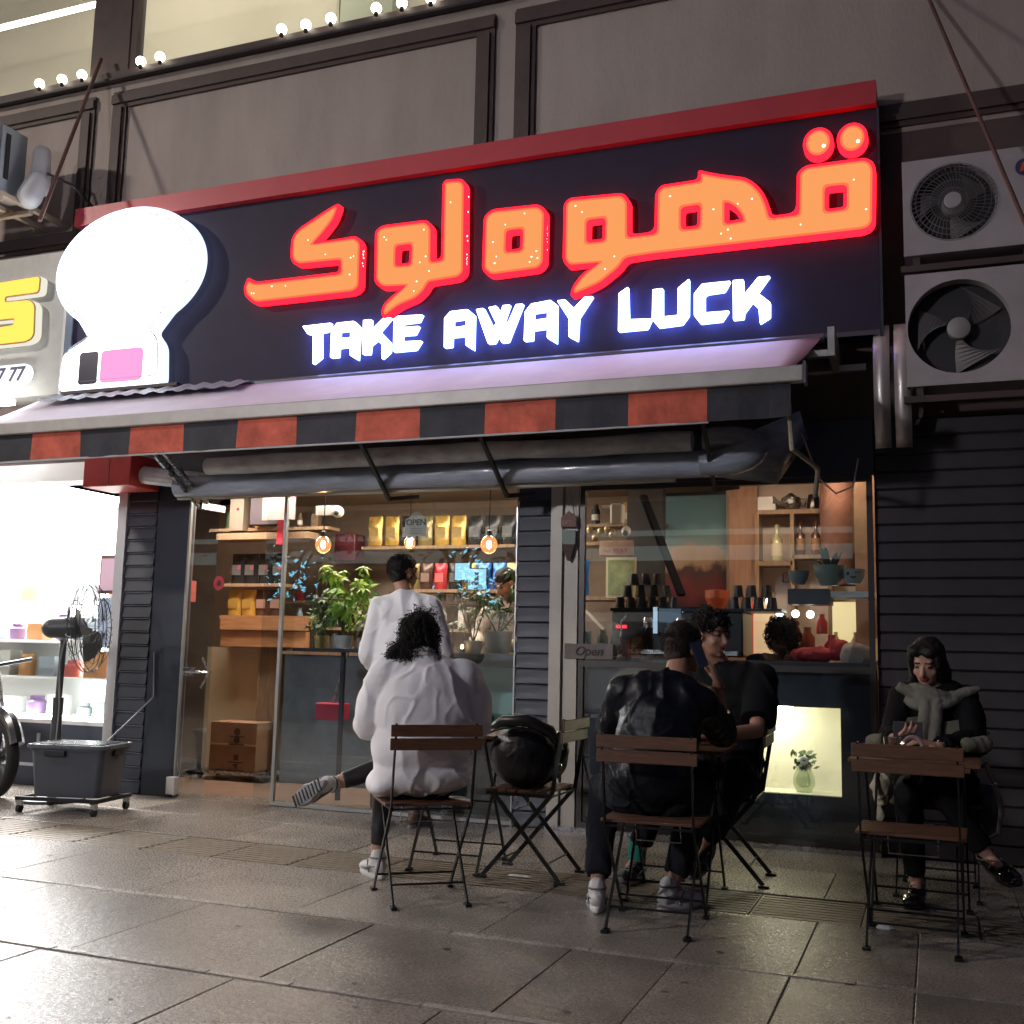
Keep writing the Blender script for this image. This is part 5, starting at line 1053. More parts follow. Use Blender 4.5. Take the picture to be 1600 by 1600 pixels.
# picture and way sign left of cups
p = at(937, 845, 8.4); q_ = at(990, 868, 8.4)
t = thing('way_sign', 'small weathered board reading WAY above the framed green picture', 'sign', p)
MB().box(p.x, q_.x, 8.39, 8.41, q_.z, p.z, bev=.006).build('board', mat('way_board', (.42, .30, .24), .7, var=.2), t)
text('WAY', .055, mat('way_red', (.5, .08, .06), .7), 'lettering', t, ((p.x * .38 + q_.x * .62), 8.386, q_.z + .04), .001, ext=.001)
text('<--', .045, mat('way_arrow', (.4, .12, .1), .7), 'arrow_mark', t, ((p.x * .8 + q_.x * .2), 8.386, q_.z + .04), .0, ext=.001)
p = at(947, 871, 8.4); q_ = at(993, 934, 8.4)
t = thing('framed_picture', 'pale framed green and yellow picture left of the stacked cups', 'picture', p)
MB().box(p.x, q_.x, 8.40, 8.42, q_.z, p.z).build('frame', mat('cream_frame', (.68, .6, .4), .6), t)
MB().box(p.x + .02, q_.x - .02, 8.394, 8.399, q_.z + .02, p.z - .02).build('print', mat('green_print', (.28, .32, .15), .6, var=.5, scale=6), t)
MB().box(-2.35, -2.05, 8.6, 8.7, 1.1, 2.6).build('dark_post', mat('dark_post', (.05, .045, .045), .6), shop)
a = at(1005, 775, 8.2); b = at(1065, 930, 7.9); tag(MB().bar(a, b, .06, .03).build('ladder_rail', mat('ladder_dark', (.012, .011, .012), .9, spec=.05)), 'dark slanting ladder rail in front of the large framed picture', 'ladder')
a = at(916, 955, 7.5); b = at(945, 985, 7.3); tag(MB().tube([a, b], .012, 8).build('pale_rod', mat('pale_rod', (.6, .5, .42), .4)), 'short pale slanting rod low in the right window', 'rod')
a = at(962, 800, 8.0); t = thing('wall_speaker', 'small white wall speaker near the ceiling left of the large picture', 'speaker', a); MB().box(a.x - .05, a.x + .05, 8.0, 8.1, a.z - .09, a.z + .07, bev=.02).build('speaker_body', M_WHITEP, t)
MB().box(a.x - .12, a.x - .051, 8.03, 8.07, a.z + .04, a.z + .06).build('arm', M_WHITEP, t)
a = at(935, 835, 8.3); t = thing('toy_figurine', 'gold-coloured bundle of small trinkets on the shelf above the WAY board', 'trinkets', a); q = MB()
for i in range(9): q.ell(a + Vector((random.uniform(-.07, .14), random.uniform(-.03, .03), random.uniform(-.04, .05))), (.03, .03, .03), n=8, k=5)
q.build('trinket', mat('gold_trinket', (.5, .4, .2), .35, metal=.4), t, smooth=True)
# pots hanging inside right window: bowls with faces
def bowlpot(px, py, r_, col, label, face=False, plant=True):
    p = at(px, py, 7.35); t = thing('bowl_pot', label, 'plant pot', p, group='bowl shaped plant pots in the right window')
    MB().lathe((p.x, 7.35, p.z - r_ * .8), [(0, 0), (r_ * .55, 0), (r_ * .85, r_ * .5), (r_, r_ * 1.25), (r_ * .95, r_ * 1.25), (r_ * .8, r_ * .6), (0, r_ * .2)], 26).build('bowl', col, t, smooth=True)
    z0_ = p.z
    if face:
        f = MB(); M_INK = mat('face_ink', (.02, .02, .02), .5)
        yf = 7.35 - r_ * .93
        f.ell((p.x - r_ * .42, yf + .006, p.z + r_ * .05), (r_ * .09, .006, r_ * .15), n=10, k=6)
        f.tube([(p.x + r_ * (.18 + .1 * k), yf - .0 + .004 * k, p.z + r_ * (.10 + .06 * math.sin(k * .8))) for k in range(5)], .0035, 5)
        f.tube([(p.x - r_ * .22 + r_ * .11 * k, yf + .004, p.z - r_ * (.18 + .12 * math.sin(PI * k / 4))) for k in range(5)], .0045, 5); f.build('drawn_face', M_INK, t)
    if plant:
        lf = MB()
        for i in range(9):
            a_ = random.uniform(0, 2 * PI); h_ = random.uniform(.05, .12); c_0 = Vector((p.x + .03 * math.cos(a_), 7.35 + .03 * math.sin(a_), p.z + r_ * .35)); tip = c_0 + Vector((.05 * math.cos(a_), .05 * math.sin(a_), h_))
            Mx = (tip - c_0).to_track_quat('Z', 'Y').to_matrix(); lf.ell((c_0 + tip) / 2, (.020, .010, h_ * .62), Mx, n=8, k=6)
        lf.build('leaves', mat('pot_leaf', (.02, .035, .02), .5), t, smooth=True)
    return t, p
M_SAGE = mat('sage_ceramic', (.22, .28, .25), .3); M_GREYC = mat('grey_ceramic', (.18, .21, .22), .35)
bowlpot(1296, 895, .105, M_SAGE, 'large sage green bowl pot with dark leafy plant', False, True)
bowlpot(1248, 900, .070, M_GREYC, 'grey pot with looped handle left of the sage green bowl', False, False)
bowlpot(1334, 898, .075, mat('face_ceramic', (.30, .34, .34), .35), 'pale bowl pot with a drawn winking face', True, False)
p = at(1248, 900, 7.35); MB().tube([(p.x - .06, 7.35, p.z + .03), (p.x - .10, 7.35, p.z + .02), (p.x - .10, 7.35, p.z - .04), (p.x - .06, 7.35, p.z - .04)], .008, 6).build('loop_handle', mat('rope', (.2, .12, .07), .8), [o for o in COL.objects if o.name.startswith('bowl_pot')][1])
a = at(1235, 922, 7.45); b = at(1300, 930, 7.45); MB().box(a.x, b.x, 7.30, 7.55, a.z - .10, a.z - .0).build('dark_shelf_box', M_GREYP, shop)
a = at(1362, 925, 7.4); MB().box(at(1300, 925, 7.4).x, -.36, 7.30, 7.55, a.z - .04, a.z - .002).build('pale_shelf', M_WHITEP, shop)
# warm lit area low right
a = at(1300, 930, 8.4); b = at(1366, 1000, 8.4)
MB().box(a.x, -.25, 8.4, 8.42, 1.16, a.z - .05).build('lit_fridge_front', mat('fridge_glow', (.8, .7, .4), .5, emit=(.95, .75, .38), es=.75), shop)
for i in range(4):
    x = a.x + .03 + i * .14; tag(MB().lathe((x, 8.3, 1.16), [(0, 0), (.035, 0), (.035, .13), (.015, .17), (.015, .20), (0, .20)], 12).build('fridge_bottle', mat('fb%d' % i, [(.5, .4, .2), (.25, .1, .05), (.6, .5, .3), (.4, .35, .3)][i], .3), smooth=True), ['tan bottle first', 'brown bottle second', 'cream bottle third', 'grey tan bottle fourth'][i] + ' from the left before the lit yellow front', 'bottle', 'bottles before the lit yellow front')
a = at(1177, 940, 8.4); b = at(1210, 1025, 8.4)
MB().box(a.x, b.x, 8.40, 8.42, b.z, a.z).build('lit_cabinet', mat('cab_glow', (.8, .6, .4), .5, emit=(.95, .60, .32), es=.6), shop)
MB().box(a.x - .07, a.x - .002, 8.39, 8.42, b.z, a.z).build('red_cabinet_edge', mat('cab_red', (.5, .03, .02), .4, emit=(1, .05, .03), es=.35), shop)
for i, (px, py, c, l_) in enumerate(((1202, 940, (1, .8, .5), 'warm white light dot above the dark head'), (1218, 958, (.8, .9, 1), 'cool white light dot right above the dark head'), (1243, 959, (1, .85, .7), 'white light dot right of the dark head'), (1266, 960, (1, .9, .75), 'white light dot near the red cups'))):
    p = at(px, py, 8.1); tag(MB().ell(p, (.028, .028, .028), n=12, k=8).build('spot_lamp', emat('spot%d' % i, c, 9), smooth=True), l_, 'lamp', 'small round lamps deep in the right window')
for i, (px, py, s, c, l_) in enumerate(((1240, 985, .08, (.5, .05, .04), 'red cup stack left'), (1262, 1000, .09, (.45, .12, .08), 'red brown jar'), (1284, 975, .07, (.55, .06, .04), 'tall red bottle'), (1232, 1010, .07, (.5, .4, .32), 'cream jar'), (1300, 1012, .09, (.5, .03, .03), 'red folded cloth pile'), (1250, 1020, .06, (.25, .25, .28), 'grey tin'))):
    p = at(px, py, 8.0); tag(MB().lathe((p.x, 8.0, p.z - s), [(0, 0), (s * .55, 0), (s * .6, s * 1.2), (s * .3, s * 1.6), (s * .3, s * 2), (0, s * 2)], 14).build('counter_jar', mat('cj%d' % i, c, .35), smooth=True), l_ + ' on the inner counter right of the dark head', 'jar', 'jars on the inner counter')
p = at(1280, 1018, 7.75); q = MB(); q.ell((p.x, 7.7, p.z - .02), (.20, .09, .05)).ell((p.x + .15, 7.7, p.z + .02), (.07, .07, .07)); vox(q, 'red_cloth', mat('red_cloth', (.35, .02, .03), .8), None, .008, 4, .02, 10)[0]
tag(bpy.data.objects['red_cloth'], 'crumpled red cloth lying on the bar in the right window', 'cloth')
p = at(1338, 1018, 7.6); q = MB(); q.ell((p.x, 7.6, p.z - .03), (.11, .08, .09)); vox(q, 'grey_cloth_bag', mat('grey_bag', (.25, .22, .20), .8), None, .008, 4, .02, 10)[0]
tag(bpy.data.objects['grey_cloth_bag'], 'grey rumpled bag on the bar near the right window edge', 'bag')
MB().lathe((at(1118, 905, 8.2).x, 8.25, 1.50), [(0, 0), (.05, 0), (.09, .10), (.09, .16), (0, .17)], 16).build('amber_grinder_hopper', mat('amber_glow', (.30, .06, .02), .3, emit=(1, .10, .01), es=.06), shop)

# ---------------------------------------------------------------- potted plants in the left window
def leafplant(name, label, base, pot_r, pot_h, potm, lm, stems, lsize, spread, seed, group='pot plants in the left window'):
    rnd = random.Random(seed); t = thing(name, label, 'plant', base, group=group); b = Vector(base)
    MB().lathe(b, [(0, 0), (pot_r * .8, 0), (pot_r, pot_h), (pot_r * .92, pot_h), (pot_r * .85, pot_h * .8), (0, pot_h * .8)], 24).build('pot', potm, t, smooth=True)
    st_ = MB(); lf = MB()
    for (tx, ty, tz, nl) in stems:
        top = b + Vector((tx, ty, tz)); s0 = b + Vector((0, 0, pot_h * .8)); mid = (s0 + top) / 2 + Vector((tx * .25, 0, .04)); st_.tube([s0, mid, top], [.006, .005, .003], 6)
        for i in range(nl):
            u = rnd.uniform(.35, 1.05); c = (s0.lerp(mid, u * 2) if u < .5 else mid.lerp(top, u * 2 - 1)) + Vector([rnd.gauss(0, spread) for _ in range(3)])
            # palmate cluster
            ax_ = Vector((rnd.gauss(0, .6), rnd.gauss(-.3, .6), rnd.uniform(.1, 1))).normalized(); u1 = ax_.orthogonal().normalized(); u2 = ax_.cross(u1)
            k_ = rnd.randint(5, 7); L_ = lsize * rnd.uniform(.7, 1.15)
            for j in range(k_):
                a = 2 * PI * j / k_ + rnd.uniform(-.15, .15); d = (u1 * math.cos(a) + u2 * math.sin(a)) - ax_ * .35; d.normalize(); sd_ = d.cross(ax_).normalized() * L_ * .19
                p0 = c; p1 = c + d * L_ * .5; p2 = c + d * L_ - ax_ * L_ * .25
                lf.add([p0, p1 + sd_, p2, p1 - sd_, p1 + ax_ * L_ * .04], [(0, 1, 4), (1, 2, 4), (2, 3, 4), (3, 0, 4)])
    st_.build('stem', mat('stem_brown', (.10, .08, .04), .7), t); lf.build('leaves', lm, t)
    return t
def leafm(name, c):
    m = mat(name, c, .42, var=.35, scale=12); b = m.node_tree.nodes['Principled BSDF']; b.inputs['Transmission Weight'].default_value = 0; b.inputs['Subsurface Weight'].default_value = .25; b.inputs['Subsurface Radius'].default_value = (.01, .02, .004); return m
M_L1 = leafm('leaf_green', (.30, .50, .06)); M_L2 = leafm('leaf_dark', (.12, .20, .06)); M_L3 = leafm('leaf_grey', (.26, .33, .18))
p = at(536, 1013, 7.5); zb = 1.148
leafplant('potted_plant', 'bushy bright green umbrella plant in a white pot left of the standing man', (p.x, 7.5, p.z), .075, .10, M_WHITEP, M_L1, [(-.10, 0, .60, 13), (.15, .03, .58, 13), (.02, -.04, .45, 8), (-.04, .05, .30, 7), (.20, .0, .35, 4)], .10, .045, 5)
p = at(502, 1013, 7.5)
leafplant('potted_plant', 'smaller leafy plant in a yellow patterned pot beside the bright green one', (p.x, 7.5, p.z), .06, .10, mat('yellow_pot', (.50, .38, .12), .5, var=.4, scale=20), M_L2, [(.0, 0, .42, 12), (-.08, .03, .32, 8), (.08, 0, .30, 7)], .08, .05, 6)
MB().box(at(470, 1013, 7.5).x, at(575, 1013, 7.5).x, 7.38, 7.62, at(530, 1013, 7.5).z - .03, at(530, 1013, 7.5).z - .002).box(at(534, 1013, 7.5).x, at(534, 1013, 7.5).x + .03, 7.49, 7.52, 0, at(530, 1013, 7.5).z - .03).build('plant_shelf', M_BAR, shop)
p = at(778, 1013, 7.3)
leafplant('potted_plant', 'large white pot with loose dark green plant beside the blue board pillar', (p.x, 7.3, 1.147), .105, .16, mat('pot_cream', (.55, .53, .46), .5), M_L2, [(-.15, 0, .42, 8), (.12, 0, .50, 8), (.02, -.03, .34, 8), (.16, .03, .36, 5)], .07, .04, 8)
p = at(735, 1013, 7.3)
leafplant('potted_plant', 'thin grey green plant in a small grey pot behind the seated woman', (p.x, 7.35, 1.147), .07, .09, mat('pot_grey', (.32, .34, .33), .5), M_L3, [(-.12, .0, .42, 12), (.02, .0, .50, 12), (.08, .02, .38, 10), (-.05, 0, .28, 8)], .035, .05, 9)
p = at(700, 1013, 7.3)
leafplant('potted_plant', 'low sparse plant in a small dark pot left of the grey pot', (p.x, 7.3, 1.147), .045, .07, mat('pot_dark', (.10, .05, .03), .5), M_L3, [(-.05, .0, .20, 8), (.05, .0, .22, 8)], .035, .03, 10)
p = at(557, 1010, 7.5)
leafplant('potted_plant', 'pale drooping grass plant just left of the standing man', (p.x + .12, 7.5, at(536, 1013, 7.5).z), .04, .06, M_GREYC, leafm('leaf_pale', (.30, .30, .16)), [(-.05, .0, .22, 7), (.06, .0, .20, 7)], .10, .02, 12)
t = thing('tea_light', 'small lit tea light on the bar left of the large white pot', 'candle', (-3.32, 7.25, 1.146)); p = at(722, 1008, 7.25)
MB().lathe((p.x, 7.25, 1.146), [(0, 0), (.022, 0), (.022, .03), (0, .03)], 14).build('holder', M_GREYC, t); MB().ell((p.x, 7.25, 1.19), (.012, .012, .02), n=8, k=6).build('flame', emat('flame', (1, .6, .25), 12), t)
t.location = (p.x, 7.25, 1.146)
for c in t.children: c.location = c.location - Vector((p.x + 3.32, 0, 0))
# red dustpan
p = at(517, 1110, 7.9); t = thing('dustpan', 'long handled red dustpan standing inside the left window', 'dustpan', (p.x, 7.9, .4))
a = at(545, 1010, 7.9); MB().box(p.x - .12, p.x + .12, 7.85, 8.0, p.z - .08, p.z + .06, bev=.01).build('pan', mat('pan_red', (.45, .03, .07), .5), t); MB().tube([(p.x, 7.92, p.z + .05), (a.x, 7.92, a.z)], .010, 8).build('handle', M_STEEL, t)
# inner lamps of the shop
tag(MB().box(-6.3, -3.0, 7.9, 8.15, 2.565, 2.595).build('ceiling_lamp', emat('warm_panel', (1, .87, .74), 42)), 'long warm ceiling lamp in the left part of the coffee shop', 'lamp', 'ceiling lamps of the coffee shop')
tag(MB().box(-1.6, -.5, 8.0, 8.2, 2.565, 2.595).build('ceiling_lamp', emat('warm_panel2', (1, .70, .48), 22)), 'warm ceiling lamp in the right part of the coffee shop', 'lamp', 'ceiling lamps of the coffee shop')
# ---------------------------------------------------------------- people
SKIN = mat('skin', (.38, .20, .13), .5, var=.08, scale=20, sub=.15)
SKIN2 = mat('skin_pale', (.48, .27, .19), .48, var=.06, scale=20, sub=.15)
LIP = mat('lips', (.28, .05, .05), .4); DARKEYE = mat('brow_and_lash', (.02, .012, .01), .6)
class Fr:
    """a body frame: r to the person's right, f forward"""
    def __init__(s, x, y, deg):
        a = R(deg); s.o = Vector((x, y, 0)); s.f = Vector((-math.sin(a), math.cos(a), 0)); s.r = Vector((s.f.y, -s.f.x, 0))
    def __call__(s, r_, f_, z): return s.o + s.r * r_ + s.f * f_ + Vector((0, 0, z))
def rotm(f, u):
    f = f.normalized(); r_ = f.cross(u).normalized(); u = r_.cross(f); return Matrix((r_, f, u)).transposed()
def head_prims(q, c, f, u=Vector((0, 0, 1)), k=1.0):
    M = rotm(f, u); P_ = lambda a, b, d: c + M @ Vector((a, b, d)) * k; E = lambda p, r_: q.ell(p, [x * k for x in r_], M, 20, 14)
    E(P_(0, -.012, .022), (.073, .092, .088)); E(P_(0, .028, -.030), (.060, .060, .078)); E(P_(0, .035, -.075), (.046, .045, .038)); E(P_(0, .062, -.100), (.021, .018, .016))
    q.cap(P_(0, .082, .004), P_(0, .106, -.034), .009 * k, .012 * k); E(P_(0, .094, -.040), (.017, .011, .009))
    q.cap(P_(-.036, .068, .022), P_(.036, .068, .022), .013 * k, .013 * k); E(P_(-.038, .052, -.034), (.022, .024, .022)); E(P_(.038, .052, -.034), (.022, .024, .022))
    E(P_(0, .082, -.060), (.024, .011, .0065)); E(P_(0, .080, -.070), (.020, .011, .0075))
    for s in (-1, 1): E(P_(s * .076, -.008, -.010), (.010, .020, .032)); E(P_(s * .031, .069, .000), (.013, .012, .010))
    return P_, M
def hand(q, w_, d, n, side, curl=.4, k=1.0, spread=.08, thumb=.8):
    d = d.normalized(); n = (n - d * n.dot(d)).normalized(); s = d.cross(n).normalized() * side
    L_ = ((.030, .072), (.010, .082), (-.010, .076), (-.029, .060))
    for i, (o, l_) in enumerate(L_):
        kn = w_ + d * (.085 - abs(o - .01) * .25) * k + s * o * k; q.cap(w_ + s * o * .5 * k, kn, .014 * k, .0115 * k, 10)
        p = kn; a = curl * (1 + .12 * i) * .6; dd = (d + s * o * spread * 20 * .25).normalized()
        for seg, fr_ in enumerate((.45, .32, .25)):
            di = dd * math.cos(a) + n * math.sin(a); p2 = p + di * l_ * fr_ * k; q.cap(p, p2, (.0095 - .0010 * seg) * k, (.0088 - .0012 * seg) * k, 8); p = p2; a += curl * .9
    b = w_ + d * .025 * k + s * .024 * k + n * .006 * k; t1 = b + (d * .55 + s * thumb + n * .35).normalized() * .042 * k; t2 = t1 + (d * .85 + s * .25 + n * .45).normalized() * .034 * k
    q.cap(b, t1, .014 * k, .011 * k, 8).cap(t1, t2, .0105 * k, .0085 * k, 8)
def paint_face(ob, P_, M, k=1.0):
    me = ob.data; me.materials.append(LIP); me.materials.append(DARKEYE)
    off = wloc(ob); n = len(me.polygons); c = np.empty(n * 3); me.polygons.foreach_get('center', c); c = c.reshape(-1, 3) + np.array(off)
    Mi = np.array(M.inverted()); o = np.array(P_(0, 0, 0)); l = (Mi @ (c - o).T).T / k; idx = np.zeros(n, int)
    lips = (np.abs(l[:, 0]) < .025) & (l[:, 1] > .078) & (l[:, 2] < -.055) & (l[:, 2] > -.077); idx[lips] = 1
    for s in (-1, 1):
        ey = (((l[:, 0] - s * .032) / .015) ** 2 + ((l[:, 2] - .000) / .0055) ** 2 < 1) & (l[:, 1] > .055); idx[ey] = 2
        br = (np.abs(l[:, 0] - s * .033) < .021) & (np.abs(l[:, 2] - .024 + abs(0)) < .0045) & (l[:, 1] > .05); idx[br] = 2
    me.polygons.foreach_set('material_index', idx.astype(np.int32)); me.update()
def shoe(par, ank, toe, up_, m, sm, name='shoe', L=.27, tread=False):
    """ank = ankle joint, toe = direction of the toes, up_ = direction of the shin"""
    d = toe.normalized(); u = (up_ - d * up_.dot(d)).normalized(); M = rotm(d, u); P_ = lambda a, b, z: ank + M @ Vector((a, b, z))
    q = MB(); E = lambda p, r_: q.ell(p, r_, M, 18, 12)
    E(P_(0, -.035, -.045), (.036, .045, .040)); E(P_(0, .03, -.045), (.038, .075, .038)); E(P_(0, .10, -.060), (.046, .07, .030)); E(P_(0, .14, -.064), (.042, .048, .025)); q.cap(P_(0, -.02, -.03), P_(0, -.018, .008), .040, .041)
    up = vox(q, name, m, par, .005, 5, .004, 30)[0]
    s = MB(); n = 28; lo = []
    for k_ in range(n):
        a = 2 * PI * k_ / n; y_ = .055 + .135 * math.sin(a); w_ = .046 * (1 - .22 * (y_ < .04)) * math.cos(a) * (1 if y_ < .12 else .98)
        lo.append((w_, y_))
    rings = []
    for z, g_ in ((-.100, .94), (-.094, 1.02), (-.078, 1.04), (-.070, .98)): rings += [P_(x * g_, .055 + (y_ - .055) * g_, z + (.012 if y_ > .16 else 0)) for x, y_ in lo]
    fs = [(i * n + k_, i * n + (k_ + 1) % n, (i + 1) * n + (k_ + 1) % n, (i + 1) * n + k_) for i in range(3) for k_ in range(n)] + [tuple(range(n))[::-1], tuple(3 * n + k_ for k_ in range(n))]
    s.add(rings, fs); s.build('sole', sm, up, smooth=True)
    if tread:
        tr_ = MB()
        for i in range(9): tr_.bar(P_(-.030, -.05 + i * .027, -.1015), P_(.030, -.05 + i * .027, -.1015), .010, .004)
        tr_.build('tread', mat('tread_dark', (.07, .07, .075), .6), up)
    lc = MB()
    for i in range(4): lc.tube([P_(-.022, .045 + i * .022, -.012 - i * .008), P_(0, .05 + i * .022, -.004 - i * .009), P_(.022, .045 + i * .022, -.012 - i * .008)], .0032, 5)
    lc.build('laces', sm, up)
    tm = MB()
    for s_ in (-1, 1):
        tm.tube([P_(s_ * .034, -.055, -.035), P_(s_ * .040, -.01, -.040), P_(s_ * .043, .04, -.055), P_(s_ * .047, .09, -.058)], [.003, .006, .006, .003], 6)
        tm.tube([P_(s_ * .040, .0, -.072), P_(s_ * .038, .03, -.04), P_(s_ * .030, .05, -.018)], .0035, 6)
    tm.tube([P_(.04 * math.cos(a_), -.018 + .042 * math.sin(a_), .004) for a_ in [i_ * PI / 8 for i_ in range(17)]], .005, 6)
    tm.build('trim', mat('shoe_trim', (.14, .14, .15), .5), up)
    return up
def body(label, loc, J, skin, face=True, k=1.0, vs=.0055, paint=True):
    """one continuous skin mesh from the joints"""
    q = MB(); P_, M = head_prims(q, J['head'], J['hf'], J.get('hu', Vector((0, 0, 1))), k)
    nb_ = J['neck']; q.cap(P_(0, -.025, -.06), nb_, .052, .058)
    sl, sr = J['sh']; q.cap(sl, sr, .045, .045); q.cap(nb_, J['chest'], .05, .085); q.cap(J['chest'], J['pelvis'], .085, .10)
    for s in (0, 1):
        sh, el, wr = (J['sh'][s], J['el'][s], J['wr'][s]); q.cap(sh, el, .05, .038).cap(el, el.lerp(wr, .35), .038, .038).cap(el.lerp(wr, .35), wr, .038, .024)
        hip, kn, an = (J['hip'][s], J['kn'][s], J['an'][s]); q.cap(hip, kn, .075, .052).cap(kn, kn.lerp(an, .35), .050, .052).cap(kn.lerp(an, .35), an, .052, .032)
        q.cap(an, an + J['toe'][s].normalized() * .06 - (kn - an).normalized() * .03, .030, .022)
        if 'hand' in J and J['hand'][s]: hd_, hn, sd_, cu = J['hand'][s]; hand(q, wr, hd_, hn, sd_, cu)
    r = bpy.data.objects.new('t', None)
    me_o, co = vox(q, 'person', skin, None, vs, 3)
    L = Vector(loc); me_o.data.transform(Matrix.Translation(-L)); me_o.location = L
    bpy.data.objects.remove(r)
    tag(me_o, label, 'person')
    if paint: paint_face(me_o, P_, M, k)
    return me_o, P_, M
def trousers(par, J, m, rs=(.095, .070, .055), hem=.93, wr=.012, hipr=.15, name='trousers', sz=.008):
    q = MB(); q.ell(J['pelvis'], (hipr, hipr * .85, .12))
    for s in (0, 1):
        hip, kn, an = J['hip'][s], J['kn'][s], J['an'][s]; e = kn.lerp(an, hem); q.cap(hip, kn, rs[0], rs[1], 16).tube([kn, kn.lerp(e, .5), e], [rs[1], (rs[1] + rs[2]) / 2 + .004, rs[2]], 16); q.ell(kn, (rs[1],) * 3)
    return vox(q, name, m, par, sz, 6, wr, 9)[0]
def top(par, J, m, name, chest=(.20, .13), waist=(.19, .13), arm=(.075, .062, .05), sleeve=1.0, hem=None, collar=.07, wr=.016, extra=None, sz=.008, ws=7, seed=0, sm=14, up=Vector((0, 0, 1)), slv=.95):
    q = MB(); c, p, n = J['chest'], J['pelvis'], J['neck']; sl, sr = J['sh']; side = (sr - sl).normalized(); ax_ = (n - p).normalized(); M = rotm(side.cross(ax_) * -1, ax_)
    for i in range(7):
        u = i / 6; pt = p.lerp(c, u) if u < 1 else c; w_ = waist[0] * (1 - u) + chest[0] * u; d_ = waist[1] * (1 - u) + chest[1] * u
        q.ell(pt, (w_, d_, .10), M, 22, 10)
    q.ell(c.lerp(n, .45), (chest[0] * .92, chest[1] * .88, .12), M, 22, 10)
    cc = c.lerp(n, .35)
    for t_ in (sl, sr): q.cap(n - ax_ * .045, t_, .062, arm[0] * .92); q.ell(t_.lerp(cc, .45), (arm[0] * 1.15, chest[1] * .85, .12), M); q.ell(t_.lerp(p, .28).lerp(c, .2), (arm[0], chest[1] * .8, .13), M)
    q.tube([c.lerp(n, .7), n - ax_ * .02, n + ax_ * .008], [.10, collar * 1.08, collar], 20)
    for s in (0, 1):
        sh, el, w2 = J['sh'][s], J['el'][s], J['wr'][s]
        if sleeve >= 1: q.cap(sh, el, arm[0], arm[1], 16); q.tube([el, el.lerp(w2, slv * .5), el.lerp(w2, slv)], [arm[1], arm[1] * .96, arm[2]], 16)
        else: q.tube([sh, sh.lerp(el, sleeve)], [arm[0], arm[1]], 16); q.ell(sh, (arm[0],) * 3)
    if hem: q.ell(hem[0], hem[1], M, 24, 12)
    if extra: extra(q)
    return vox(q, name, m, par, sz, sm, wr, ws, seed=seed)[0]
def hairshell(par, P_, M, m, parts, name='hair', sz=.006, wr=.006, ws=30, seed=0):
    q = MB()
    for (a, b, d, r1, r2, r3) in parts: q.ell(P_(a, b, d), (r1, r2, r3), M, 20, 14)
    return vox(q, name, m, par, sz, 3, wr, ws, wst=(1, 1, 1), seed=seed)[0]
def curls(par, P_, M, m, n, cen, rad, name='curls', cr=.010, ln=.055, seed=3, r_=.0032, flt=None):
    rnd = random.Random(seed); q = MB()
    for i in range(n):
        d = Vector((rnd.gauss(0, 1), rnd.gauss(0, 1), rnd.gauss(0, 1))).normalized(); lp = Vector((cen[0] + d.x * rad[0], cen[1] + d.y * rad[1], cen[2] + d.z * rad[2]))
        if flt and not flt(lp): continue
        base = P_(*lp); dn = (Vector((0, 0, -1)) * .7 + (M @ d) * .7 + Vector([rnd.gauss(0, .25) for _ in range(3)])).normalized(); u = dn.orthogonal().normalized(); v = dn.cross(u); ph = rnd.uniform(0, 6); L_ = ln * rnd.uniform(.6, 1.5); c_r = cr * rnd.uniform(.6, 1.3)
        dn = (dn + Vector((0, 0, -.35))).normalized(); q.tube([base + dn * L_ * t / 11 + (u * math.cos(ph + t * .95) + v * math.sin(ph + t * .95)) * c_r for t in range(12)], [r_] * 11 + [.0012], 4, False)
    return q.build(name, m, par, smooth=True)
M_HAIR = mat('black_hair', (.010, .008, .007), .62, spec=.3, bump=.5, bscale=120, stretch=(1, 1, .1), rvar=.1)
M_HAIRB = mat('dark_brown_hair', (.018, .012, .009), .65, spec=.3, bump=.5, bscale=120, stretch=(1, 1, .1))
M_FADE = mat('short_fade', (.045, .027, .021), .7, var=.3, scale=60)
M_SHIRT = mat('white_linen', (.78, .76, .77), .85, var=.04, scale=4, bump=.25, bscale=30)
M_SWEAT = mat('white_sweater', (.82, .82, .85), .9, var=.03, scale=4, bump=.2, bscale=60)
M_LEG = mat('black_leggings', (.010, .010, .012), .5, bump=.1, bscale=20)
M_BTROU = mat('black_trousers', (.010, .010, .012), .85, bump=.2, bscale=20, spec=.12)
M_SNK = mat('sneaker_white', (.55, .54, .52), .55, var=.15, scale=18, bump=.2, bscale=50); M_SOLE = mat('sole_white', (.62, .61, .58), .5)
M_BSH = mat('shoe_black', (.015, .015, .016), .4, bump=.2); M_BSOLE = mat('sole_grey', (.25, .25, .25), .6)

# --- person in the loose white shirt, seen from behind, one ankle over the other knee
F = Fr(-2.33, 4.83, 30)
J = dict(head=F(-.02, .06, 1.225), hf=F.f + F.r * .1, neck=F(-.01, .01, 1.10), chest=F(0, .0, .90), pelvis=F(0, -.02, .56),
         sh=(F(-.185, .01, 1.035), F(.185, .01, 1.035)), el=(F(-.25, .10, .80), F(.26, .10, .80)), wr=(F(-.12, .30, .76), F(.14, .32, .75)),
         hip=(F(-.09, .0, .53), F(.09, .0, .53)), kn=(F(-.15, .43, .53), F(.02, .40, .62)), an=(F(-.185, .42, .10), F(-.44, .28, .475)),
         toe=(F.f * 1 + F.r * -.35, F.r * -.50 + Vector((0, 0, -.42)) + F.f * .60),
         hand=((F.f + F.r * .6, Vector((0, 0, -1)), 1, .5), (F.f - F.r * .6, Vector((0, 0, -1)), -1, .5)))
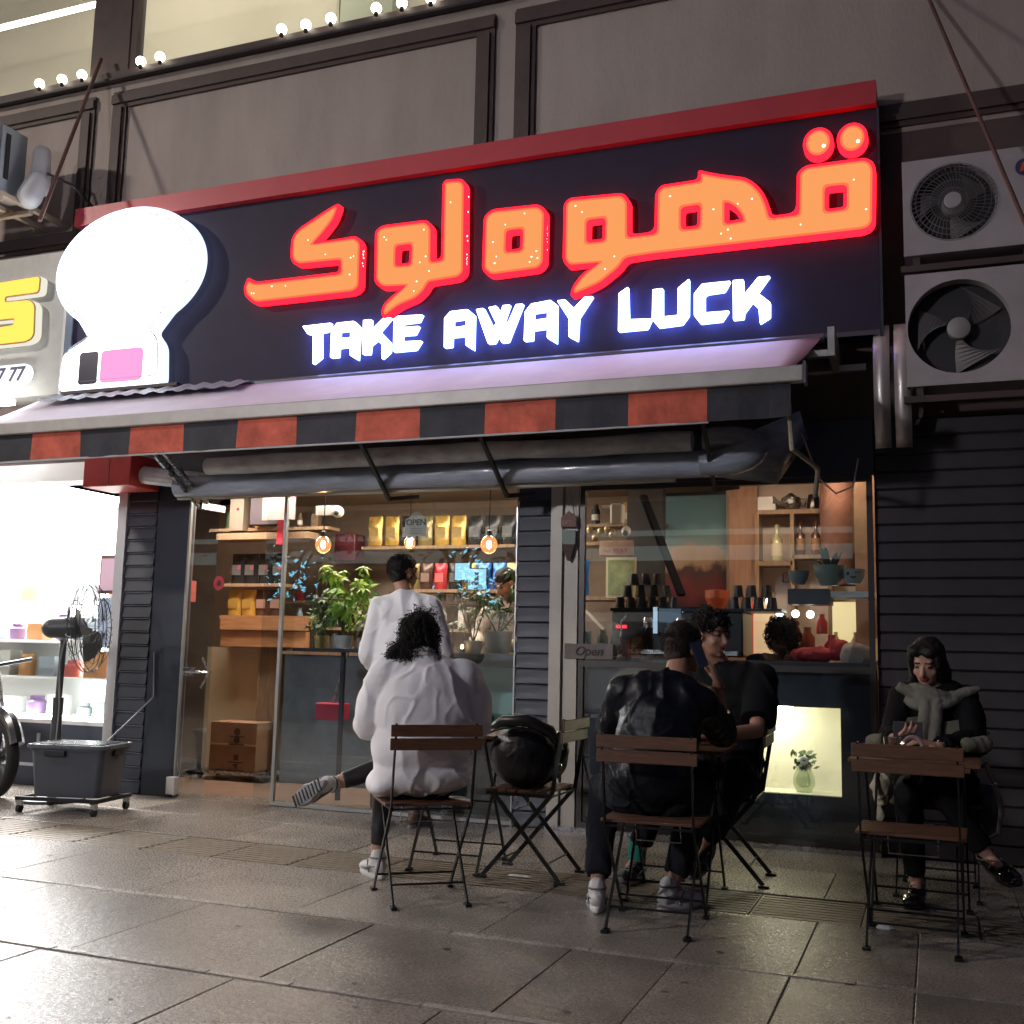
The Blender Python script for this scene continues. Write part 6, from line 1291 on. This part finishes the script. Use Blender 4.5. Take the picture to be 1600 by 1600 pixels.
w1, P_, M = body('seated person in a loose white shirt seen from behind, curly dark hair, legs crossed', (-2.33, 4.83, 0), J, SKIN2, vs=.006)
trousers(w1, J, M_LEG, (.085, .062, .042), .86, .006, .16, 'leggings')
def ex(q):
    M_ = rotm(F.f, Vector((0, 0, 1)))
    q.ell(F(0, -.03, .86), (.235, .135, .24), M_, 28, 16); q.ell(F(0, -.035, .71), (.245, .155, .15), M_, 28, 16); q.ell(F(.0, -.03, .98), (.20, .11, .12), M_, 24, 12); q.ell(F(0, -.04, .57), (.245, .16, .11), M_, 24, 12); q.ell(F(-.02, -.05, .68), (.225, .16, .15), M_, 24, 12); q.ell(F(0, -.03, .95), (.215, .13, .16), M_)
    q.ell(F(-.17, .0, .52), (.10, .16, .07), M_); q.ell(F(-.25, .06, .87), (.085, .10, .14), M_); q.ell(F(.25, .05, .88), (.085, .10, .15), M_)
    q.tube([F(-.01, .00, 1.07), F(-.01, .02, 1.155)], [.090, .070], 18)
top(w1, J, M_SHIRT, 'shirt', (.215, .13), (.23, .15), (.092, .088, .06), 1.0, None, .072, .016, ex, .007, 5.5, 3, 30)
HC = J['head']
hairshell(w1, P_, M, M_HAIR, [(0, -.03, .025, .080, .092, .096), (0, -.055, -.03, .088, .064, .085), (-.03, -.05, -.09, .105, .055, .066)], wr=.012)
curls(w1, P_, M, M_HAIR, 2000, (-.01, -.03, .01), (.076, .088, .106), flt=lambda p: not (p[1] > .035 and p[2] < .05), seed=4, cr=.006, ln=.040, r_=.0017)
curls(w1, P_, M, M_HAIR, 1000, (-.035, -.05, -.085), (.112, .06, .065), seed=5, ln=.045, cr=.006, r_=.0017, flt=lambda p: p[1] < .02)
curls(w1, P_, M, M_HAIR, 70, (0, -.02, .05), (.09, .10, .10), 'flyaway_curls', .013, .05, 8, .0016)
shoe(w1, J['an'][0] + Vector((0, 0, .0)), J['toe'][0], Vector((0, 0, 1)), M_SNK, M_SOLE, 'sneaker')
shoe(w1, J['an'][1], J['toe'][1], (J['kn'][1] - J['an'][1]), M_SNK, mat('worn_sole', (.27, .27, .28), .45, bump=.5, bscale=60), 'sneaker', tread=True)
F = Fr(-2.33, 4.83, 30)
q = MB(); vs = []; n_ = 28
for i in range(n_ + 1):
    a_ = R(-70 + 320 * i / n_ ) + PI * .22
    for (rr_, hh_) in ((.083, -.012), (.074, .030), (.086, .012)): vs.append(F(-.01 + rr_ * 1.05 * math.cos(a_), .015 + rr_ * math.sin(a_), 1.135 + hh_ - .012 * math.sin(a_)))
q.add(vs, [(3 * i + k_, 3 * i + k_ + 1, 3 * i + k_ + 4, 3 * i + k_ + 3) for i in range(n_) for k_ in (0, 1)])
q.build('collar', M_SHIRT, w1, smooth=True).modifiers.new('s', 'SOLIDIFY').thickness = .004

# --- standing man in a white sweater at the glass
F = Fr(-3.36, 6.62, 12)
J = dict(head=F(-.03, .05, 1.690), hf=F.f + F.r * .8, neck=F(-.01, .0, 1.555), chest=F(.0, .0, 1.27), pelvis=F(-.02, -.02, .93),
         sh=(F(-.17, .0, 1.44), F(.18, .0, 1.45)), el=(F(-.24, -.02, 1.13), F(.27, .06, 1.13)), wr=(F(-.17, .17, .97), F(.12, .25, 1.12)),
         hip=(F(-.10, -.02, .90), F(.08, -.02, .90)), kn=(F(-.11, .02, .49), F(.10, .05, .49)), an=(F(-.12, -.02, .09), F(.12, .0, .09)), toe=(F.f - F.r * .2, F.f + F.r * .3),
         hand=((F.f + Vector((0, 0, -.6)), F.r, 1, .4), (F.f - F.r * .3, Vector((0, 0, -1)), -1, .4)))
m1, P_, M = body('standing man in a white sweater with short dark hair, back turned, at the left window', (-3.36, 6.62, 0), J, SKIN, vs=.0065, k=1.06)
trousers(m1, J, mat('brown_trousers', (.05, .035, .03), .8), (.10, .08, .06), .95, .012, .15)
top(m1, J, M_SWEAT, 'sweater', (.215, .135), (.20, .14), (.082, .072, .045), 1.0, (F(-.01, -.02, .92), (.20, .14, .10)), .070, .014, None, .008, 6, 5, sm=24)
hairshell(m1, P_, M, M_HAIR, [(0, -.018, .036, .082, .098, .088), (0, -.050, -.022, .072, .055, .060)], wr=.004, ws=60)
curls(m1, P_, M, M_HAIR, 1500, (0, -.018, .030), (.083, .098, .090), 'short_strands', .0015, .014, 31, .0011, lambda p: p[2] > -.045 and not (p[1] > .05 and p[2] < .06))
for s in (0, 1): shoe(m1, J['an'][s], J['toe'][s], Vector((0, 0, 1)), mat('brown_shoe', (.12, .07, .05), .6), M_BSOLE)

# --- man phoning in a shiny black jacket
F = Fr(-1.20, 4.87, 2)
J = dict(head=F(.105, .18, 1.200), hf=F.f + F.r * .85, hu=Vector((.10, .1, 1)), neck=F(.085, .11, 1.075), chest=F(.03, .04, .88), pelvis=F(-.02, -.02, .57),
         sh=(F(-.145, .05, .985), F(.195, .09, .955)), el=(F(-.255, .22, .80), F(.25, .36, .80)), wr=(F(-.10, .42, .765), F(.250, .25, 1.035)),
         hip=(F(-.11, .0, .53), F(.09, .0, .53)), kn=(F(-.30, .30, .52), F(.14, .42, .51)), an=(F(-.27, .07, .10), F(.04, .24, .10)), toe=(F.f * .9 - F.r * .25, F.f * .6 + F.r * .5),
         hand=((F.r + F.f * .3, Vector((0, 0, -1)), 1, .5), (Vector((-.28, -.12, .9)), Vector((-.85, -.1, -.25)), -1, .7)))
m2, P_, M = body('man in a shiny black jacket seen from behind, holding a phone to his right ear', (-1.20, 4.87, 0), J, SKIN, vs=.0055)
trousers(m2, J, mat('dark_jeans', (.016, .017, .023), .85, bump=.3, bscale=20, spec=.15), (.10, .078, .058), .88, .014, .16)
M_JACK = mat('shiny_black_jacket', (.006, .007, .011), .36, bump=.35, bscale=24, spec=.22, rvar=.14, scale=6)
top(m2, J, M_JACK, 'jacket', (.195, .13), (.19, .145), (.085, .074, .052), 1.0, (F(-.02, -.03, .60), (.205, .155, .13)), .07, .014, None, .008, 8, 4, slv=.40, sm=24)
hairshell(m2, P_, M, M_FADE, [(0, -.018, .012, .0775, .094, .082), (0, -.055, -.03, .060, .045, .050)], name='faded_sides', wr=.001)
hairshell(m2, P_, M, M_HAIRB, [(0, -.010, .050, .076, .096, .074)])
curls(m2, P_, M, M_HAIRB, 1700, (0, -.014, .030), (.079, .097, .088), 'short_strands', .0015, .013, 33, .0011, lambda p: p[2] > -.01 and not (p[1] > .05 and p[2] < .06))
curls(m2, P_, M, M_HAIRB, 900, (0, -.018, .010), (.078, .094, .080), 'fade_strands', .001, .007, 34, .0008, lambda p: -.045 < p[2] < .01 and p[1] < .02)
MB().tube([J['wr'][1] + Vector((.03 * math.cos(a), .03 * math.sin(a), -.02 + .004 * math.sin(a * 2))) for a in [i * PI / 10 for i in range(21)]], .004, 6).build('bracelet', mat('bracelet', (.12, .02, .02), .6), m2)
for s in (0, 1): shoe(m2, J['an'][s], J['toe'][s], Vector((0, 0, 1)), M_SNK, M_SOLE, 'sneaker')
ph = thing('phone', 'dark blue phone held to the ear by the man in the shiny jacket', 'phone', P_(.095, -.005, -.03))
a = P_(.094, -.012, .025); b = P_(.110, .028, -.090); MB().bar(a, b, .009, .056, (M @ Vector((0, 1, .3)))).build('phone_body', mat('phone_blue', (.035, .05, .09), .2, metal=.3), ph)

# --- man in a black t-shirt, turned on his chair, head in profile to the right
F = Fr(-1.04, 5.93, 155)
J = dict(head=Vector((-1.125, 5.84, 1.275)), hf=Vector((.86, -.46, -.08)), neck=Vector((-1.10, 5.90, 1.13)), chest=F(.0, .02, .92), pelvis=F(0, 0, .56),
         sh=(F(-.20, .0, 1.045), F(.19, .03, 1.05)), el=(F(-.22, .22, .80), F(.34, .20, .80)), wr=(F(.02, .36, .755), F(.36, .42, .76)),
         hip=(F(-.09, .0, .53), F(.09, .0, .53)), kn=(F(-.10, .40, .60), F(.24, .38, .53)), an=(F(.02, .20, .15), F(.42, .37, .10)), toe=(F.f * .9 + F.r * .4 + Vector((0, 0, -.3)), F.f * .9 + F.r * .5),
         hand=((Vector((-1, -.1, -.05)), Vector((0, 0, -1)), -1, .5), (Vector((-.8, -.4, 0)), Vector((0, 0, -1)), 1, .5)))
J['el'] = (Vector((-.86, 5.66, .79)), Vector((-1.36, 5.82, .80))); J['wr'] = (Vector((-1.08, 5.52, .755)), Vector((-1.38, 5.58, .765)))
J['kn'] = (Vector((-.93, 5.52, .58)), Vector((-1.34, 5.60, .54))); J['an'] = (Vector((-1.15, 5.83, .16)), Vector((-1.47, 5.62, .11))); J['toe'] = (Vector((-.25, -.9, -.35)), Vector((-.2, -.95, 0)))
m3, P_, M = body('man in black t-shirt with dark wavy hair, head in profile, arm on table', (-1.04, 5.93, 0), J, SKIN, vs=.0055)
trousers(m3, J, M_BTROU, (.10, .078, .06), .80, .012, .16)
top(m3, J, mat('black_tshirt', (.008, .008, .009), .9, bump=.2, bscale=20, spec=.12), 't_shirt', (.205, .125), (.19, .13), (.085, .095, .06), .82, (F(0, 0, .60), (.20, .15, .10)), .062, .018, None, .008, 6, 11)
hairshell(m3, P_, M, M_HAIR, [(0, -.022, .050, .084, .098, .088), (0, -.05, -.005, .076, .055, .065), (0, .045, .082, .066, .045, .035)], wr=.016, ws=22)
curls(m3, P_, M, M_HAIR, 300, (0, -.01, .06), (.086, .10, .085), 'hair_locks', .009, .028, 15, .003, lambda p: p[2] > .03 and not (p[1] > .07 and p[2] < .06))
for s in (0, 1): shoe(m3, J['an'][s], J['toe'][s], Vector((0, 0, 1)) if s else Vector((.2, -.5, .8)), M_BSH, M_BSOLE)
q = MB().tube([J['an'][1] + Vector((0, 0, .0)), J['an'][1] + Vector((.01, 0, .10))], [.046, .05], 14); q.build('green_sock', mat('sock_green', (.02, .22, .16), .8), m3, smooth=True)

# --- woman with the scarf at the rightmost table, looking down
F = Fr(-.02, 6.02, 176)
hf = Vector((-.30, -1, -.42)).normalized()
J = dict(head=Vector((-.045, 5.93, 1.155)), hf=hf, hu=Vector((-.05, -.3, 1)), neck=F(.0, .03, 1.02), chest=F(.0, .02, .86), pelvis=F(0, 0, .56),
         sh=(F(-.15, .02, .975), F(.15, .02, .975)), el=(F(-.20, .20, .77), F(.19, .20, .77)), wr=(Vector((.0, 5.52, .765)), Vector((-.20, 5.56, .79))),
         hip=(F(-.09, .0, .53), F(.09, .0, .53)), kn=(F(-.02, .38, .60), F(.10, .40, .53)), an=(F(-.24, .30, .26), F(.08, .27, .10)), toe=(F.f * .7 - F.r * .5 + Vector((0, 0, -.15)), F.f),
         hand=((Vector((-.85, -.2, .25)), Vector((0, .2, -1)), 1, .55), (Vector((.55, -.5, .2)), Vector((.2, .2, 1)), -1, .6)))
w3, P_, M = body('woman with long dark hair, grey scarf and black coat, looking down at the rightmost table', (-.02, 6.02, 0), J, SKIN2, k=.96, vs=.005)
trousers(w3, J, M_BTROU, (.09, .066, .05), .90, .010, .15)
M_COAT = mat('black_coat', (.008, .008, .009), .9, bump=.2, bscale=20, spec=.12)
top(w3, J, M_COAT, 'coat', (.175, .125), (.185, .15), (.072, .062, .048), 1.0, (F(0, .02, .56), (.21, .19, .13)), .066, .020, None, .008, 6, 13)
hairshell(w3, P_, M, M_HAIR, [(0, -.028, .035, .086, .092, .092), (-.030, .030, .078, .052, .058, .030), (.036, .030, .078, .048, .058, .030), (-.070, .022, .015, .022, .045, .07), (.070, .022, .015, .022, .045, .07), (-.064, -.01, -.02, .034, .062, .085), (.066, -.01, -.02, .034, .062, .085), (-.072, -.04, -.09, .030, .04, .10), (.072, -.04, -.09, .034, .04, .10), (0, -.07, -.08, .08, .045, .11), (.085, -.03, -.15, .035, .04, .07)], wr=.008, ws=18)
# scarf: ring round the neck with hanging ends and wide lapels
q = MB(); nk = J['neck'] + Vector((0, -.01, -.005))
for t_ in range(3): q.tube([nk + Vector(((.105 + .012 * t_) * math.cos(a), (.10 + .01 * t_) * math.sin(a) - .012, -.008 - .028 * t_ + .02 * math.sin(a * 2 + t_))) for a in [i * PI / 12 for i in range(25)]], .025, 10)
q.tube([nk + Vector((.02, -.12, -.05)), nk + Vector((.01, -.16, -.15)), nk + Vector((.0, -.17, -.26))], [.03, .034, .03], 10); q.tube([nk + Vector((-.03, -.12, -.05)), nk + Vector((-.04, -.16, -.14)), nk + Vector((-.06, -.17, -.24))], [.03, .034, .03], 10)
q.tube([nk + Vector((.09, -.08, -.03)), nk + Vector((.17, -.06, -.0)), nk + Vector((.22, -.05, .015))], [.03, .026, .014], 10); q.tube([nk + Vector((-.09, -.08, -.02)), nk + Vector((-.15, -.07, .01)), nk + Vector((-.17, -.07, .02))], [.03, .028, .02], 10)
vox(q, 'scarf', mat('grey_scarf', (.15, .145, .12), .9, bump=.5, bscale=40, var=.1), w3, .006, 6, .006, 26)
q = MB()
for s, pts in ((-1, [(-.07, -.12, -.13), (-.20, -.10, -.15), (-.25, -.11, -.22), (-.16, -.15, -.31), (-.10, -.16, -.28), (-.08, -.15, -.2)]), (1, [(.05, -.14, -.15), (.16, -.12, -.13), (.26, -.10, -.20), (.14, -.15, -.27), (.06, -.17, -.31), (.04, -.16, -.22)])):
    q.add([nk + Vector(p) for p in pts], [tuple(range(6))])
o = q.build('collar_flaps', mat('olive_lining', (.15, .145, .10), .85, bump=.3, bscale=30), w3, smooth=True); o.modifiers.new('s', 'SOLIDIFY').thickness = .012
for a, b in ((Vector((.12, 5.60, .77)), Vector((.20, 5.66, .775))), (Vector((-.27, 5.66, .77)), Vector((-.30, 5.70, .76)))): q = MB(); q.cap(a, b, .036, .040); vox(q, 'cuff', mat('olive_lining', (.15, .145, .10), .85), w3, .007, 4, .008, 14)
q = MB(); q.tube([(-.24, 5.66, .68), (-.27, 5.62, .55), (-.26, 5.62, .47)], [.035, .045, .03], 12); q.ell((-.27, 5.60, .43), (.025, .02, .035)); vox(q, 'scarf_end', mat('pale_fringe', (.40, .36, .26), .9), w3, .006, 3, .02, 14)
shoe(w3, J['an'][1], F.f * 1 + F.r * .1, Vector((0, 0, 1)), mat('patent_black', (.012, .012, .012), .12, coat=.5), M_BLKP, 'shiny_shoe')
shoe(w3, J['an'][0], J['toe'][0], J['kn'][0] - J['an'][0], mat('patent_black', (.012, .012, .012), .12), M_BLKP, 'shiny_shoe')
p = Vector((-.135, 5.50, .845)); tag(MB().box(-.20, -.07, 5.49, 5.50, .80, .875, bev=.003).build('phone', mat('phone_grey', (.06, .06, .07), .25)), 'small grey phone in the hands of the woman with the scarf', 'phone')
q = MB(); q.ell((.0, 5.515, .79), (.007, .005, .007), n=8, k=5).build('ring', mat('ring_shine', (.9, .7, .6), .1, metal=1), w3)
MB().tube([Vector((.022, 5.53, .765)) + Vector((.0, .028 * math.cos(a), .028 * math.sin(a))) for a in [i * PI / 8 for i in range(17)]], .004, 6).build('bracelet', mat('ring_shine', (.9, .7, .6), .1, metal=1), w3)
hb = thing('handbag', 'dark handbag with thick pale chain strap hanging from the right chair', 'handbag', (.22, 6.0, .3)); q = MB(); q.ell((.20, 6.12, .42), (.10, .12, .13)); vox(q, 'bag_body', M_BSH, hb, .008, 4, .01)
MB().tube([(.20, 5.66, .69), (.235, 5.68, .60), (.265, 5.72, .48), (.255, 5.78, .36), (.20, 5.85, .31), (.18, 5.95, .36)], .011, 8).build('strap', mat('strap_grey', (.22, .21, .21), .3, metal=.5), hb, smooth=True)
MB().lathe((.24, 5.68, .59), [(.012, 0), (.016, .006), (.012, .012)], 12).build('buckle', M_STEEL, hb)

# --- barista bending behind the left window
hc = at(790, 912, 7.95)
F = Fr(hc.x + .02, 8.05, 150)
J = dict(head=hc, hf=Vector((-.5, -.75, -.55)), hu=Vector((-.2, -.3, 1)), neck=hc + Vector((.02, .08, -.13)), chest=Vector((hc.x, 8.12, 1.35)), pelvis=Vector((hc.x + .05, 8.2, .98)),
         sh=(Vector((hc.x + .17, 8.10, hc.z - .20)), Vector((hc.x - .17, 8.05, hc.z - .20))), el=(Vector((hc.x + .24, 7.98, 1.26)), Vector((hc.x - .24, 7.95, 1.26))), wr=(Vector((hc.x + .08, 7.80, 1.20)), Vector((hc.x - .14, 7.75, 1.20))),
         hip=(F(-.1, -.1, .93), F(.1, -.1, .93)), kn=(F(-.1, -.1, .5), F(.1, -.1, .5)), an=(F(-.1, -.1, .09), F(.1, -.1, .09)), toe=(F.f, F.f), hand=((Vector((-.6, -.8, -.2)), Vector((0, 0, -1)), 1, .5), (Vector((.2, -1, -.2)), Vector((0, 0, -1)), -1, .5)))
ba, P_, M = body('barista in a pale shirt and dark cap bending forward behind the left window plants', (hc.x, 8.1, 0), J, SKIN, vs=.008)
trousers(ba, J, M_BTROU, wr=.0, sz=.012)
top(ba, J, mat('cream_shirt', (.60, .52, .44), .85), 'shirt', (.19, .12), (.18, .13), (.07, .06, .045), 1.0, None, .06, .018, None, .01)
hairshell(ba, P_, M, M_HAIR, [(0, -.020, .040, .080, .096, .086)], 'dark_cap', sz=.008)
# --- dark curly headed figure added inside the right window in place of a reflection
hc = at(1222, 995, 7.85)
F = Fr(hc.x, 7.9, 20)
J = dict(head=hc, hf=F.f, neck=hc + Vector((0, 0, -.13)), chest=hc + Vector((0, 0, -.36)), pelvis=hc + Vector((0, 0, -.70)), sh=(hc + Vector((-.18, 0, -.20)), hc + Vector((.18, 0, -.20))), el=(hc + Vector((-.25, .05, -.46)), hc + Vector((.25, .05, -.46))), wr=(hc + Vector((-.12, .25, -.44)), hc + Vector((.12, .25, -.44))),
         hip=(F(-.1, 0, hc.z - .74), F(.1, 0, hc.z - .74)), kn=(F(-.1, .4, hc.z - .74), F(.1, .4, hc.z - .74)), an=(F(-.1, .4, .09), F(.1, .4, .09)), toe=(F.f, F.f))
hd2, P_, M = body('dark figure with full curly black hair behind the right window, standing for a reflection', (hc.x, 7.9, 0), J, SKIN, vs=.009, paint=False)
trousers(hd2, J, M_BTROU, wr=.0, sz=.012)
top(hd2, J, M_COAT, 'coat', (.20, .13), (.19, .14), (.085, .075, .055), 1.0, None, .065, .015, None, .01)
hairshell(hd2, P_, M, M_HAIR, [(0, -.015, .03, .10, .115, .105), (0, -.06, -.05, .09, .06, .07)], wr=.02, sz=.008)
curls(hd2, P_, M, M_HAIR, 260, (0, -.02, .02), (.11, .12, .12), 'curls', .012, .03, 21, .003, lambda p: not (p[1] > .05 and p[2] < .04))
MB().lathe((hc.x, 7.95, 0), [(0, 0), (.2, 0), (.2, .02), (.03, .03), (.03, hc.z - .88), (.17, hc.z - .87), (.17, hc.z - .83), (0, hc.z - .83)], 24).build('bar_stool', M_BLKP, shop, smooth=True)
# ---------------------------------------------------------------- the street behind, seen only in the glass, with assumed lamps
kb = MB().box(-30, 30, -.9, -.6, -.3, -.02).build('kerb', M_STONE2); kb['kind'] = 'structure'
bf = thing('building', 'dark building row across the road, seen only as reflection', 'building', (0, -16, 0))
MB().box(-45, 45, -17, -16, -.06, 15).build('wall', mat('far_wall', (.12, .115, .12), .9), bf)
for i_ in range(14):
    if i_ % 3 != 1: MB().box(-32 + i_ * 5, -30.4 + i_ * 5, -15.99, -15.95, 4 + (i_ % 2) * 3.2, 5.4 + (i_ % 2) * 3.2).build('window', emat('far_window', (1, .8, .5), .25), bf)
MB().box(-42, -2, -15.9, -15.8, 3.85, 4.25).box(-42, -2, -15.9, -15.8, 4.55, 4.7).build('lit_fascia', emat('fascia_pale', (.75, .9, .85), .42), bf)
lamp = thing('assumed_street_lamp', 'assumed tall street lamp out of view at the kerb behind the camera, left', 'street lamp', (-12.5, -.2, 0))  # unseen lamp, assumed from the light on the facade and added to give it
MB().tube([(-12.5, -.2, -.02), (-12.5, -.2, 6.6), (-12.3, .3, 7.1), (-12.0, 1.0, 7.2)], [.09, .06, .05, .04], 12).build('pole', M_GREYP, lamp, smooth=True)
MB().box(-12.15, -11.85, .85, 1.55, 7.2, 7.30, bev=.02).build('lamp_head', M_GREYP, lamp)
ll = bpy.data.lights.new('assumed_lamp_light', 'AREA'); ll.shape = 'RECTANGLE'; ll.size = .5; ll.size_y = .3; ll.energy = 640; ll.color = (1, .90, .80); ll.spread = R(170)
lo_ = bpy.data.objects.new('assumed_lamp_light', ll); COL.objects.link(lo_); lo_.parent = lamp; lo_.location = Vector((-12.0, 1.2, 7.18)) - Vector((-12.5, -.2, 0)); lo_.rotation_euler = (R(28), 0, R(-48))
lamp2 = thing('assumed_street_lamp', 'assumed second, lower pavement lamp out of view beside the kerb behind the camera', 'street lamp', (-6.4, -3.4, 0))  # another unseen lamp, added to light the people from the camera side
MB().tube([(-6.4, -3.4, -.02), (-6.4, -3.4, 4.1)], [.06, .045], 12).build('pole', M_GREYP, lamp2, smooth=True)
MB().lathe((-6.4, -3.4, 4.1), [(0, 0), (.10, .02), (.16, .12), (.14, .30), (0, .36)], 16).build('lamp_head', M_GREYP, lamp2, smooth=True)
l2 = bpy.data.lights.new('assumed_lamp_light', 'AREA'); l2.shape = 'DISK'; l2.size = .5; l2.energy = 70; l2.spread = R(80); l2.color = (.96, .93, 1.0)
lo2 = bpy.data.objects.new('assumed_lamp_light', l2); COL.objects.link(lo2); lo2.parent = lamp2; lo2.location = (0, .30, 4.15); lo2.rotation_euler = (R(80), 0, R(-18))
# parked pale van and strings of blue lights in street trees
vn = thing('parked_van', 'pale parked van at the kerb behind the camera', 'van', (-5.5, -2.2, 0))
q = MB(); lp = [(-7.6, .25), (-7.6, 1.0), (-7.2, 1.15), (-6.6, 1.75), (-3.4, 1.80), (-3.2, 1.5), (-3.15, .25)]
q.poly([smoothpoly(lp, .15)], -3.0, -1.35); q.build('van_body', mat('van_white', (.5, .52, .52), .3, coat=.4), vn)
MB().poly([[(-6.9, 1.15), (-6.5, 1.62), (-3.6, 1.66), (-3.6, 1.12)]], -3.02, -1.33).build('van_windows', mat('van_glass', (.02, .02, .025), .08), vn)
for x in (-6.7, -4.1):
    for y in (-2.95, -1.40): MB().lathe((x, y - .1, .02), [(0, 0), (.30, 0), (.30, .2), (0, .2)], 24, axis=(0, 1, 0)).build('wheel', M_RUB, vn)
for ti, (tx, ty) in enumerate(((-13.6, -7), (-9.3, -7), (-19, -7))):
    tr_ = thing('street_tree', ['left', 'middle', 'right'][ti] + ' street tree with strings of blue lights across the road', 'tree', (tx, ty, 0), group='street trees across the road')
    rnd = random.Random(ti); tk = MB(); tk.tube([(tx, ty, -.1), (tx + .05, ty, 1.5), (tx, ty, 3)], [.14, .11, .08], 10); lf = MB(); bl = MB()
    for b_ in range(7):
        a = rnd.uniform(0, 6.28); e = Vector((tx + 1.1 * math.cos(a), ty + 1.1 * math.sin(a), rnd.uniform(2.6, 4.3))); s0 = Vector((tx, ty, rnd.uniform(2, 3))); tk.tube([s0, (s0 + e) / 2 + Vector((0, 0, .2)), e], [.05, .035, .015], 6)
        for k in range(60):
            c = e + Vector([rnd.gauss(0, .42) for _ in range(3)]); d = Vector([rnd.gauss(0, 1) for _ in range(3)]).normalized() * .11; u = d.orthogonal().normalized() * .05; lf.add([c - d, c + u, c + d, c - u], [(0, 1, 2, 3)])
        for k in range(16): c = Vector((tx, ty, 2.75)) + Vector([rnd.gauss(0, .30), rnd.gauss(0, .3), rnd.gauss(0, .30)]); d_ = Vector((rnd.gauss(0, 1), 0, rnd.gauss(0, .5))).normalized() * rnd.uniform(.02, .08); e_2 = Vector((-d_.z, 0, d_.x)) * rnd.uniform(.15, .5); bl.add([c - d_, c + e_2, c + d_, c - e_2], [(0, 1, 2, 3)])
    tk.build('trunk', mat('bark', (.08, .06, .04), .9), tr_); lf.build('crown', M_L2, tr_); bl.build('light_string', emat('blue_lights', (.2, .72, 1.0), 5), tr_)
rnd = random.Random(91); q = MB()
for i in range(90):
    x = rnd.uniform(-5, .6); y = rnd.uniform(2.0, 6.8)
    if 5.1 < y < 5.7: continue
    r_ = rnd.uniform(.004, .016); n_ = 7; q.add([(x + r_ * rnd.uniform(.5, 1.2) * 1.6 * math.cos(2 * PI * k / n_), y + r_ * rnd.uniform(.5, 1.2) * math.sin(2 * PI * k / n_), .0028) for k in range(n_)], [tuple(range(n_))])
o = q.build('stain_specks', mat('gum_dark', (.06, .05, .045), .8), pav); o['kind'] = 'stuff'
# remove prototype leftovers
for m in list(bpy.data.meshes):
    if m.users == 0: bpy.data.meshes.remove(m)
